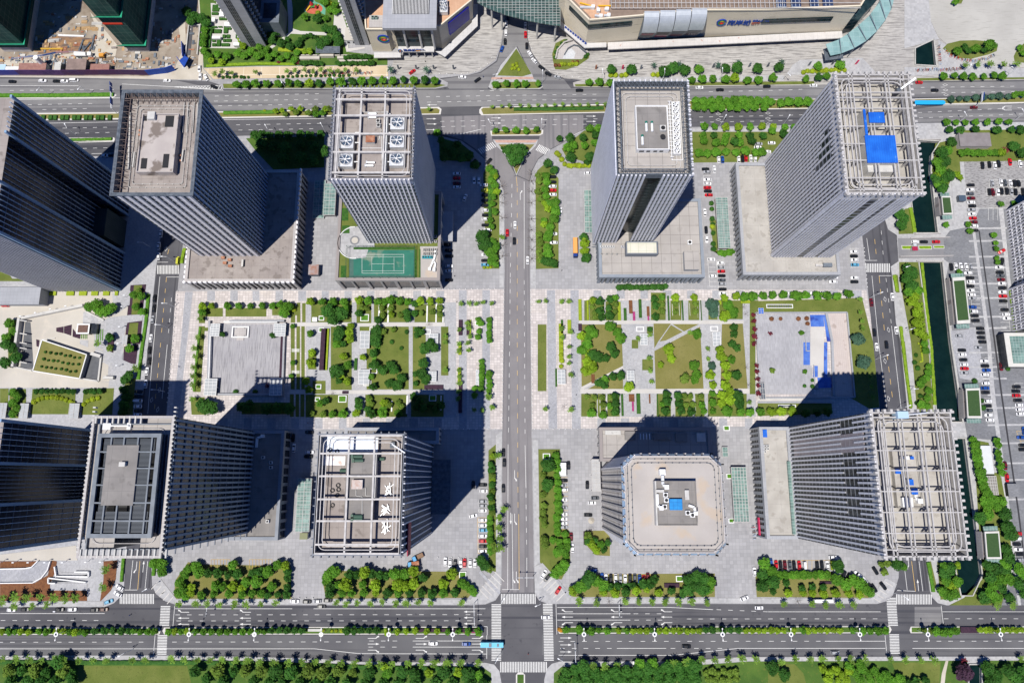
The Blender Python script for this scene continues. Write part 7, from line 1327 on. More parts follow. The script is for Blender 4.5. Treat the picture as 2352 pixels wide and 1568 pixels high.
def G(where,way,s,hz=0.0):
 global ntree
 kind,r,items='R',2.5,[]
 for tok in s.split():
  if tok[0].isalpha():kind=tok[0];r=float(tok[1:]);continue
  if '>' in tok:
   a,n=tok.split('*');p,q=a.split('>');p=tuple(map(float,p.split(',')));q=tuple(map(float,q.split(',')));n=int(n)
   for i in range(n):f=i/(n-1);items.append((kind,r,p[0]+(q[0]-p[0])*f+rnd.uniform(-1.5,1.5),p[1]+(q[1]-p[1])*f+rnd.uniform(-1.2,1.2)))
  else:u,v=map(float,tok.split(','));items.append((kind,r,u,v))
 items.sort(key=lambda t:t[2]if way=='u' else t[3])
 for kk in sorted(set(i[0]for i in items)):
  sub=[i for i in items if i[0]==kk]
  for j,(k,r,u,v)in enumerate(sub):
   nm,shp,leaf,adj,hr,tk=KIND[k];rs=r*rnd.uniform(.88,1.12);var=rnd.randrange(3);cm,tm=get(k,var)
   p=at(u,v,hz+rs*hr);ntree+=1
   if 'bottom centre' in where:WOOD.append((cm,p,rs,hr,leaf));continue
   e='left' if way=='u' else 'top'
   lab=f"{ordn(j)} {adj} from {e} {where}" if len(sub)>1 else f"the only {adj} {where}"
   if k in 'HLQE':o=bpy.data.objects.new(nm,cm);COL.objects.link(o);o.location=(p[0],p[1],hz+rs*.5);o.scale=(rs,rs,rs*.95);o.rotation_euler=(0,0,rnd.uniform(0,6.28))
   elif k=='N':o=bpy.data.objects.new(nm,tm);COL.objects.link(o);o.location=(*at(u,v),hz);o.scale=(r*1.4,)*3;o.rotation_euler=(0,0,rnd.uniform(0,6.28))
   else:
    o=empty(nm,(p[0],p[1],hz),rnd.uniform(0,6.28));o.scale=(rs,rs,rs*rnd.uniform(.92,1.1))
    c=bpy.data.objects.new('crown',cm);COL.objects.link(c);c.parent=o;c.location=(0,0,hr)
    t_=bpy.data.objects.new('trunk',tm);COL.objects.link(t_);t_.parent=o
   tag(o,lab,'tree' if nm!='shrub' else 'shrub',('trees ' if nm!='shrub' else 'shrubs ')+where)
I='in the '
G('in the kerb strip of the upper left avenue','u','R2.6 542,194 564,193 587,192 612,191 639,192 663,190 685,191 D2.6 733,191 808,186 927,183 976,184 Y2.6 710,191 R2.8 758,187 783,188 830,186 854,185 879,184 903,186 950,185 998,185')
G('on the tan footway','u','S1.9 494,170 512,166 531,168 587,166 660,164 678,162 700,162 719,164 738,161 759,163 777,164 793,162 818,162 P2.6 897,160 979,160 H1 512,177>570,177*8 640,176>800,174*16')
G('in the middle median, upper left','u','L1.2 608,255 Y1.9 633,255 648,254 668,250 690,250 747,250 O2 655,262 708,260 724,251 755,250 680,258 R2 725,262 740,259 S1.5 985,250')
G('in the kerbed strip above the teardrop island','u','R2.2 1138,300 1160,298 1185,299 1208,299 1232,298')
G('on the triangular island','u','R2.3 1138,194 1163,191 1186,192 1207,192 1236,191 L1 1183,157 1178,150 1186,146 1192,160 1176,158 1188,152')
G('in the kerb strip before the long mall','u','R2.6 1353,189 1377,187 1402,190 1588,184 1613,181 1638,181 1667,182 1717,184 1742,184 1776,178 1851,181 1899,175 Y2.7 1687,179 D2.8 1881,177')
G('in the kerb strip at the upper right','u','R2.4 2168,175 2192,174 2214,175 2235,176 2260,175 2283,172 2303,175')
G('on the long mall forecourt','u','B3.4 1405,159 1450,160 1526,163 1546,155 1571,160 1667,156 1693,156 1740,156 1789,155 M3 1606,159 1879,152 1930,149 P2.4 1502,150 1560,148 1650,149 1696,144 1796,143 L1.6 1402,173>1438,173*4 1500,171>1512,172*2 1845,165>1940,160*10 H1.2 1300,95 1290,100 1281,110 1277,120 1275,132 1345,130 1350,125 L1.3 1290,148>1325,146*5 Q1.1 1276,150 1285,150 1316,143 1326,142')
G('in the long upper median, right part','u','S1.5 1130,246 1152,244 1170,244 1196,243>1390,240*11 M2.9 1598,232>1760,231*10 1600,246>1755,245*9 1772,235>1855,233*5 T2.2 2185,228>2315,220*8 R2.2 2332,217 2348,216')
G('in the first row behind the upper avenue, right','u','R2.4 1618,290 1641,290 1723,290 1804,292 1824,293 Y2.4 1667,291 1696,291 1751,290 1776,291 R2.2 2174,281 2196,281 2218,281 2241,281 2268,280 2294,279 2316,281')
G('in the second row behind the upper avenue, right','u','R2.5 1615,311 1668,312 1698,310 D2.5 1640,310 1723,312 1752,312 1801,306 D2.6 2180,298 2205,299 2240,298 2290,298 2325,297 2345,298')
G('in the third row behind the upper avenue, right','u','R2.6 1617,325 1645,327 1664,326 1700,327 D2.6 1688,325 1727,325 M2.6 1606,350 1625,352 1645,350 1668,348 1690,350 1712,346 1735,350 1750,348 1775,300')
G('on the upper canal bank','u','B3.4 2186,325 2164,350 2172,372 2331,335 2350,350 M3 2154,372 2160,392 2178,345 Y2.6 2301,350 2150,405 U1.8 2309,345 M2.2 2210,350>2300,352*8 B3.6 2150,410 2165,432 2178,405 Y2 2198,400 2206,408 M2.6 2155,425 2168,415')
G('on the oval lawn beside the small pond','u','R2.8 2199,117 2241,112 M3.6 2274,103 D2 2215,108 2260,116 2225,115 U1 2256,119 R2 2195,4 2342,110 2352,122')
G('along the bicycle parking, upper right','u','S2.2 2218,150 2245,149 2275,147 2304,150 2334,148')
G('in the shaded garden behind the brown-roofed tower','u','D2.8 585,310 600,309 618,311 640,310 662,311 690,309 712,311 738,309 B3.4 600,330 628,335 655,340 690,332 720,335 740,350 650,362 690,362 720,368 R2 746,340')
G('in the shaded corner beside the cooling-tower block','u','R2.4 1004,304 D2.6 1013,322 1020,342 1018,362 1050,333 B3 1040,352 1060,362 1078,356 1090,380 M2.4 1133,396 1125,388')
G('on the teardrop island','u','B4.4 1170,344 1192,346 1181,364 H1 1153,340 1157,348')
G('in the corner garden right of the fork','u','D2.8 1309,316 1340,316 1367,310 R2.5 1355,295 1375,295 1317,332 1343,334 1366,329 1302,338 1310,345 B3 1311,360 1355,358 1258,375 1273,390 L1.5 1284,356 1279,352 1290,366 1297,377 1305,380>1352,380*8 D2 1349,372 1285,318')
G('on the left verge of the upper central road','v','M2.4 1135,400 1128,412 1137,425 Y2.2 1138,405 1140,440 R2.2 1130,440 1134,452 1130,468 1136,485 1126,505 1130,520 B4.4 1107,543 1113,560 M2.8 1130,555 1138,565 1124,578 1134,590 R2.2 1137,573 1126,600 1137,607 L1 1112,614 1120,614 1127,614')
G('on the right verge of the upper central road','v','M2.4 1253,404 1256,418 1252,435 1254,450 O2.2 1237,404 1238,415 1236,440 1242,457 1238,537 1240,550 1242,560 1238,577 1240,597 1242,585 Y2.4 1251,467 1258,478 1250,515 M2.8 1262,467 1276,464 1276,487 1272,500 1263,520 1257,545 1262,535 1258,567 1260,582 B3.2 1270,604 1253,600 M2.2 1276,478 1250,508')
G('along the footways of the upper central road','v','N2.6 1219,402 1220,418 1220,442 1220,468 1220,505 1220,530 1221,553 1221,575 1221,596 1152,430 1153,450 1153,468 1153,503 1154,566 1154,590 S1.8 1152,545')
G('beside the orange truck','v','B3 1341,545 1346,592 Y2.8 1343,558 1342,577')
G('in the planted strip beside the large green glass roof','v','H1.5 1634,467 1635,480 1636,502 1637,515 1638,535 1638,560 1639,572 L1.6 1636,520 M1.9 1655,581 1664,582 1674,580 1680,578')
G('in the clipped row at the grey podium foot','u','H1.8 1420,659>1453,660*5 1464,660>1487,659*4 1497,660>1528,658*5')
G('round the left court','u','Y2.2 465,704 486,702 R2.2 464,717 522,702 549,702 575,702 603,702 625,702 645,699 M3 659,705 653,718 L1.6 675,711 S1.9 461,732 455,776 446,799 450,820 445,843 444,864 444,885 442,916 B4 467,932 482,936 570,934 H1.4 541,900 586,900 B3.2 555,934 613,938 638,937 663,938 U1.4 614,886 D1.8 512,768 626,770')
G('in the left third of the left park','u','Y2.6 713,692 717,810 714,834 703,875 709,894 788,818 R2.4 739,693 765,692 790,692 795,708 713,766 735,926 763,950 788,950 B3.8 754,714 783,719 765,732 778,762 774,851 D2.2 748,921 778,874 788,790 R1.7 672,749 673,833 669,863 O2 715,949 742,951 Y2.4 805,749 802,764 804,778 782,861 798,876 M2.6 773,789 798,839 B2.6 775,777 N1.6 764,904')
G('in the middle of the left park','u','Y2.3 825,689 898,722 834,820 883,924 818,949 R2.5 845,690 868,692 898,688 918,690 937,693 883,692 878,949 915,949 O1.9 832,706 842,708 877,707 898,708 879,724 920,722 880,762 904,756 848,914 852,926 893,930 915,924 922,934 D2.4 825,719 869,734 935,717 937,730 845,939 853,951 823,921 824,932 857,888 858,811 B3 865,758 863,775 863,786 860,838 878,850 897,838 905,850 894,880 913,884 923,868 H1.2 934,762 922,799 900,785 M2 848,914 853,864 880,938')
G('on the right side of the left park','u','D2.3 953,697 952,719 950,911 957,934 972,938 988,930 1000,940 1012,930 965,920 Y2.4 965,691 989,692 1010,690 O1.9 968,719 1010,707 1010,722 994,716 B2.9 973,834 970,859 978,871 975,800 998,800 988,788 D1.9 959,757 958,769 954,859 955,880 968,763 S1.8 1023,772 1023,849 1023,786 N1.7 985,746')
G('in the plaza left of the central road','u','S1.6 1059,697 1078,697 1094,697 1109,695 1129,696 1055,757 1074,742 1077,753 1079,772 1054,789 1053,806 1074,788 1077,804 1054,851 1055,866 1055,880 1053,899 1052,915 1089,941 1107,941 S2.1 1130,936 1123,911 M1.8 1098,734 1100,760 1098,774 1104,742 1123,735>1123,780*6 1106,830>1106,892*7 1090,891 1123,857>1123,897*5 1090,908')
G('in the plaza right of the central road','u','S1.7 1236,693 1253,691 1290,692 1307,692 1290,754 1311,762 1291,775 1308,796 1307,820 1307,834 1312,861 1253,939 1311,941 N1.6 1295,934 L1.3 1290,790>1290,840*5')
G('in the top beds of the right park','u','Y2.4 1362,689 1551,683 1595,683 D2.5 1378,692 1378,714 1381,729 1401,687 1398,707 1401,724 1503,687 1506,702 1506,727 O1.9 1361,704 1366,718 1413,698 1413,716 1521,699 1521,714 1551,697 1552,715 1598,698 1597,716 1368,728 R2.4 1413,684 1521,682')
G('in the top right corner of the right park','u','T3.8 1636,702 T3 1640,719 Y2.6 1663,684 1691,679 M3.4 1673,702 1683,719 Y3.2 1666,727 R2.7 1711,682 1730,680 1753,679 1775,678 1800,677 1824,677 1833,679 1851,677 1878,679 1900,679 1923,680 1948,675')
G('on the left lawn of the right park','u','Y3 1336,772 1348,830 1358,846 1346,852 M3 1355,756 1363,765 1348,774 1402,749 1418,762 1426,776 1336,804 1350,790 B3.2 1361,814 1372,820 D2.6 1403,796 1411,811 1390,823 1408,864 1426,861 1376,880 1388,884 Y2.6 1352,812 1362,838 M2.2 1390,871')
G('on the middle lawns of the right park','u','Y3 1536,801 1541,822 1445,889 Y1.9 1518,838 M2.7 1595,839 1601,859 1596,871 1601,767 O2.8 1573,868 S1.7 1586,764 1491,822 1493,851 1497,876 1493,769 1466,778 H1.4 1493,756')
G('in the right grove of the right park','v','S1.6 1626,801 1627,825 1721,924 T2.6 1636,840 Y2.6 1632,861 1638,884 1653,803 1658,906 1658,926 Y3 1656,821 1665,840 1670,861 1666,884 1676,899 1676,919 R2.2 1636,904 1638,924 1681,825 D3.2 1691,862 1696,911 1698,926 D2.4 1686,752 1686,767 1693,799 1682,790 M3.2 1671,944 R2.5 1702,945 1723,946 1746,946 N1.4 1713,844 1718,884 1707,706 1712,722')
G('in the lower beds of the right park','u','M2.4 1358,949 1385,953 O1.9 1348,911 1366,912 1360,930 1383,913 1385,929 1401,912 1573,909 1576,930 1586,909 1591,929 1610,909 D2.5 1413,910 1413,926 1413,946 1531,906 1532,922 1528,944 1558,909 1560,925 1564,942 1588,945 R1.9 1401,932 1521,928 1612,930 1616,944 1638,944')
G('along the left side of the pool court','v','U1.7 1730,724 1731,738 1733,757 1733,773 1732,789 1738,840 1738,854 1740,871 1741,886 1741,904')
G('inside and beside the pool court','u','Q1.2 1772,732 1793,732 1834,732 1853,731 1855,743 H1.1 1866,873 1848,886 1866,887 O1.6 1774,851 R1.4 1849,853 1841,764 U1.2 1769,766 S1.7 1975,687 1976,717 1980,737 1981,754 T3.4 1971,779 T4.2 1985,831 Y2.6 1771,946 1796,944 1820,944 D2.4 1850,950 1875,948 1900,946 S1.5 1998,866 2000,888 2004,912')
G('on the canal bank below the bridge','v','B3.2 2076,500 2071,517 2066,490 2086,617 B3.4 2082,640 2095,655 2096,627 M2.8 2088,670 2109,667 Y2.8 2101,682 2094,692 2111,703 2104,718 2113,727 2106,740 2114,750 2110,762 2122,772 M2.2 2124,790 2127,805 2134,842 2133,855 2129,867 2114,882 2120,873 2134,897 2131,915 2129,932 2118,928 H1.3 2104,815 2101,832 2108,845 2114,909 2106,925')
G('on the canal bank at the lower right','v','M2.8 2240,1020 2243,1036 2246,1052 2249,1068 2252,1084 2256,1100 2260,1116 2266,1130 2274,1145 2284,1150 2262,1150 2270,1165 2290,1162 2300,1152 R2.2 2235,1010 2289,1011 2292,1022 2293,1040 2295,1054 2299,1070 2302,1085 B3.4 2254,1190 2309,1180 2314,1210 2322,1228 2312,1262 2318,1282 M3 2270,1180 2310,1296')
G('in the grove at the lower end of the canal','u','M2.8 2169,1301 2174,1334 2199,1336 2164,1356 2194,1364 2180,1368 Y2.2 2199,1298 2185,1345 B3 2171,1316 2182,1304 2061,1296 2268,1298 2290,1305 2275,1325 2310,1310 2336,1338 2352,1360 2300,1350 2262,1372 2320,1372 M3 2280,1345 2296,1330 2318,1330 2290,1372 2340,1305 2352,1320 2275,1360 V2.4 2286,1360 M1.8 2076,1301')
G('on the right car park islands','v','R1.8 2174,516 2225,515 2229,530 2299,468 2330,467 2283,540 2287,558 2288,571 2290,592 2292,602 2203,625 H1.4 2315,847 2239,875 2216,700 2210,640 2214,680 2224,715 2256,920 2258,936')
G('in the lower left grove','u','M2.8 355,1291 370,1296 372,1313 450,1300 432,1306 425,1318 412,1336 410,1361 457,1313 615,1313 638,1296 625,1346 D2.6 478,1316 500,1316 525,1318 545,1318 597,1312 580,1314 Y2.4 655,1298 440,1348 438,1362 535,1345 555,1352 R2.5 535,1296 462,1366 492,1362 495,1343 512,1346 525,1363 557,1364 580,1361 600,1362 D2.2 660,1312 660,1328 660,1348 658,1366 638,1364 615,1366 M3 565,1335 590,1335 R2.4 420,1350 425,1368')
G('in the lower centre-left grove','u','M3 755,1318 768,1312 750,1330 905,1318 927,1320 R2.4 775,1343 833,1341 785,1361 808,1362 835,1361 915,1361 1018,1361 1060,1338 D2.5 758,1348 758,1362 803,1318 820,1320 855,1318 873,1320 890,1361 940,1361 968,1361 993,1362 1045,1360 973,1325 888,1322 Y3.2 838,1314 795,1341 863,1343 913,1342 950,1340 950,1311 930,1345 1038,1316 1018,1341 Y2.2 863,1361 B3 1105,1286 1114,1300 O2.2 1125,1306 M2.2 1070,1345 1080,1352 1088,1360')
G('in the lower centre-right grove','u','M3 1326,1351 1338,1344 1371,1333 1386,1345 1631,1336 1625,1350 B3.4 1348,1338 1354,1325 1581,1331 1600,1324 1616,1330 1581,1351 1600,1345 1613,1352 Y2.5 1386,1358 1411,1361 1461,1356 1486,1351 1513,1361 1316,1357 D2.4 1401,1348 1418,1346 1437,1358 1455,1345 1503,1330 1495,1340 1543,1356 1478,1340 1570,1362 O2.2 1437,1362')
G('in the lower right grove','u','M3 1774,1312 1756,1293 1924,1331 1944,1341 1959,1331 1972,1338 1984,1348 1996,1360 B3.2 1776,1336 1752,1318 1751,1346 1926,1300 M2.2 1792,1320>1900,1320*9 Y2.4 1810,1361 1844,1361 1866,1361 1891,1364 1919,1361 1949,1363 1974,1363 D2 1806,1338 1776,1358 1842,1350 1867,1348 1891,1348 O2 2024,1296 2039,1293 2031,1313')
G('on the round lawn left of the cut-corner tower','u','N1.8 1357,1216 O2.2 1351,1230 Y2.4 1358,1248 1368,1262 D2 1387,1262 1350,1242 1366,1240 1396,1246 R2 1380,1250')
G('on the right verge of the lower central road','v','B3.6 1260,1068 1258,1114 M2.2 1276,1046 1278,1060 1280,1076 1280,1092 1281,1108 1281,1124 1282,1140 1282,1156 1283,1172 1279,1188 1280,1205 1281,1222 1298,1226 1302,1242 1302,1258 1300,1274 M2.8 1280,1268 1290,1262 1296,1296 1288,1306 1276,1316 O2.2 1248,1090 1248,1134 1250,1160 1248,1176 1248,1191 1250,1204 1250,1238 1252,1250 M2 1270,1240 1285,1245')
G('on the left verge of the lower central road','v','Y2 1133,1046 1132,1100 D2.1 1128,1066 1129,1078 1130,1112 1127,1140 1128,1165 O2 1130,1092 1131,1128 1129,1152 1131,1178 1133,1251 1133,1262 M2 1125,1188 1125,1200 1125,1213 1126,1226 1125,1240 1126,1254 1126,1266 S2.3 1143,1046 1158,1169 1146,1188 1147,1213 1147,1236 1148,1258')
G('along the upper footway of the bottom avenue','u','S2.1 5,1385 32,1391 75,1391 107,1388 412,1386 452,1385 477,1384 505,1389 539,1387 566,1387 599,1386 634,1383 773,1383 795,1386 822,1383 852,1385 878,1382 909,1384 934,1384 960,1383 988,1384 1060,1384 1330,1380 1370,1383 1435,1380 1466,1380 1498,1381 1528,1381 1558,1381 1588,1381 1623,1383 1801,1386 1864,1386 1896,1388 1928,1388 1959,1388 2290,1390 2325,1388 N2 1398,1380 1830,1380')
G('in the median of the bottom avenue, left','u','Y1.9 5,1450 48,1450 66,1451 130,1450 145,1449 172,1451 R1.9 22,1450 34,1450 90,1449 108,1450 160,1450 185,1451 196,1452 388,1450 D2 218,1448 240,1448 260,1448 280,1448 296,1449 R1.8 308,1448 322,1450 340,1450 354,1450 Y1.8 402,1450 430,1449 R1.8 416,1450 448,1450 468,1450 486,1450 505,1450 522,1451 540,1450 558,1450 575,1450')
G('in the median of the bottom avenue, centre left','u','D2.1 624,1447 642,1447 659,1447 677,1447 694,1447 797,1447 813,1447 830,1447 848,1447 865,1447 L.9 743,1448 762,1448 772,1448 784,1448 R1.9 590,1450 606,1449 1028,1450 1053,1448 1074,1449 R2.4 1098,1450 Y1.9 890,1450 913,1450 933,1449 954,1448 980,1449 1004,1449')
G('in the median of the bottom avenue, centre right','u','E1.1 1285,1445 1288,1447 R2.2 1300,1447 1331,1446 1345,1449 1358,1448 R1.8 1375,1447 1395,1448 1440,1448 1500,1448 Y1.9 1420,1448 1455,1448 1470,1449 1485,1448 1515,1448 1530,1448 1548,1448 1562,1448 1578,1449 1592,1448 1606,1448 1714,1447 1728,1447 1742,1447 1756,1447 D2 1621,1446 1637,1446 1659,1446 1677,1446 1696,1446')
G('in the median of the bottom avenue, right','u','Y1.8 1772,1447 1786,1447 1800,1447 1822,1447 1856,1448 1870,1447 1884,1447 1900,1447 1915,1447 1930,1447 2252,1446 2264,1446 2276,1446 2290,1446 2304,1446 2318,1446 2332,1446 2346,1446 R2 1845,1446 1958,1447 1981,1448 1998,1449 R2.3 2016,1448 2034,1448 2150,1448 2168,1450 2180,1451 2194,1448 O1.6 2124,1448 2136,1448')
G('along the lower footway of the bottom avenue','u','S2.2 8,1512 38,1514 68,1514 98,1515 126,1514 150,1514 184,1515 215,1515 246,1515 305,1515 335,1515 395,1513 425,1514 454,1514 484,1514 512,1514 542,1515 570,1515 598,1518 630,1519 664,1519 694,1519 723,1520 755,1520 785,1521 815,1522 848,1522 873,1523 900,1524 937,1523 968,1522 998,1522 1028,1521 1058,1521 1098,1521 1361,1527 1388,1529 1417,1526 1546,1521 1576,1518 1611,1513 1641,1513 1671,1513 1703,1511 1736,1513 1794,1519 1826,1512 1860,1514 1889,1512 1924,1512 1954,1512 1986,1511 2046,1513 2079,1514 2114,1515 2146,1516 2346,1512')
G('in the park at the bottom left','u','O3.4 20,1538 80,1540 148,1540 500,1540 563,1538 600,1540 708,1540 740,1545 778,1540 D3 50,1540 105,1545 125,1562 162,1548 25,1562 65,1562 95,1564 170,1562 450,1540 475,1560 512,1564 538,1540 583,1562 O2.6 810,1545 B3.4 135,1520 848,1543 633,1540 668,1541 925,1543 950,1548 1020,1543 1075,1548 M2.8 890,1545 1100,1550 Y2.6 883,1530 985,1545 1053,1543 D3.2 620,1566 650,1566 690,1568 725,1568 760,1566 800,1568 840,1568 880,1568 915,1568 955,1568 1000,1568 1040,1568 1080,1566 1110,1570')
G('in the park at the bottom centre','u','B3.2 1300,1545 1322,1538 1340,1530 1345,1552 1368,1545 1392,1548 1415,1545 1440,1542 1465,1540 1490,1535 1512,1545 1535,1532 1560,1530 1580,1525 1598,1528 1590,1545 1565,1550 1540,1560 1515,1566 1488,1560 1460,1562 1432,1565 1405,1566 1378,1565 1350,1568 1325,1565 1295,1562 1572,1566 1598,1562 O2 1622,1545 1635,1540 1648,1546 1662,1540 1676,1545 1690,1542 1628,1560 1644,1562 1660,1560 1676,1562 1692,1558 M2.6 1470,1525 1500,1522')
mb=MB();wm_=sorted({w_[4]for w_ in WOOD})
for cm,p,rs,hr,leaf in WOOD:
 k=len(mb.v);a=rnd.uniform(0,6.28);ca,sa=math.cos(a)*rs,math.sin(a)*rs
 mb.v+=[(p[0]+v.co.x*ca-v.co.y*sa,p[1]+v.co.x*sa+v.co.y*ca,rs*(hr+v.co.z))for v in cm.vertices];mb.f+=[tuple(k+i for i in f.vertices)for f in cm.polygons];mb.m+=[wm_.index(leaf)]*len(cm.polygons)
o=mb.build('woodland',wm_);tag(o,'dense tangled wood along the bottom edge right of the central road','woodland',None,'stuff')
G('in the park at the bottom right','u','B3.4 1802,1550 1775,1532 2268,1535 2290,1550 2315,1540 2335,1555 2275,1565 2352,1540 2350,1566 V4.4 2214,1546 U2.2 2212,1518 Y2.2 1890,1535 1905,1545 1920,1538 1935,1550 1902,1560 1925,1562 1950,1540 1945,1562 M2.4 1950,1530 1965,1545 1980,1535 1975,1560 1995,1548 2010,1540 2000,1562 2020,1555 2035,1550 2028,1568 2050,1562 2068,1558 1975,1522 D2.2 2085,1568 2105,1566 2125,1562')
G('in the left block walks','u','M3.2 205,705 222,700 238,714 256,706 228,714 246,712 M2.4 307,677 325,680 312,704 325,716 D2.3 252,775 M2.6 310,777 298,800 S2.2 227,789 312,846 O2 318,668 252,799 B3 297,861 287,872 285,895 290,912 285,930 282,945 M2.6 22,742 30,760 14,775 B3 15,791 28,800 35,820 10,832')
G('in the planted beds of the left block','u','D1.6 85,899 97,898 109,899 121,898 133,899 145,898 157,899 168,899 198,899 209,898 220,899 231,898 M2.4 32,901 40,910 30,924 38,938 30,950 L1.4 78,922 88,917 98,914 109,913 120,912 131,913 142,915 152,918 162,922 168,926 192,928 202,920 213,916 225,914')
G('over the rust-brown beds','u','S2.6 8,1374 35,1370 62,1372 95,1370 125,1372 150,1374 176,1372 245,1306 237,1348')
G('in the apartment garden','u','B3.2 447,37 430,27 462,42 438,48 472,52 625,77 M2.6 470,70 468,85 466,100 470,118 478,130 500,125 520,130 545,122 560,128 575,118 M2.4 592,128 605,122 618,132 630,125 645,135 660,128 675,138 682,120 595,108 612,115 Y2.2 554,92 558,105 485,140 510,142 700,118 712,118 B2.6 625,92 640,72 645,98 665,105 685,100 R2 700,40 748,42 769,12 L1.8 730,30 757,8 B3 728,42 763,70 748,65 773,85 778,97 738,97 750,92 735,105 M2.6 758,22 746,4 770,26 U1.2 640,143 684,144 D1.6 692,145>738,145*7 773,145>850,145*11 793,131>848,130*8 857,145 698,84>715,82*3 725,86 690,92 660,90')
rg=random.Random(5)
G('on the lawn roof of the left block','u',''.join(f'H.8 {Wc(x,y)[0]:.1f},{Wc(x,y)[1]:.1f} ' for x,y in((710,1010),(790,1020),(875,1035),(950,1035),(1020,1065),(1095,1070),(1165,1095),(1245,1100),(685,1120),(755,1140),(835,1145),(905,1150),(980,1175),(1065,1190),(1140,1200),(1230,1200),(650,1235),(725,1250),(800,1255),(870,1270),(960,1275),(1035,1290),(1100,1315),(1185,1310))),3.5)
def hedge(label,s,w_,h,m):
 p=pts(s);mb=MB();rg=random.Random(len(label));out=[]
 for a,b in zip(p,p[1:]):
  a=Vector(a);b=Vector(b);L_=(b-a).length;n=max(1,int(L_/1.1));u=(b-a)/L_;nn=Vector((-u.y,u.x))
  for i in range(n+1):
   c=a+u*L_*i/n;q=[(c+nn*w_*f*rg.uniform(.9,1.12),z*rg.uniform(.86,1.12))for f,z in((-.5,0),(-.48,h*.8),(-.2,h),(.2,h),(.48,h*.8),(.5,0))];k=len(mb.v);mb.v+=[(x.x,x.y,z)for x,z in q]
   if i:
    for j in range(5):mb.f.append((k-6+j,k-5+j,k+1+j,k+j));mb.m.append(0)
 o=mb.build('hedge',m);tag(o,label,'hedge','long clipped hedges');return o
for a in(('bright hedge along the left street, lower piece','342,676 336,740 327,800 318,872',1.8,1.0,'leaf_mid_bed'),('short bright hedge beside the yellow van','425,571 421,588 418,606',1.8,1.1,'leaf_yellow_bed'),('hedge in the first thin median of the upper avenue','-10,220 130,220 262,218',2.4,1.0,'leaf_mid_bed'),('hedge in the lowest thin median of the upper avenue','165,322 258,320',1.6,1.0,'leaf_mid_bed'),('dark hedge in the middle median right of the striped tower','514,260 640,258',2.2,1.0,'leaf_mid_bed'),('low dark hedge under the thin trees of the right median','1180,252 1290,251 1386,249',2.2,1.0,'leaf_dark_bed'),('narrow hedge beside the bottom end of the left street, left','285,1278 280,1335',1.6,1.1,'leaf_mid_bed'),('narrow hedge beside the bottom end of the left street, right','355,1300 353,1321',1.8,1.1,'leaf_mid_bed'),('hedge along the right street below the upper crossing','2053,632 2060,670',1.7,1.0,'leaf_yellow_bed'),('hedge along the right street beside the canal bank','2068,750 2080,850 2092,935',1.6,1.0,'leaf_yellow_bed'),('narrow hedge at the bottom of the right street','2131,1290 2138,1330 2143,1358',1.8,1.1,'leaf_mid_bed'),('bright hedge lining the left canal bank','2116,604 2126,700 2138,800 2146,930',1.6,1.0,'leaf_yellow_bed'),('short hedge on the upper canal bank above the bridge','2090,478 2096,510 2100,535',2,1.2,'leaf_yellow_bed'),('lime hedge behind the parked row at the lower right','1778,1318 1905,1314',1.6,1.1,'leaf_yellow_bed'),('long dark hedge behind the parked row of eleven cars','1380,1344 1500,1342',2.4,1.3,'leaf_dark_bed'),('hedge along the left side of the court grass strip','460,752 452,830 446,898',1.2,.8,'leaf_mid_bed'),('bright hedge curving through the left lawn of the left park','868,752 872,790 862,815 858,835',2.2,.9,'leaf_mid_bed'),('dark hedge on the verge beside the parked cars, upper left','1126,425 1124,470 1128,530',2.2,1.2,'leaf_dark_bed'),('lime hedge along the tan footway garden edge','475,153 520,150 600,147 680,149',1.8,.9,'leaf_yellow_bed'),('lime hedge row in the apartment garden','640,115 680,117 720,120',2.4,1.1,'leaf_lime_bed'),('bright hedge at the foot of the right glass blocks','2320,668 2326,720 2331,762',1.6,1.0,'leaf_yellow_bed'),('dark hedge along the park edge at the bottom left','-5,1519 200,1520 420,1520 585,1522',2.0,1.0,'leaf_dark_bed'),('dark hedge along the park edge at the bottom centre','600,1522 760,1528 900,1533 1105,1534',2.0,1.0,'leaf_dark_bed'),('olive box hedge in planting rectangle above the canal path','2106,789 2114,789 2118,830 2110,831',1.0,.8,'leaf_lime_bed')):hedge(*a)
for i in range(12):
 u=101+13.6*i+(3 if i%2 else 0);c=at(u,271.5);o=MB().box(-1.1,1.1,-1.5,1.5,0,1.1).build('box_hedge','leaf_dark_bed',None,(*c,0));tag(o,f'square clipped hedge, {ordn(i)} from the left in the dry upper median','hedge','square clipped hedges in the upper median')
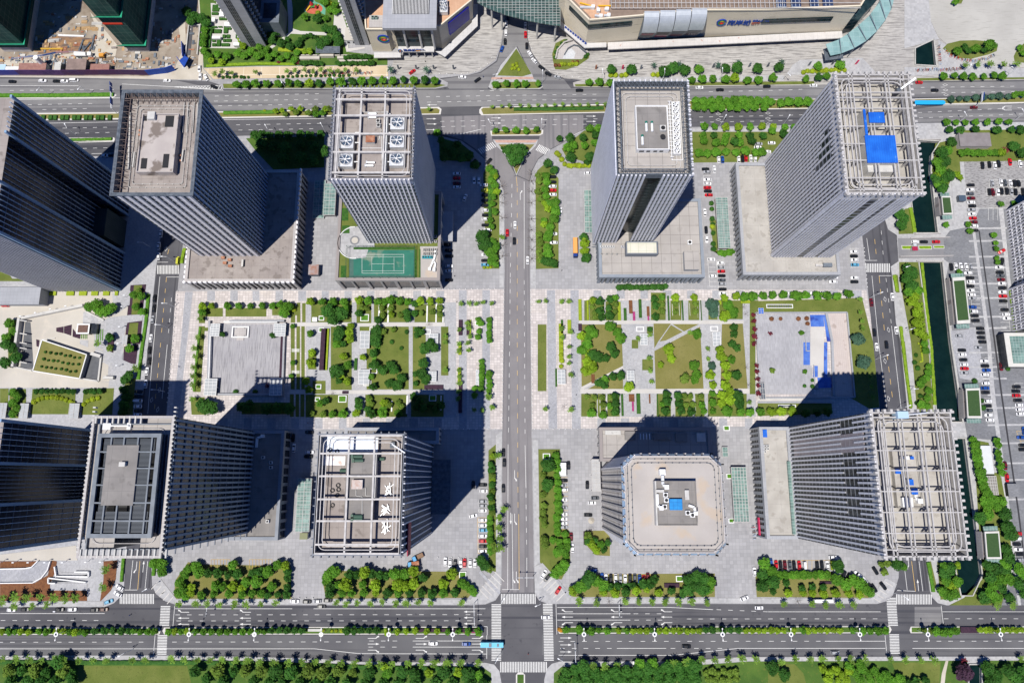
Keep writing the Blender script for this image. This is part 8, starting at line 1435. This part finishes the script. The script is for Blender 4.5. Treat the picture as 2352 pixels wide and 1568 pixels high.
# ---------------------------------------------------------------- vehicles
CC={'w':('white',(.78,.78,.79)),'k':('black',(.012,.013,.016)),'g':('silver grey',(.34,.35,.37)),'r':('red',(.50,.012,.02)),'d':('dark red',(.13,.008,.016)),'b':('blue',(.015,.07,.30)),'y':('yellow-green',(.50,.50,.05)),'t':('light blue',(.10,.33,.50)),'n':('brown',(.10,.05,.035)),'s':('slate grey',(.09,.10,.115))}
cm_={k:mat('paint_'+v[0].replace(' ','_'),v[1],.35,spec=.4,coords='obj')for k,v in CC.items()}
M['car_glass']=mat('car_glass',(.012,.016,.022),.12,spec=.4)
def car_parts(kind):
 L_,r0,r1,zt={'car':(2.3,-1.35,.42,1.42),'suv':(2.35,-1.95,.5,1.65),'van':(2.5,-2.3,1.3,1.85)}[kind]
 mb=MB();S=[(-L_,.66,.30,.72),(-L_+.14,.84,.22,.90),(-L_*.6,.91,.2,.96),(0,.92,.2,.96),(L_*.5,.91,.2,.92),(L_*.86,.84,.22,.80),(L_,.60,.32,.62)]
 for i,(x,w_,z0,z1)in enumerate(S):
  k=len(mb.v);mb.v+=[(x,-w_,z0),(x,-w_,z1*.85),(x,-w_*.86,z1),(x,w_*.86,z1),(x,w_,z1*.85),(x,w_,z0)]
  if i:
   for j in range(6):j2=(j+1)%6;mb.f.append((k-6+j,k+j,k+j2,k-6+j2));mb.m.append(0)
 mb.f.append((0,1,2,3,4,5));k=len(mb.v)-6;mb.f.append(tuple(k+j for j in range(6))[::-1]);mb.m+=[0,0]
 mb.box(r0,r1,-.62,.62,zt-.06,zt)
 mb.box(.3,.5,-1.02,-.9,.92,1.05);mb.box(.3,.5,.9,1.02,.92,1.05)
 for x in(r0+.06,(r0+r1)/2,r1-.06):
  for s in(-1,1):mb.bar((x,s*.79,.9),(x,s*.6,zt-.03),.07)
 body=mb;gl={}
 f0=r1+(.75 if kind!='van' else.5);b0=r0-(.55 if kind=='car' else.2);b0=max(b0,-L_+.1)
 m_=MB();m_.face([(f0,-.72,.93),(f0,.72,.93),(r1,.6,zt-.02),(r1,-.6,zt-.02)]);gl['windscreen']=m_
 m_=MB();m_.face([(b0,.72,.95),(b0,-.72,.95),(r0,-.6,zt-.02),(r0,.6,zt-.02)]);gl['rear_window']=m_
 m_=MB();m_.face([(b0,-.74,.95),(f0,-.74,.93),(r1,-.61,zt-.03),(r0,-.61,zt-.03)]);gl['side_window']=m_
 m_=MB();m_.face([(f0,.74,.93),(b0,.74,.95),(r0,.61,zt-.03),(r1,.61,zt-.03)]);gl['side_window.b']=m_
 return body,gl,L_
wheel=MB().tube((0,-.1,0),(0,.1,0),.33,10).build('wheel','black',link=False).data
CP={}
for kd in('car','suv','van'):
 bd,gl,L_=car_parts(kd);bm_={}
 for k_ in CC:me=bpy.data.meshes.new('body');me.from_pydata(bd.v,[],bd.f);me.materials.append(cm_[k_]);me.update();bm_[k_]=me
 CP[kd]=(bm_,{n:proto_mesh(n,g,'car_glass')for n,g in gl.items()},L_)
ncar=0
def V(where,way,s,grp=None,z=None):
 global ncar
 kd,ang,items='car',0,[]
 for tok in s.split():
  if tok in('car','suv','van'):kd=tok;continue
  if tok[0]=='h':ang=0;continue
  if tok[0]=='v':ang=90;continue
  if tok[0]=='a':ang=float(tok[1:]);continue
  u,v=map(float,tok[1:].split(','));items.append((tok[0],kd,ang,u,v))
 items.sort(key=lambda t:t[3]if way=='u' else t[4]);e={'u':'left','v':'top'}[way]
 for ck in sorted(set((i[0],i[1])for i in items)):
  sub=[i for i in items if(i[0],i[1])==ck]
  for j,(c,kd_,ang,u,v)in enumerate(sub):
   p=at(u,v,.8);bm_,gl,L_=CP[kd_];road=z if z is not None else(ZR+.03 if 'road' in where or 'kerb' in where or 'avenue' in where or 'street' in where else.16)
   o=empty('parked_car' if road>0 else 'car',(p[0],p[1],road),R(ang+rnd.uniform(-1.5,1.5)+(180 if rnd.random()<.5 and road>0 else 0)))
   nm={'car':'car','suv':'tall car','van':'van'}[kd_]
   tag(o,f"{ordn(j)} {CC[c][0]} {nm} from {e} {where}" if len(sub)>1 else f"the only {CC[c][0]} {nm} {where}",'van' if kd_=='van' else 'car','cars '+where);s_=rnd.uniform(.95,1.04);o.scale=(s_,1,1)
   q=bpy.data.objects.new('body',bm_[c]);COL.objects.link(q);q.parent=o
   for n,me in gl.items():q=bpy.data.objects.new(n.split('.')[0],me);COL.objects.link(q);q.parent=o
   for x in(-L_*.6,L_*.6):
    for y in(-.82,.82):q=bpy.data.objects.new('wheel',wheel);COL.objects.link(q);q.parent=o;q.location=(x,y,.33)
   ncar+=1
V('on the upper avenue beside the building site','u','h k27,187 w97,185 k129,186 w147,186 w383,185 van w170,184 car a155 k491,199')
V('beside the site ramp','v','v w458,158 w460,176 a120 w473,178',z=.16)
V('on the lowest upper-avenue lane at far left','u','h w240,357 k256,356')
V('on the road around the triangular island','v','v w1163,55 w1162,75 k1160,95 k1167,38 w1207,58 r1207,79 k1210,105 a70 b1153,112 a120 w1217,123 a130 w1227,139 a140 k1244,155 a150 k1259,169 a160 g1281,177 h w1062,177 a40 k1097,183')
V('on the left mall forecourt','u','a40 r947,165',z=.16)
V('on the upper avenue, right half','u','h k1331,207 w1607,201 k1654,206 k1762,198 w1869,196 r2112,189 k2148,207 d2238,246')
V('in the row under the trees behind the upper avenue','u','v w1651,366 b1660,366 w1697,366 k1706,364 r1714,363 w1725,363 w1735,363 h g1743,330 w1741,338 w1763,348 w1773,328 k1621,388 v w1641,388')
V('in the shade right of the cooling-tower block','v','h w1049,399 r1049,409 d1049,421 w1049,430 k1027,562 k1031,575 k1031,588 w1032,611 w1031,622 k1031,643 v w1089,414 w1100,414 a70 w1068,454 a50 k1088,373 k1098,380 k1123,370')
V('in the column beside the upper left verge','v','h w1111,425 y1113,437 k1115,448 k1114,460 k1115,472 w1116,483 k1116,494 w1116,503 k1115,517 w1120,528 k1115,574 w1115,585 k1114,598 t1114,608')
V('on the central road','v','v r1165,534 w1183,516 k1181,553 w1212,597 k1156,1039 k1158,1062 k1156,1121')
V('in the column beside the upper right verge','v','h k1269,406 k1269,418 w1269,428 r1269,437 w1270,447 w1271,537 w1272,557 w1351,398 v w1288,485',z=.16)
V('in the left column behind the podium with flat slabs','v','h g1624,395 w1625,413 w1625,422 r1625,431 k1626,439 r1628,448 v w1619,488 k1622,528 w1623,549 h w1634,596 w1637,634')
V('in the right column behind the podium with flat slabs','v','h w1656,604 g1657,614 r1657,623 k1658,633 s1658,643 g1659,652 k1660,664 w1660,674')
V('beside the canal tower podium','v','h w1962,578 k1962,588 w1963,597 t1964,608 w1963,638 k1963,647 w1914,647 w1916,637 w1814,674 w1870,673 w1893,672')
V('on the canal bridge','u','h suv w2102,555 car k2123,555 r2151,555',z=.0)
V('on the right street','v','v d2002,694 w2050,681 k2009,763 w2059,758 k2037,791 w2014,796')
V('in the upper rows of the patterned car park','u','v g2279,421 w2299,419 s2309,420 w2321,421 k2331,421 k2340,421 k2273,441 d2281,441 w2292,441 k2301,439 k2313,439 g2323,441 k2333,441 k2350,440 k2257,380 k2273,378 w2285,380 k2294,376 r2320,372 w2343,376')
V('in the upper left column of the right car park','v','h k2230,425 w2229,436 s2229,445 d2231,455 w2231,465 k2234,473 g2232,482 w2233,492 r2235,501 d2237,510 w2238,519 k2239,529')
V('in the middle left column of the right car park','v','v k2185,613 w2195,612 w2207,612 w2219,612 g2230,613 h w2224,627 k2229,638 w2230,647 k2229,657 w2230,667 w2232,677 g2234,685 b2234,705 w2237,715 k2239,725 k2241,736')
V('in the right column of the right car park','v','a30 r2301,577 a70 k2302,600 h w2295,614 k2297,625 s2299,633 d2300,642 w2301,651 k2303,661 w2303,671 r2304,680 k2305,691 k2308,711 w2311,722 w2313,731')
V('in the canal-side court of the right car park','v','h g2205,771 k2210,804 w2211,814 k2213,826 w2215,837 r2216,846 g2216,856 g2248,798')
V('in the centre columns of the right car park','v','h k2252,754 k2253,764 k2254,775 k2257,785 w2261,829 k2263,840 b2266,850 w2262,860 v d2300,842 h w2264,880 b2263,891 k2264,901 w2269,921 k2269,932 s2271,942 w2271,953 w2274,964')
V('at the right edge, lower half','v','h k2335,888 k2334,898 r2335,908 k2338,919 w2341,930 w2342,940 w2344,950 k2350,1022 k2350,1032 b2345,1004 r2338,1225 w2337,1236 k2336,1249 w2340,1261 k2341,1272 g2342,1285 v d2309,1069 r2313,1096 b2352,989')
V('parked at the lower right corner','u','v b1771,1292 r1783,1296 k1793,1297 d1803,1297 s1814,1297 k1824,1297 r1836,1297 van w1848,1300 car k1877,1298 k1888,1297 w1900,1297 h w1913,1279 a120 k2011,1310 a135 suv w1971,1319 car w1981,1326 g1990,1336 k1997,1343 a120 k2008,1350 a60 k1938,1319 k1948,1325 a125 k2029,1345')
V('in the parking column right of the central road','v','v k1306,1068 h k1294,1103 g1292,1114 van w1294,1124 car w1294,1147 g1294,1165 w1294,1180 w1294,1191 w1294,1201 g1294,1210 v d1312,1232 w1315,1258 k1349,1113 h s1367,1143 w1360,1154 k1351,1182')
V('in the row below the cut-corner tower','u','h van b1361,1309 v car b1383,1326 w1392,1328 k1403,1328 w1414,1328 g1425,1328 w1436,1328 k1447,1328 s1458,1328 b1469,1329 r1479,1330 d1488,1325 a100 k1642,1335')
V('in the gap and corner square at the lower centre','u','a20 w1710,1373 v w1733,1312 a60 w1249,1317 a50 k1257,1326 a55 r1282,1355',z=.16)
V('on the bottom avenue','u','h w1744,1395 w1253,1417 k1577,1484 w995,1477 b1071,1478 k738,1392 w25,1400 k57,1399 k136,1399 w165,1399 k216,1400 n238,1399 suv g1919,1498')
V('in the drop-off bay at the lower left','u','a150 w274,1348 a155 w270,1363 a20 t249,1381',z=0)
V('parked on the footway of the lower left gap','u','h w677,1380 k705,1381 g728,1380 k753,1378',z=.16)
V('in the short row below the white-beamed tower','u','v w1023,1289 w1034,1293 k1045,1295 w1058,1292 r1067,1292 w1080,1293 w1091,1293')
V('in the column left of the lower central road','v','a10 w1087,1184 h w1109,1194 w1109,1206 t1110,1217 w1109,1230 r1109,1242 k1109,1254 w1109,1265 k1109,1113 w1111,1127 g1109,1151 g1109,1161 w1109,1172 v k1087,1113')
V('in the shaded gap left of the white-beamed tower','v','v w675,1028 k673,1005 h k710,992 w711,1038 k708,1048')
V('on the left street','v','v w369,536 w364,564 w364,588 van y408,598 car k354,685 k353,708 g350,733 w346,776 k342,804 k342,829 w337,852 w334,881')
V('in the shaded bay left of the left street','v','h k318,899 k318,910 van w317,920 car w316,933 k317,943 w316,952 r12,701',z=.16)
def truck(label,u,v,ang,L_,cab,bed,name='truck',cover=True):
 p=at(u,v,1.5);t=empty(name,(p[0],p[1],.15),R(ang));tag(t,label,name if name=='bus' else 'truck')
 mb=MB();mb.box(-L_/2,L_/2-2.6,-1.2,1.2,.9,3.0 if cover else 1.9)
 if not cover:mb.v=[];mb.f=[];mb.m=[];mb.box(-L_/2,L_/2-2.6,-1.2,1.2,.8,1.0);ring(mb,-L_/2,L_/2-2.6,-1.2,1.2,1.0,1.7,.12)
 mb.build('cargo_bed',bed,t);mb=MB();mb.box(L_/2-2.4,L_/2-.7,-1.15,1.15,.7,2.6);mb.box(L_/2-.69,L_/2-.2,-1.1,1.1,.7,1.7);mb.build('cab',cab,t)
 mb=MB();mb.face([(L_/2-.25,-1,1.72),(L_/2-.25,1,1.72),(L_/2-.68,1,2.5),(L_/2-.68,-1,2.5)]);mb.build('windscreen','car_glass',t)
 for x in(-L_*.3,L_*.36):
  for y in(-1.05,1.05):o=bpy.data.objects.new('wheel',wheel);COL.objects.link(o);o.parent=t;o.location=(x,y,.4);o.scale=(1.3,1.3,1.3)
blu=mat('cab_blue',(.01,.04,.22),.4);lbl=mat('cab_light',(.02,.25,.50),.4)
truck('long orange box truck with a dark blue cab, parked beside the trees',1321,570,-90,12,blu,mat('orange_box',(.72,.33,.09),.6))
truck('small flatbed truck with light blue cab and brown bed, upper one',959,1279,205,6.5,lbl,mat('brown_bed2',(.22,.14,.09),.8),cover=False);truck('small flatbed truck with light blue cab loaded with boxes, lower one',949,1294,188,6.5,lbl,'rust',cover=True)
p=at(1130,1479,1.5);t=empty('bus',(p[0],p[1],ZR+.03));tag(t,'long sky-blue bus on the lower carriageway at the central crossing','bus');bb=mat('bus_blue',(.08,.42,.62),.4,(.10,.47,.67),.5,3);mb=MB()
mb.box(-5.9,5.9,-1.25,1.25,.4,1.3);mb.box(-5.9,5.9,-1.22,1.22,2.4,3.1);mb.build('body',bb,t);mb=MB();mb.box(-5.85,5.85,-1.2,1.2,1.31,2.39);mb.build('window','car_glass',t);mb=MB();mb.box(-1.6,-.2,-.9,.9,3.11,3.3);mb.box(2.6,3.6,-.7,.7,3.11,3.25);mb.build('roof_unit','steel_blue',t)
for x in(-3.8,3.6):
 for y in(-1.15,1.15):o=bpy.data.objects.new('wheel',wheel);COL.objects.link(o);o.parent=t;o.location=(x,y,.5);o.scale=(1.4,1.4,1.4)
t=empty('sand_heap',(*at(1358,1195),.16));tag(t,'round sand heap on the paving left of the cut-corner tower','sand heap');MB().cyl((0,0),1.7,0,1.1,14,.2).build('heap','dirt',t)
# ---------------------------------------------------------------- lamps, gantries, shelters, bicycles
lampm=mat('lamp_white',(.74,.76,.78),.45)
def lamp(u,v,h,kind,lab,grp,ang=0):
 p=at(u,v);t=empty('street_lamp',(*p,0),R(ang));tag(t,lab,'street lamp',grp)
 mb=MB();mb.tube((0,0,-.14),(0,0,h),.13,6,.08);mb.build('pole',lampm,t)
 if kind=='disc':
  mb=MB();mb.cyl((0,0),1.15,h+.02,h+.22,18);mb.build('lamp_head','white',t);mb=MB();mb.box(-.45,.45,-.5,.5,h+.23,h+.28);mb.build('solar_panel',mat('solar',(.01,.02,.06),.2),t)
  mb=MB();mb.tube((0,1.1,h+.1),(0,2.6,h+.3),.11,5);mb.tube((0,-1.1,h+.1),(0,-2.6,h+.3),.11,5);mb.build('arm','white',t)
  mb=MB();mb.box(-.25,.25,2.3,3.1,h+.2,h+.42);mb.build('lamp','white',t);mb=MB();mb.box(-.25,.25,-3.1,-2.3,h+.2,h+.42);mb.build('lamp','white',t)
 else:
  a=2.2 if kind=='arm' else.5;mb=MB();mb.tube((0,0,h),(a,0,h+.4),.1,5);mb.build('arm',lampm,t);mb=MB();mb.box(a-.2,a+.9,-.25,.25,h+.3,h+.5);mb.build('lamp',lampm,t)
for i,u in enumerate((110,411,560,712,863,1010,1316,1470,1625,1782,1936,2090,2252)):
 b_=(130,435,585,738,893,1040,1341,1503,1659,1816,1974,2130,2297)[i];q=at(b_,1457.5,9.5);p0=(q[0],q[1]);uu=b_;p=at(b_-18,1447)
 k=(H)/(H-9.5);lamp(1176+(uu-1176)/k*1.0,1446.5,9.5,'disc',f'white disc-headed street lamp with two arms, {ordn(i)} from the left in the bottom median','disc-headed lamps in the median')
AL=[(113,218,-115),(205,216,-115),(174,310,120),(655,200,-70),(770,190,-70),(893,190,-70),(1133,190,0),(625,312,120),(750,308,120),(1128,300,120),(1243,300,90),(1245,190,90),(1380,188,90),(1653,290,60),(1520,187,90),(1650,185,90),(1796,185,-60),(1796,290,60),(2200,283,120),(2330,277,120),(2310,178,150),(2205,176,60),(346,568,180),(399,600,180),(401,705,180),(386,753,180),(378,899,180),(1998,684,20),(2010,825,20),(2072,620,200),(2082,760,200),(2090,897,180),(2060,938,20),(345,1352,30),(2054,1361,-40),(1152,1378,60),(1240,1380,200),(1290,1508,150),(1138,1513,60),(305,1490,210)]
for i,(u,v,a)in enumerate(sorted(AL)):lamp(u,v,8.5,'arm',f'curved-arm white street lamp at a kerb, {ordn(i)} from the left','curved-arm street lamps',a)
for i,(u,v)in enumerate(sorted([(52,730),(86,722),(120,714),(155,707),(288,683),(283,708),(277,754),(274,792),(271,842),(5,1289),(36,1289),(70,1289),(108,1289),(148,1289),(201,1288),(234,1288),(130,1400)])):lamp(u+3,v,4,'short',f'short white path lamp in the left block, {ordn(i)} from the left','short path lamps')
def gantry(label,u,v,ang,L_,h=6.5):
 t=empty('traffic_gantry',(*at(u,v),0),R(ang));tag(t,label,'traffic signal');mb=MB();mb.tube((0,0,-.14),(0,0,h),.16,6);mb.build('pole',lampm,t);mb=MB();mb.tube((0,0,h-.3),(L_,0,h-.1),.12,5);mb.build('arm',lampm,t)
 for x in(L_*.55,L_*.95):mb=MB();mb.box(x-.2,x+.2,-.4,.4,h-.5,h+.4);mb.build('signal_head','steel_dark',t)
gantry('traffic signal arm over the upper carriageway, left of the central crossing',1090,1383,-88,11);gantry('traffic signal arm over the lower carriageway, right of the central crossing',1320,1512,92,10);gantry('traffic signal arm over the central road, lower right corner',1224,1322,180,9);gantry('traffic signal arm by the second parking tree row, bottom avenue',1418,1384,-90,6);gantry('blue-ended signal arm at the lower left crossing',487,1390,-92,4)
def signgantry(label,pts_,z,boards):
 t=empty('sign_gantry',(*at(*pts_[0]),0));tag(t,label,'road sign');a=Vector((*at(*pts_[0]),z));b=Vector((*at(*pts_[1]),z));mb=MB();mb.tube((a.x,a.y,ZR),tuple(a),.2,6);mb.tube(tuple(a),tuple(b),.18,6);mb.tube(tuple(a-Vector((0,0,1))),tuple(b-Vector((0,0,1))),.12,6)
 for k in range(9):c=a.lerp(b,k/9);d_=a.lerp(b,(k+1)/9);mb.bar(tuple(c),tuple(d_-Vector((0,0,1))),.1)
 part('frame',mb,lampm,t);u=(b-a).normalized()
 for f0,f1 in boards:c=a.lerp(b,f0);d_=a.lerp(b,f1);mb=MB();mb.bar((c.x+.3,c.y,z-.2),(d_.x+.3,d_.y,z-.2),.25,2.6);part('sign_board',mb,mat('road_sign',(.01,.05,.25),.5),t)
signgantry('lattice sign gantry with dark blue boards over the upper avenue, beside the striped tower',((270,262),(268,204)),7,((.15,.4),(.62,.82),(.86,1.0)))
signgantry('bright blue road sign gantry above the upper right avenue',((2238,247),(2240,228)),7,((.1,1.0),))
t=empty('bus_shelter',(*at(2140,237),0));tag(t,'bright sky-blue long bus shelter roof in the upper right median','bus shelter');A=at(2102,240,3);B=at(2166,231,3);mb=MB();mb.box(A[0],B[0],A[1],B[1],2.8,3.05);mb.cyl((B[0],(A[1]+B[1])/2),(B[1]-A[1])/2,2.79,3.04,16);part('roof',mb,mat('shelter_blue',(.02,.36,.72),.4),t);mb=MB()
for k in range(6):x=A[0]+1+(B[0]-A[0]-2)*k/5;mb.box(x-.1,x+.1,(A[1]+B[1])/2-.1,(A[1]+B[1])/2+.1,0,2.79)
part('post',mb,'steel_dark',t)
for lab,u0,v0,u1,v1,m_ in(('white roofed bus shelter on the lower footway right of centre',1453,1525,1500,1518,'white'),('white barred bus shelter among the street trees, lower right',1868,1383,1914,1376,'white'),('long grey planter box in the lower median, left of centre',705,1451,738,1445,'concrete')):
 A=at(u0,v0,2.6);B=at(u1,v1,2.6);hut('bus_shelter' if 'shelter' in lab else 'planter_box',lab,'bus shelter' if 'shelter' in lab else 'planter',A[0],B[0],A[1],B[1],0 if m_=='white' else.02,2.4 if m_=='white' else.6,'steel_blue' if m_=='white' else 'concrete',m_)
for i,(u,v,c)in enumerate(((916,160,'steel_dark'),(957,160,'steel_dark'),(997,160,'steel_dark'),(1042,160,'steel_dark'),(1429,160,'sign_red'),(1471,160,'steel_blue'),(1594,158,'steel_dark'),(1636,157,'steel_dark'),(1719,155,'steel_blue'),(1761,155,'steel_dark'),(1856,152,'steel_blue'),(1909,150,'steel_dark'),(1964,149,'sign_red'),(1368,160,'rust'))):
 t=empty('banner_pole',(*at(u,v),0));tag(t,f'tall banner pillar on the mall forecourts, {ordn(i)} from the left' if i<13 else 'tall brown pillar in front of the sunken crescent court','banner','banner pillars of the malls');mb=MB();mb.box(-.5,.5,-.18,.18,.5,4.6);mb.build('banner',MATS.get(c)or M[c],t);mb=MB();mb.box(-.6,.6,-.3,.3,0,.49);mb.build('base','concrete',t)
def person(u,v,i,c1,c2,lab,grp,z=.0):
 t=empty('person',(*at(u,v),z),rnd.uniform(0,6.28));tag(t,lab,'person',grp);mb=MB()
 mb.tube((0,-.1,0),(.08,-.09,.85),.08,6,.11);mb.tube((0,.1,0),(-.08,.09,.85),.08,6,.11);mb.tube((0,0,.8),(0,0,1.42),.17,8,.2);mb.tube((0,0,1.4),(0,0,1.52),.07,6);mb.tube((0,-.22,1.38),(.1,-.28,.85),.055,5,.04);mb.tube((0,.22,1.38),(-.05,.28,.85),.055,5,.04);mb.cyl((0,0),.07,1.5,1.6,8,.11);mb.cyl((0,0),.11,1.6,1.74,8,.05)
 mb.build('body',mat('cloth_'+c1,c2,.8),t)
def bicycle_mesh():
 mb=MB()
 for x in(-.52,.52):
  P_=[(x+.33*math.cos(a),0,.34+.33*math.sin(a))for a in[i_*math.pi/5 for i_ in range(11)]];mb.path(P_,.06)
 for a,b in(((-.52,0,.34),(-.1,0,.85)),((-.1,0,.85),(.4,0,.8)),((.4,0,.85),(.52,0,.34)),((-.1,0,.3),(.4,0,.75)),((-.1,0,.3),(-.12,0,.9)),((-.52,0,.34),(-.1,0,.3))):mb.bar(a,b,.05)
 mb.box(-.3,.02,-.1,.1,.9,.98);mb.bar((.42,-.3,1.0),(.42,.3,1.0),.05);mb.box(.45,.75,-.18,.18,.7,.95);return mb
bmes=[bicycle_mesh().build('bicycle',m_,link=False).data for m_ in('steel_dark','fin_shade_blue','rust',cm_['r'],'metal')]
def bikes(where,way,s,n):
 p=pts(s);seg=[(Vector(a),Vector(b))for a,b in zip(p,p[1:])];tot=sum((b-a).length for a,b in seg)
 for i in range(n):
  d=tot*i/n
  for a,b in seg:
   if d<=(b-a).length:break
   d-=(b-a).length
  c=a.lerp(b,d/(b-a).length);o=bpy.data.objects.new('bicycle',rnd.choice(bmes));COL.objects.link(o);o.location=(c.x+rnd.uniform(-.2,.2),c.y+rnd.uniform(-.6,.6),.18);o.rotation_euler=(0,0,math.atan2((b-a).y,(b-a).x)+1.57+rnd.uniform(-.3,.3))
  tag(o,f'bicycle in the tight parked line {where}','bicycle','bicycles '+where)
bikes('below the small upper right pond','u','2102,163 2160,162 2200,161 2210,156',64);bikes('round the oval lawn','u','2166,116 2176,126 2196,135 2220,141 2242,141 2270,135 2284,128',62);bikes('right of the small pond','v','2154,105 2158,150',16);bikes('on the tan footway','u','742,170 838,171 858,168',48);bikes('beside the lower right podium','v','1728,1205 1733,1240',12)
for i,(u,v,c1,c2)in enumerate(((300,1411,'blue',(.03,.06,.2)),(1049,694,'dark',(.03,.03,.03)),(977,143,'dark',(.03,.03,.03)),(1044,635,'dark',(.03,.03,.03)),(1213,1500,'red',(.3,.03,.03)),(1323,907,'dark',(.03,.03,.03)),(708,971,'red',(.3,.03,.03)),(1290,622,'dark',(.03,.03,.03)),(375,1361,'dark',(.03,.03,.03)),(412,842,'blue',(.03,.06,.2)),(2340,608,'dark',(.03,.03,.03)),(1110,178,'blue',(.03,.06,.2)))):
 person(u,v,i,c1,c2,f'tiny pedestrian in {c1} clothes, {ordn(sorted([300,1049,977,1044,1213,1323,708,1290,375,412,2340,1110]).index(u))} from the left of all','pedestrians')
bol=MB();bol.cyl((0,0),.28,0,.35,7,.24);bol.cyl((0,0),.3,.36,.62,7,.12);bolm=bol.build('bollard','white',link=False).data
def bollards(where,way,s,step):
 p=pts(s);k=0;L=[(Vector(a),Vector(b))for a,b in zip(p,p[1:])];n=sum(int((b-a).length/step)for a,b in L)
 for a,b in L:
  m_=int((b-a).length/step)
  for i in range(m_):c=a.lerp(b,i/m_);o=bpy.data.objects.new('bollard',bolm);COL.objects.link(o);o.location=(c.x,c.y,.15);tag(o,f'{ordn(k) if k < 69 else "a further"} white stone bollard from {way} {where}','bollard','bollards '+where);k+=1
bollards('on the left kerb of the central road, plaza','top','1157,667 1153,980',2.3);bollards('on the right kerb of the central road, plaza','top','1219,667 1223,980',2.3);bollards('along the right kerb of the left street','top','408,668 384,935',2.6);bollards('across the plaza top edge, left half','left','990,664 1150,663',3.2);bollards('across the plaza bottom edge, left half','left','950,985 1150,985',3.4);bollards('across the plaza bottom edge, right half','left','1228,985 1370,985',3.4);bollards('along the right street beside the canal tower','top','1984,570 1992,668',2.2);bollards('round the left mall forecourt','left','1010,170 1060,171 1090,166 1120,148 1140,120',3.6);bollards('round the right mall forecourt','left','1214,60 1216,100 1232,135 1262,164 1300,176 1345,179',3.6);bollards('in front of the lower centre-left gap','left','672,1372 735,1372',3.4);bollards('on the lower centre parking edge','left','1006,1279 1085,1279',3.2)
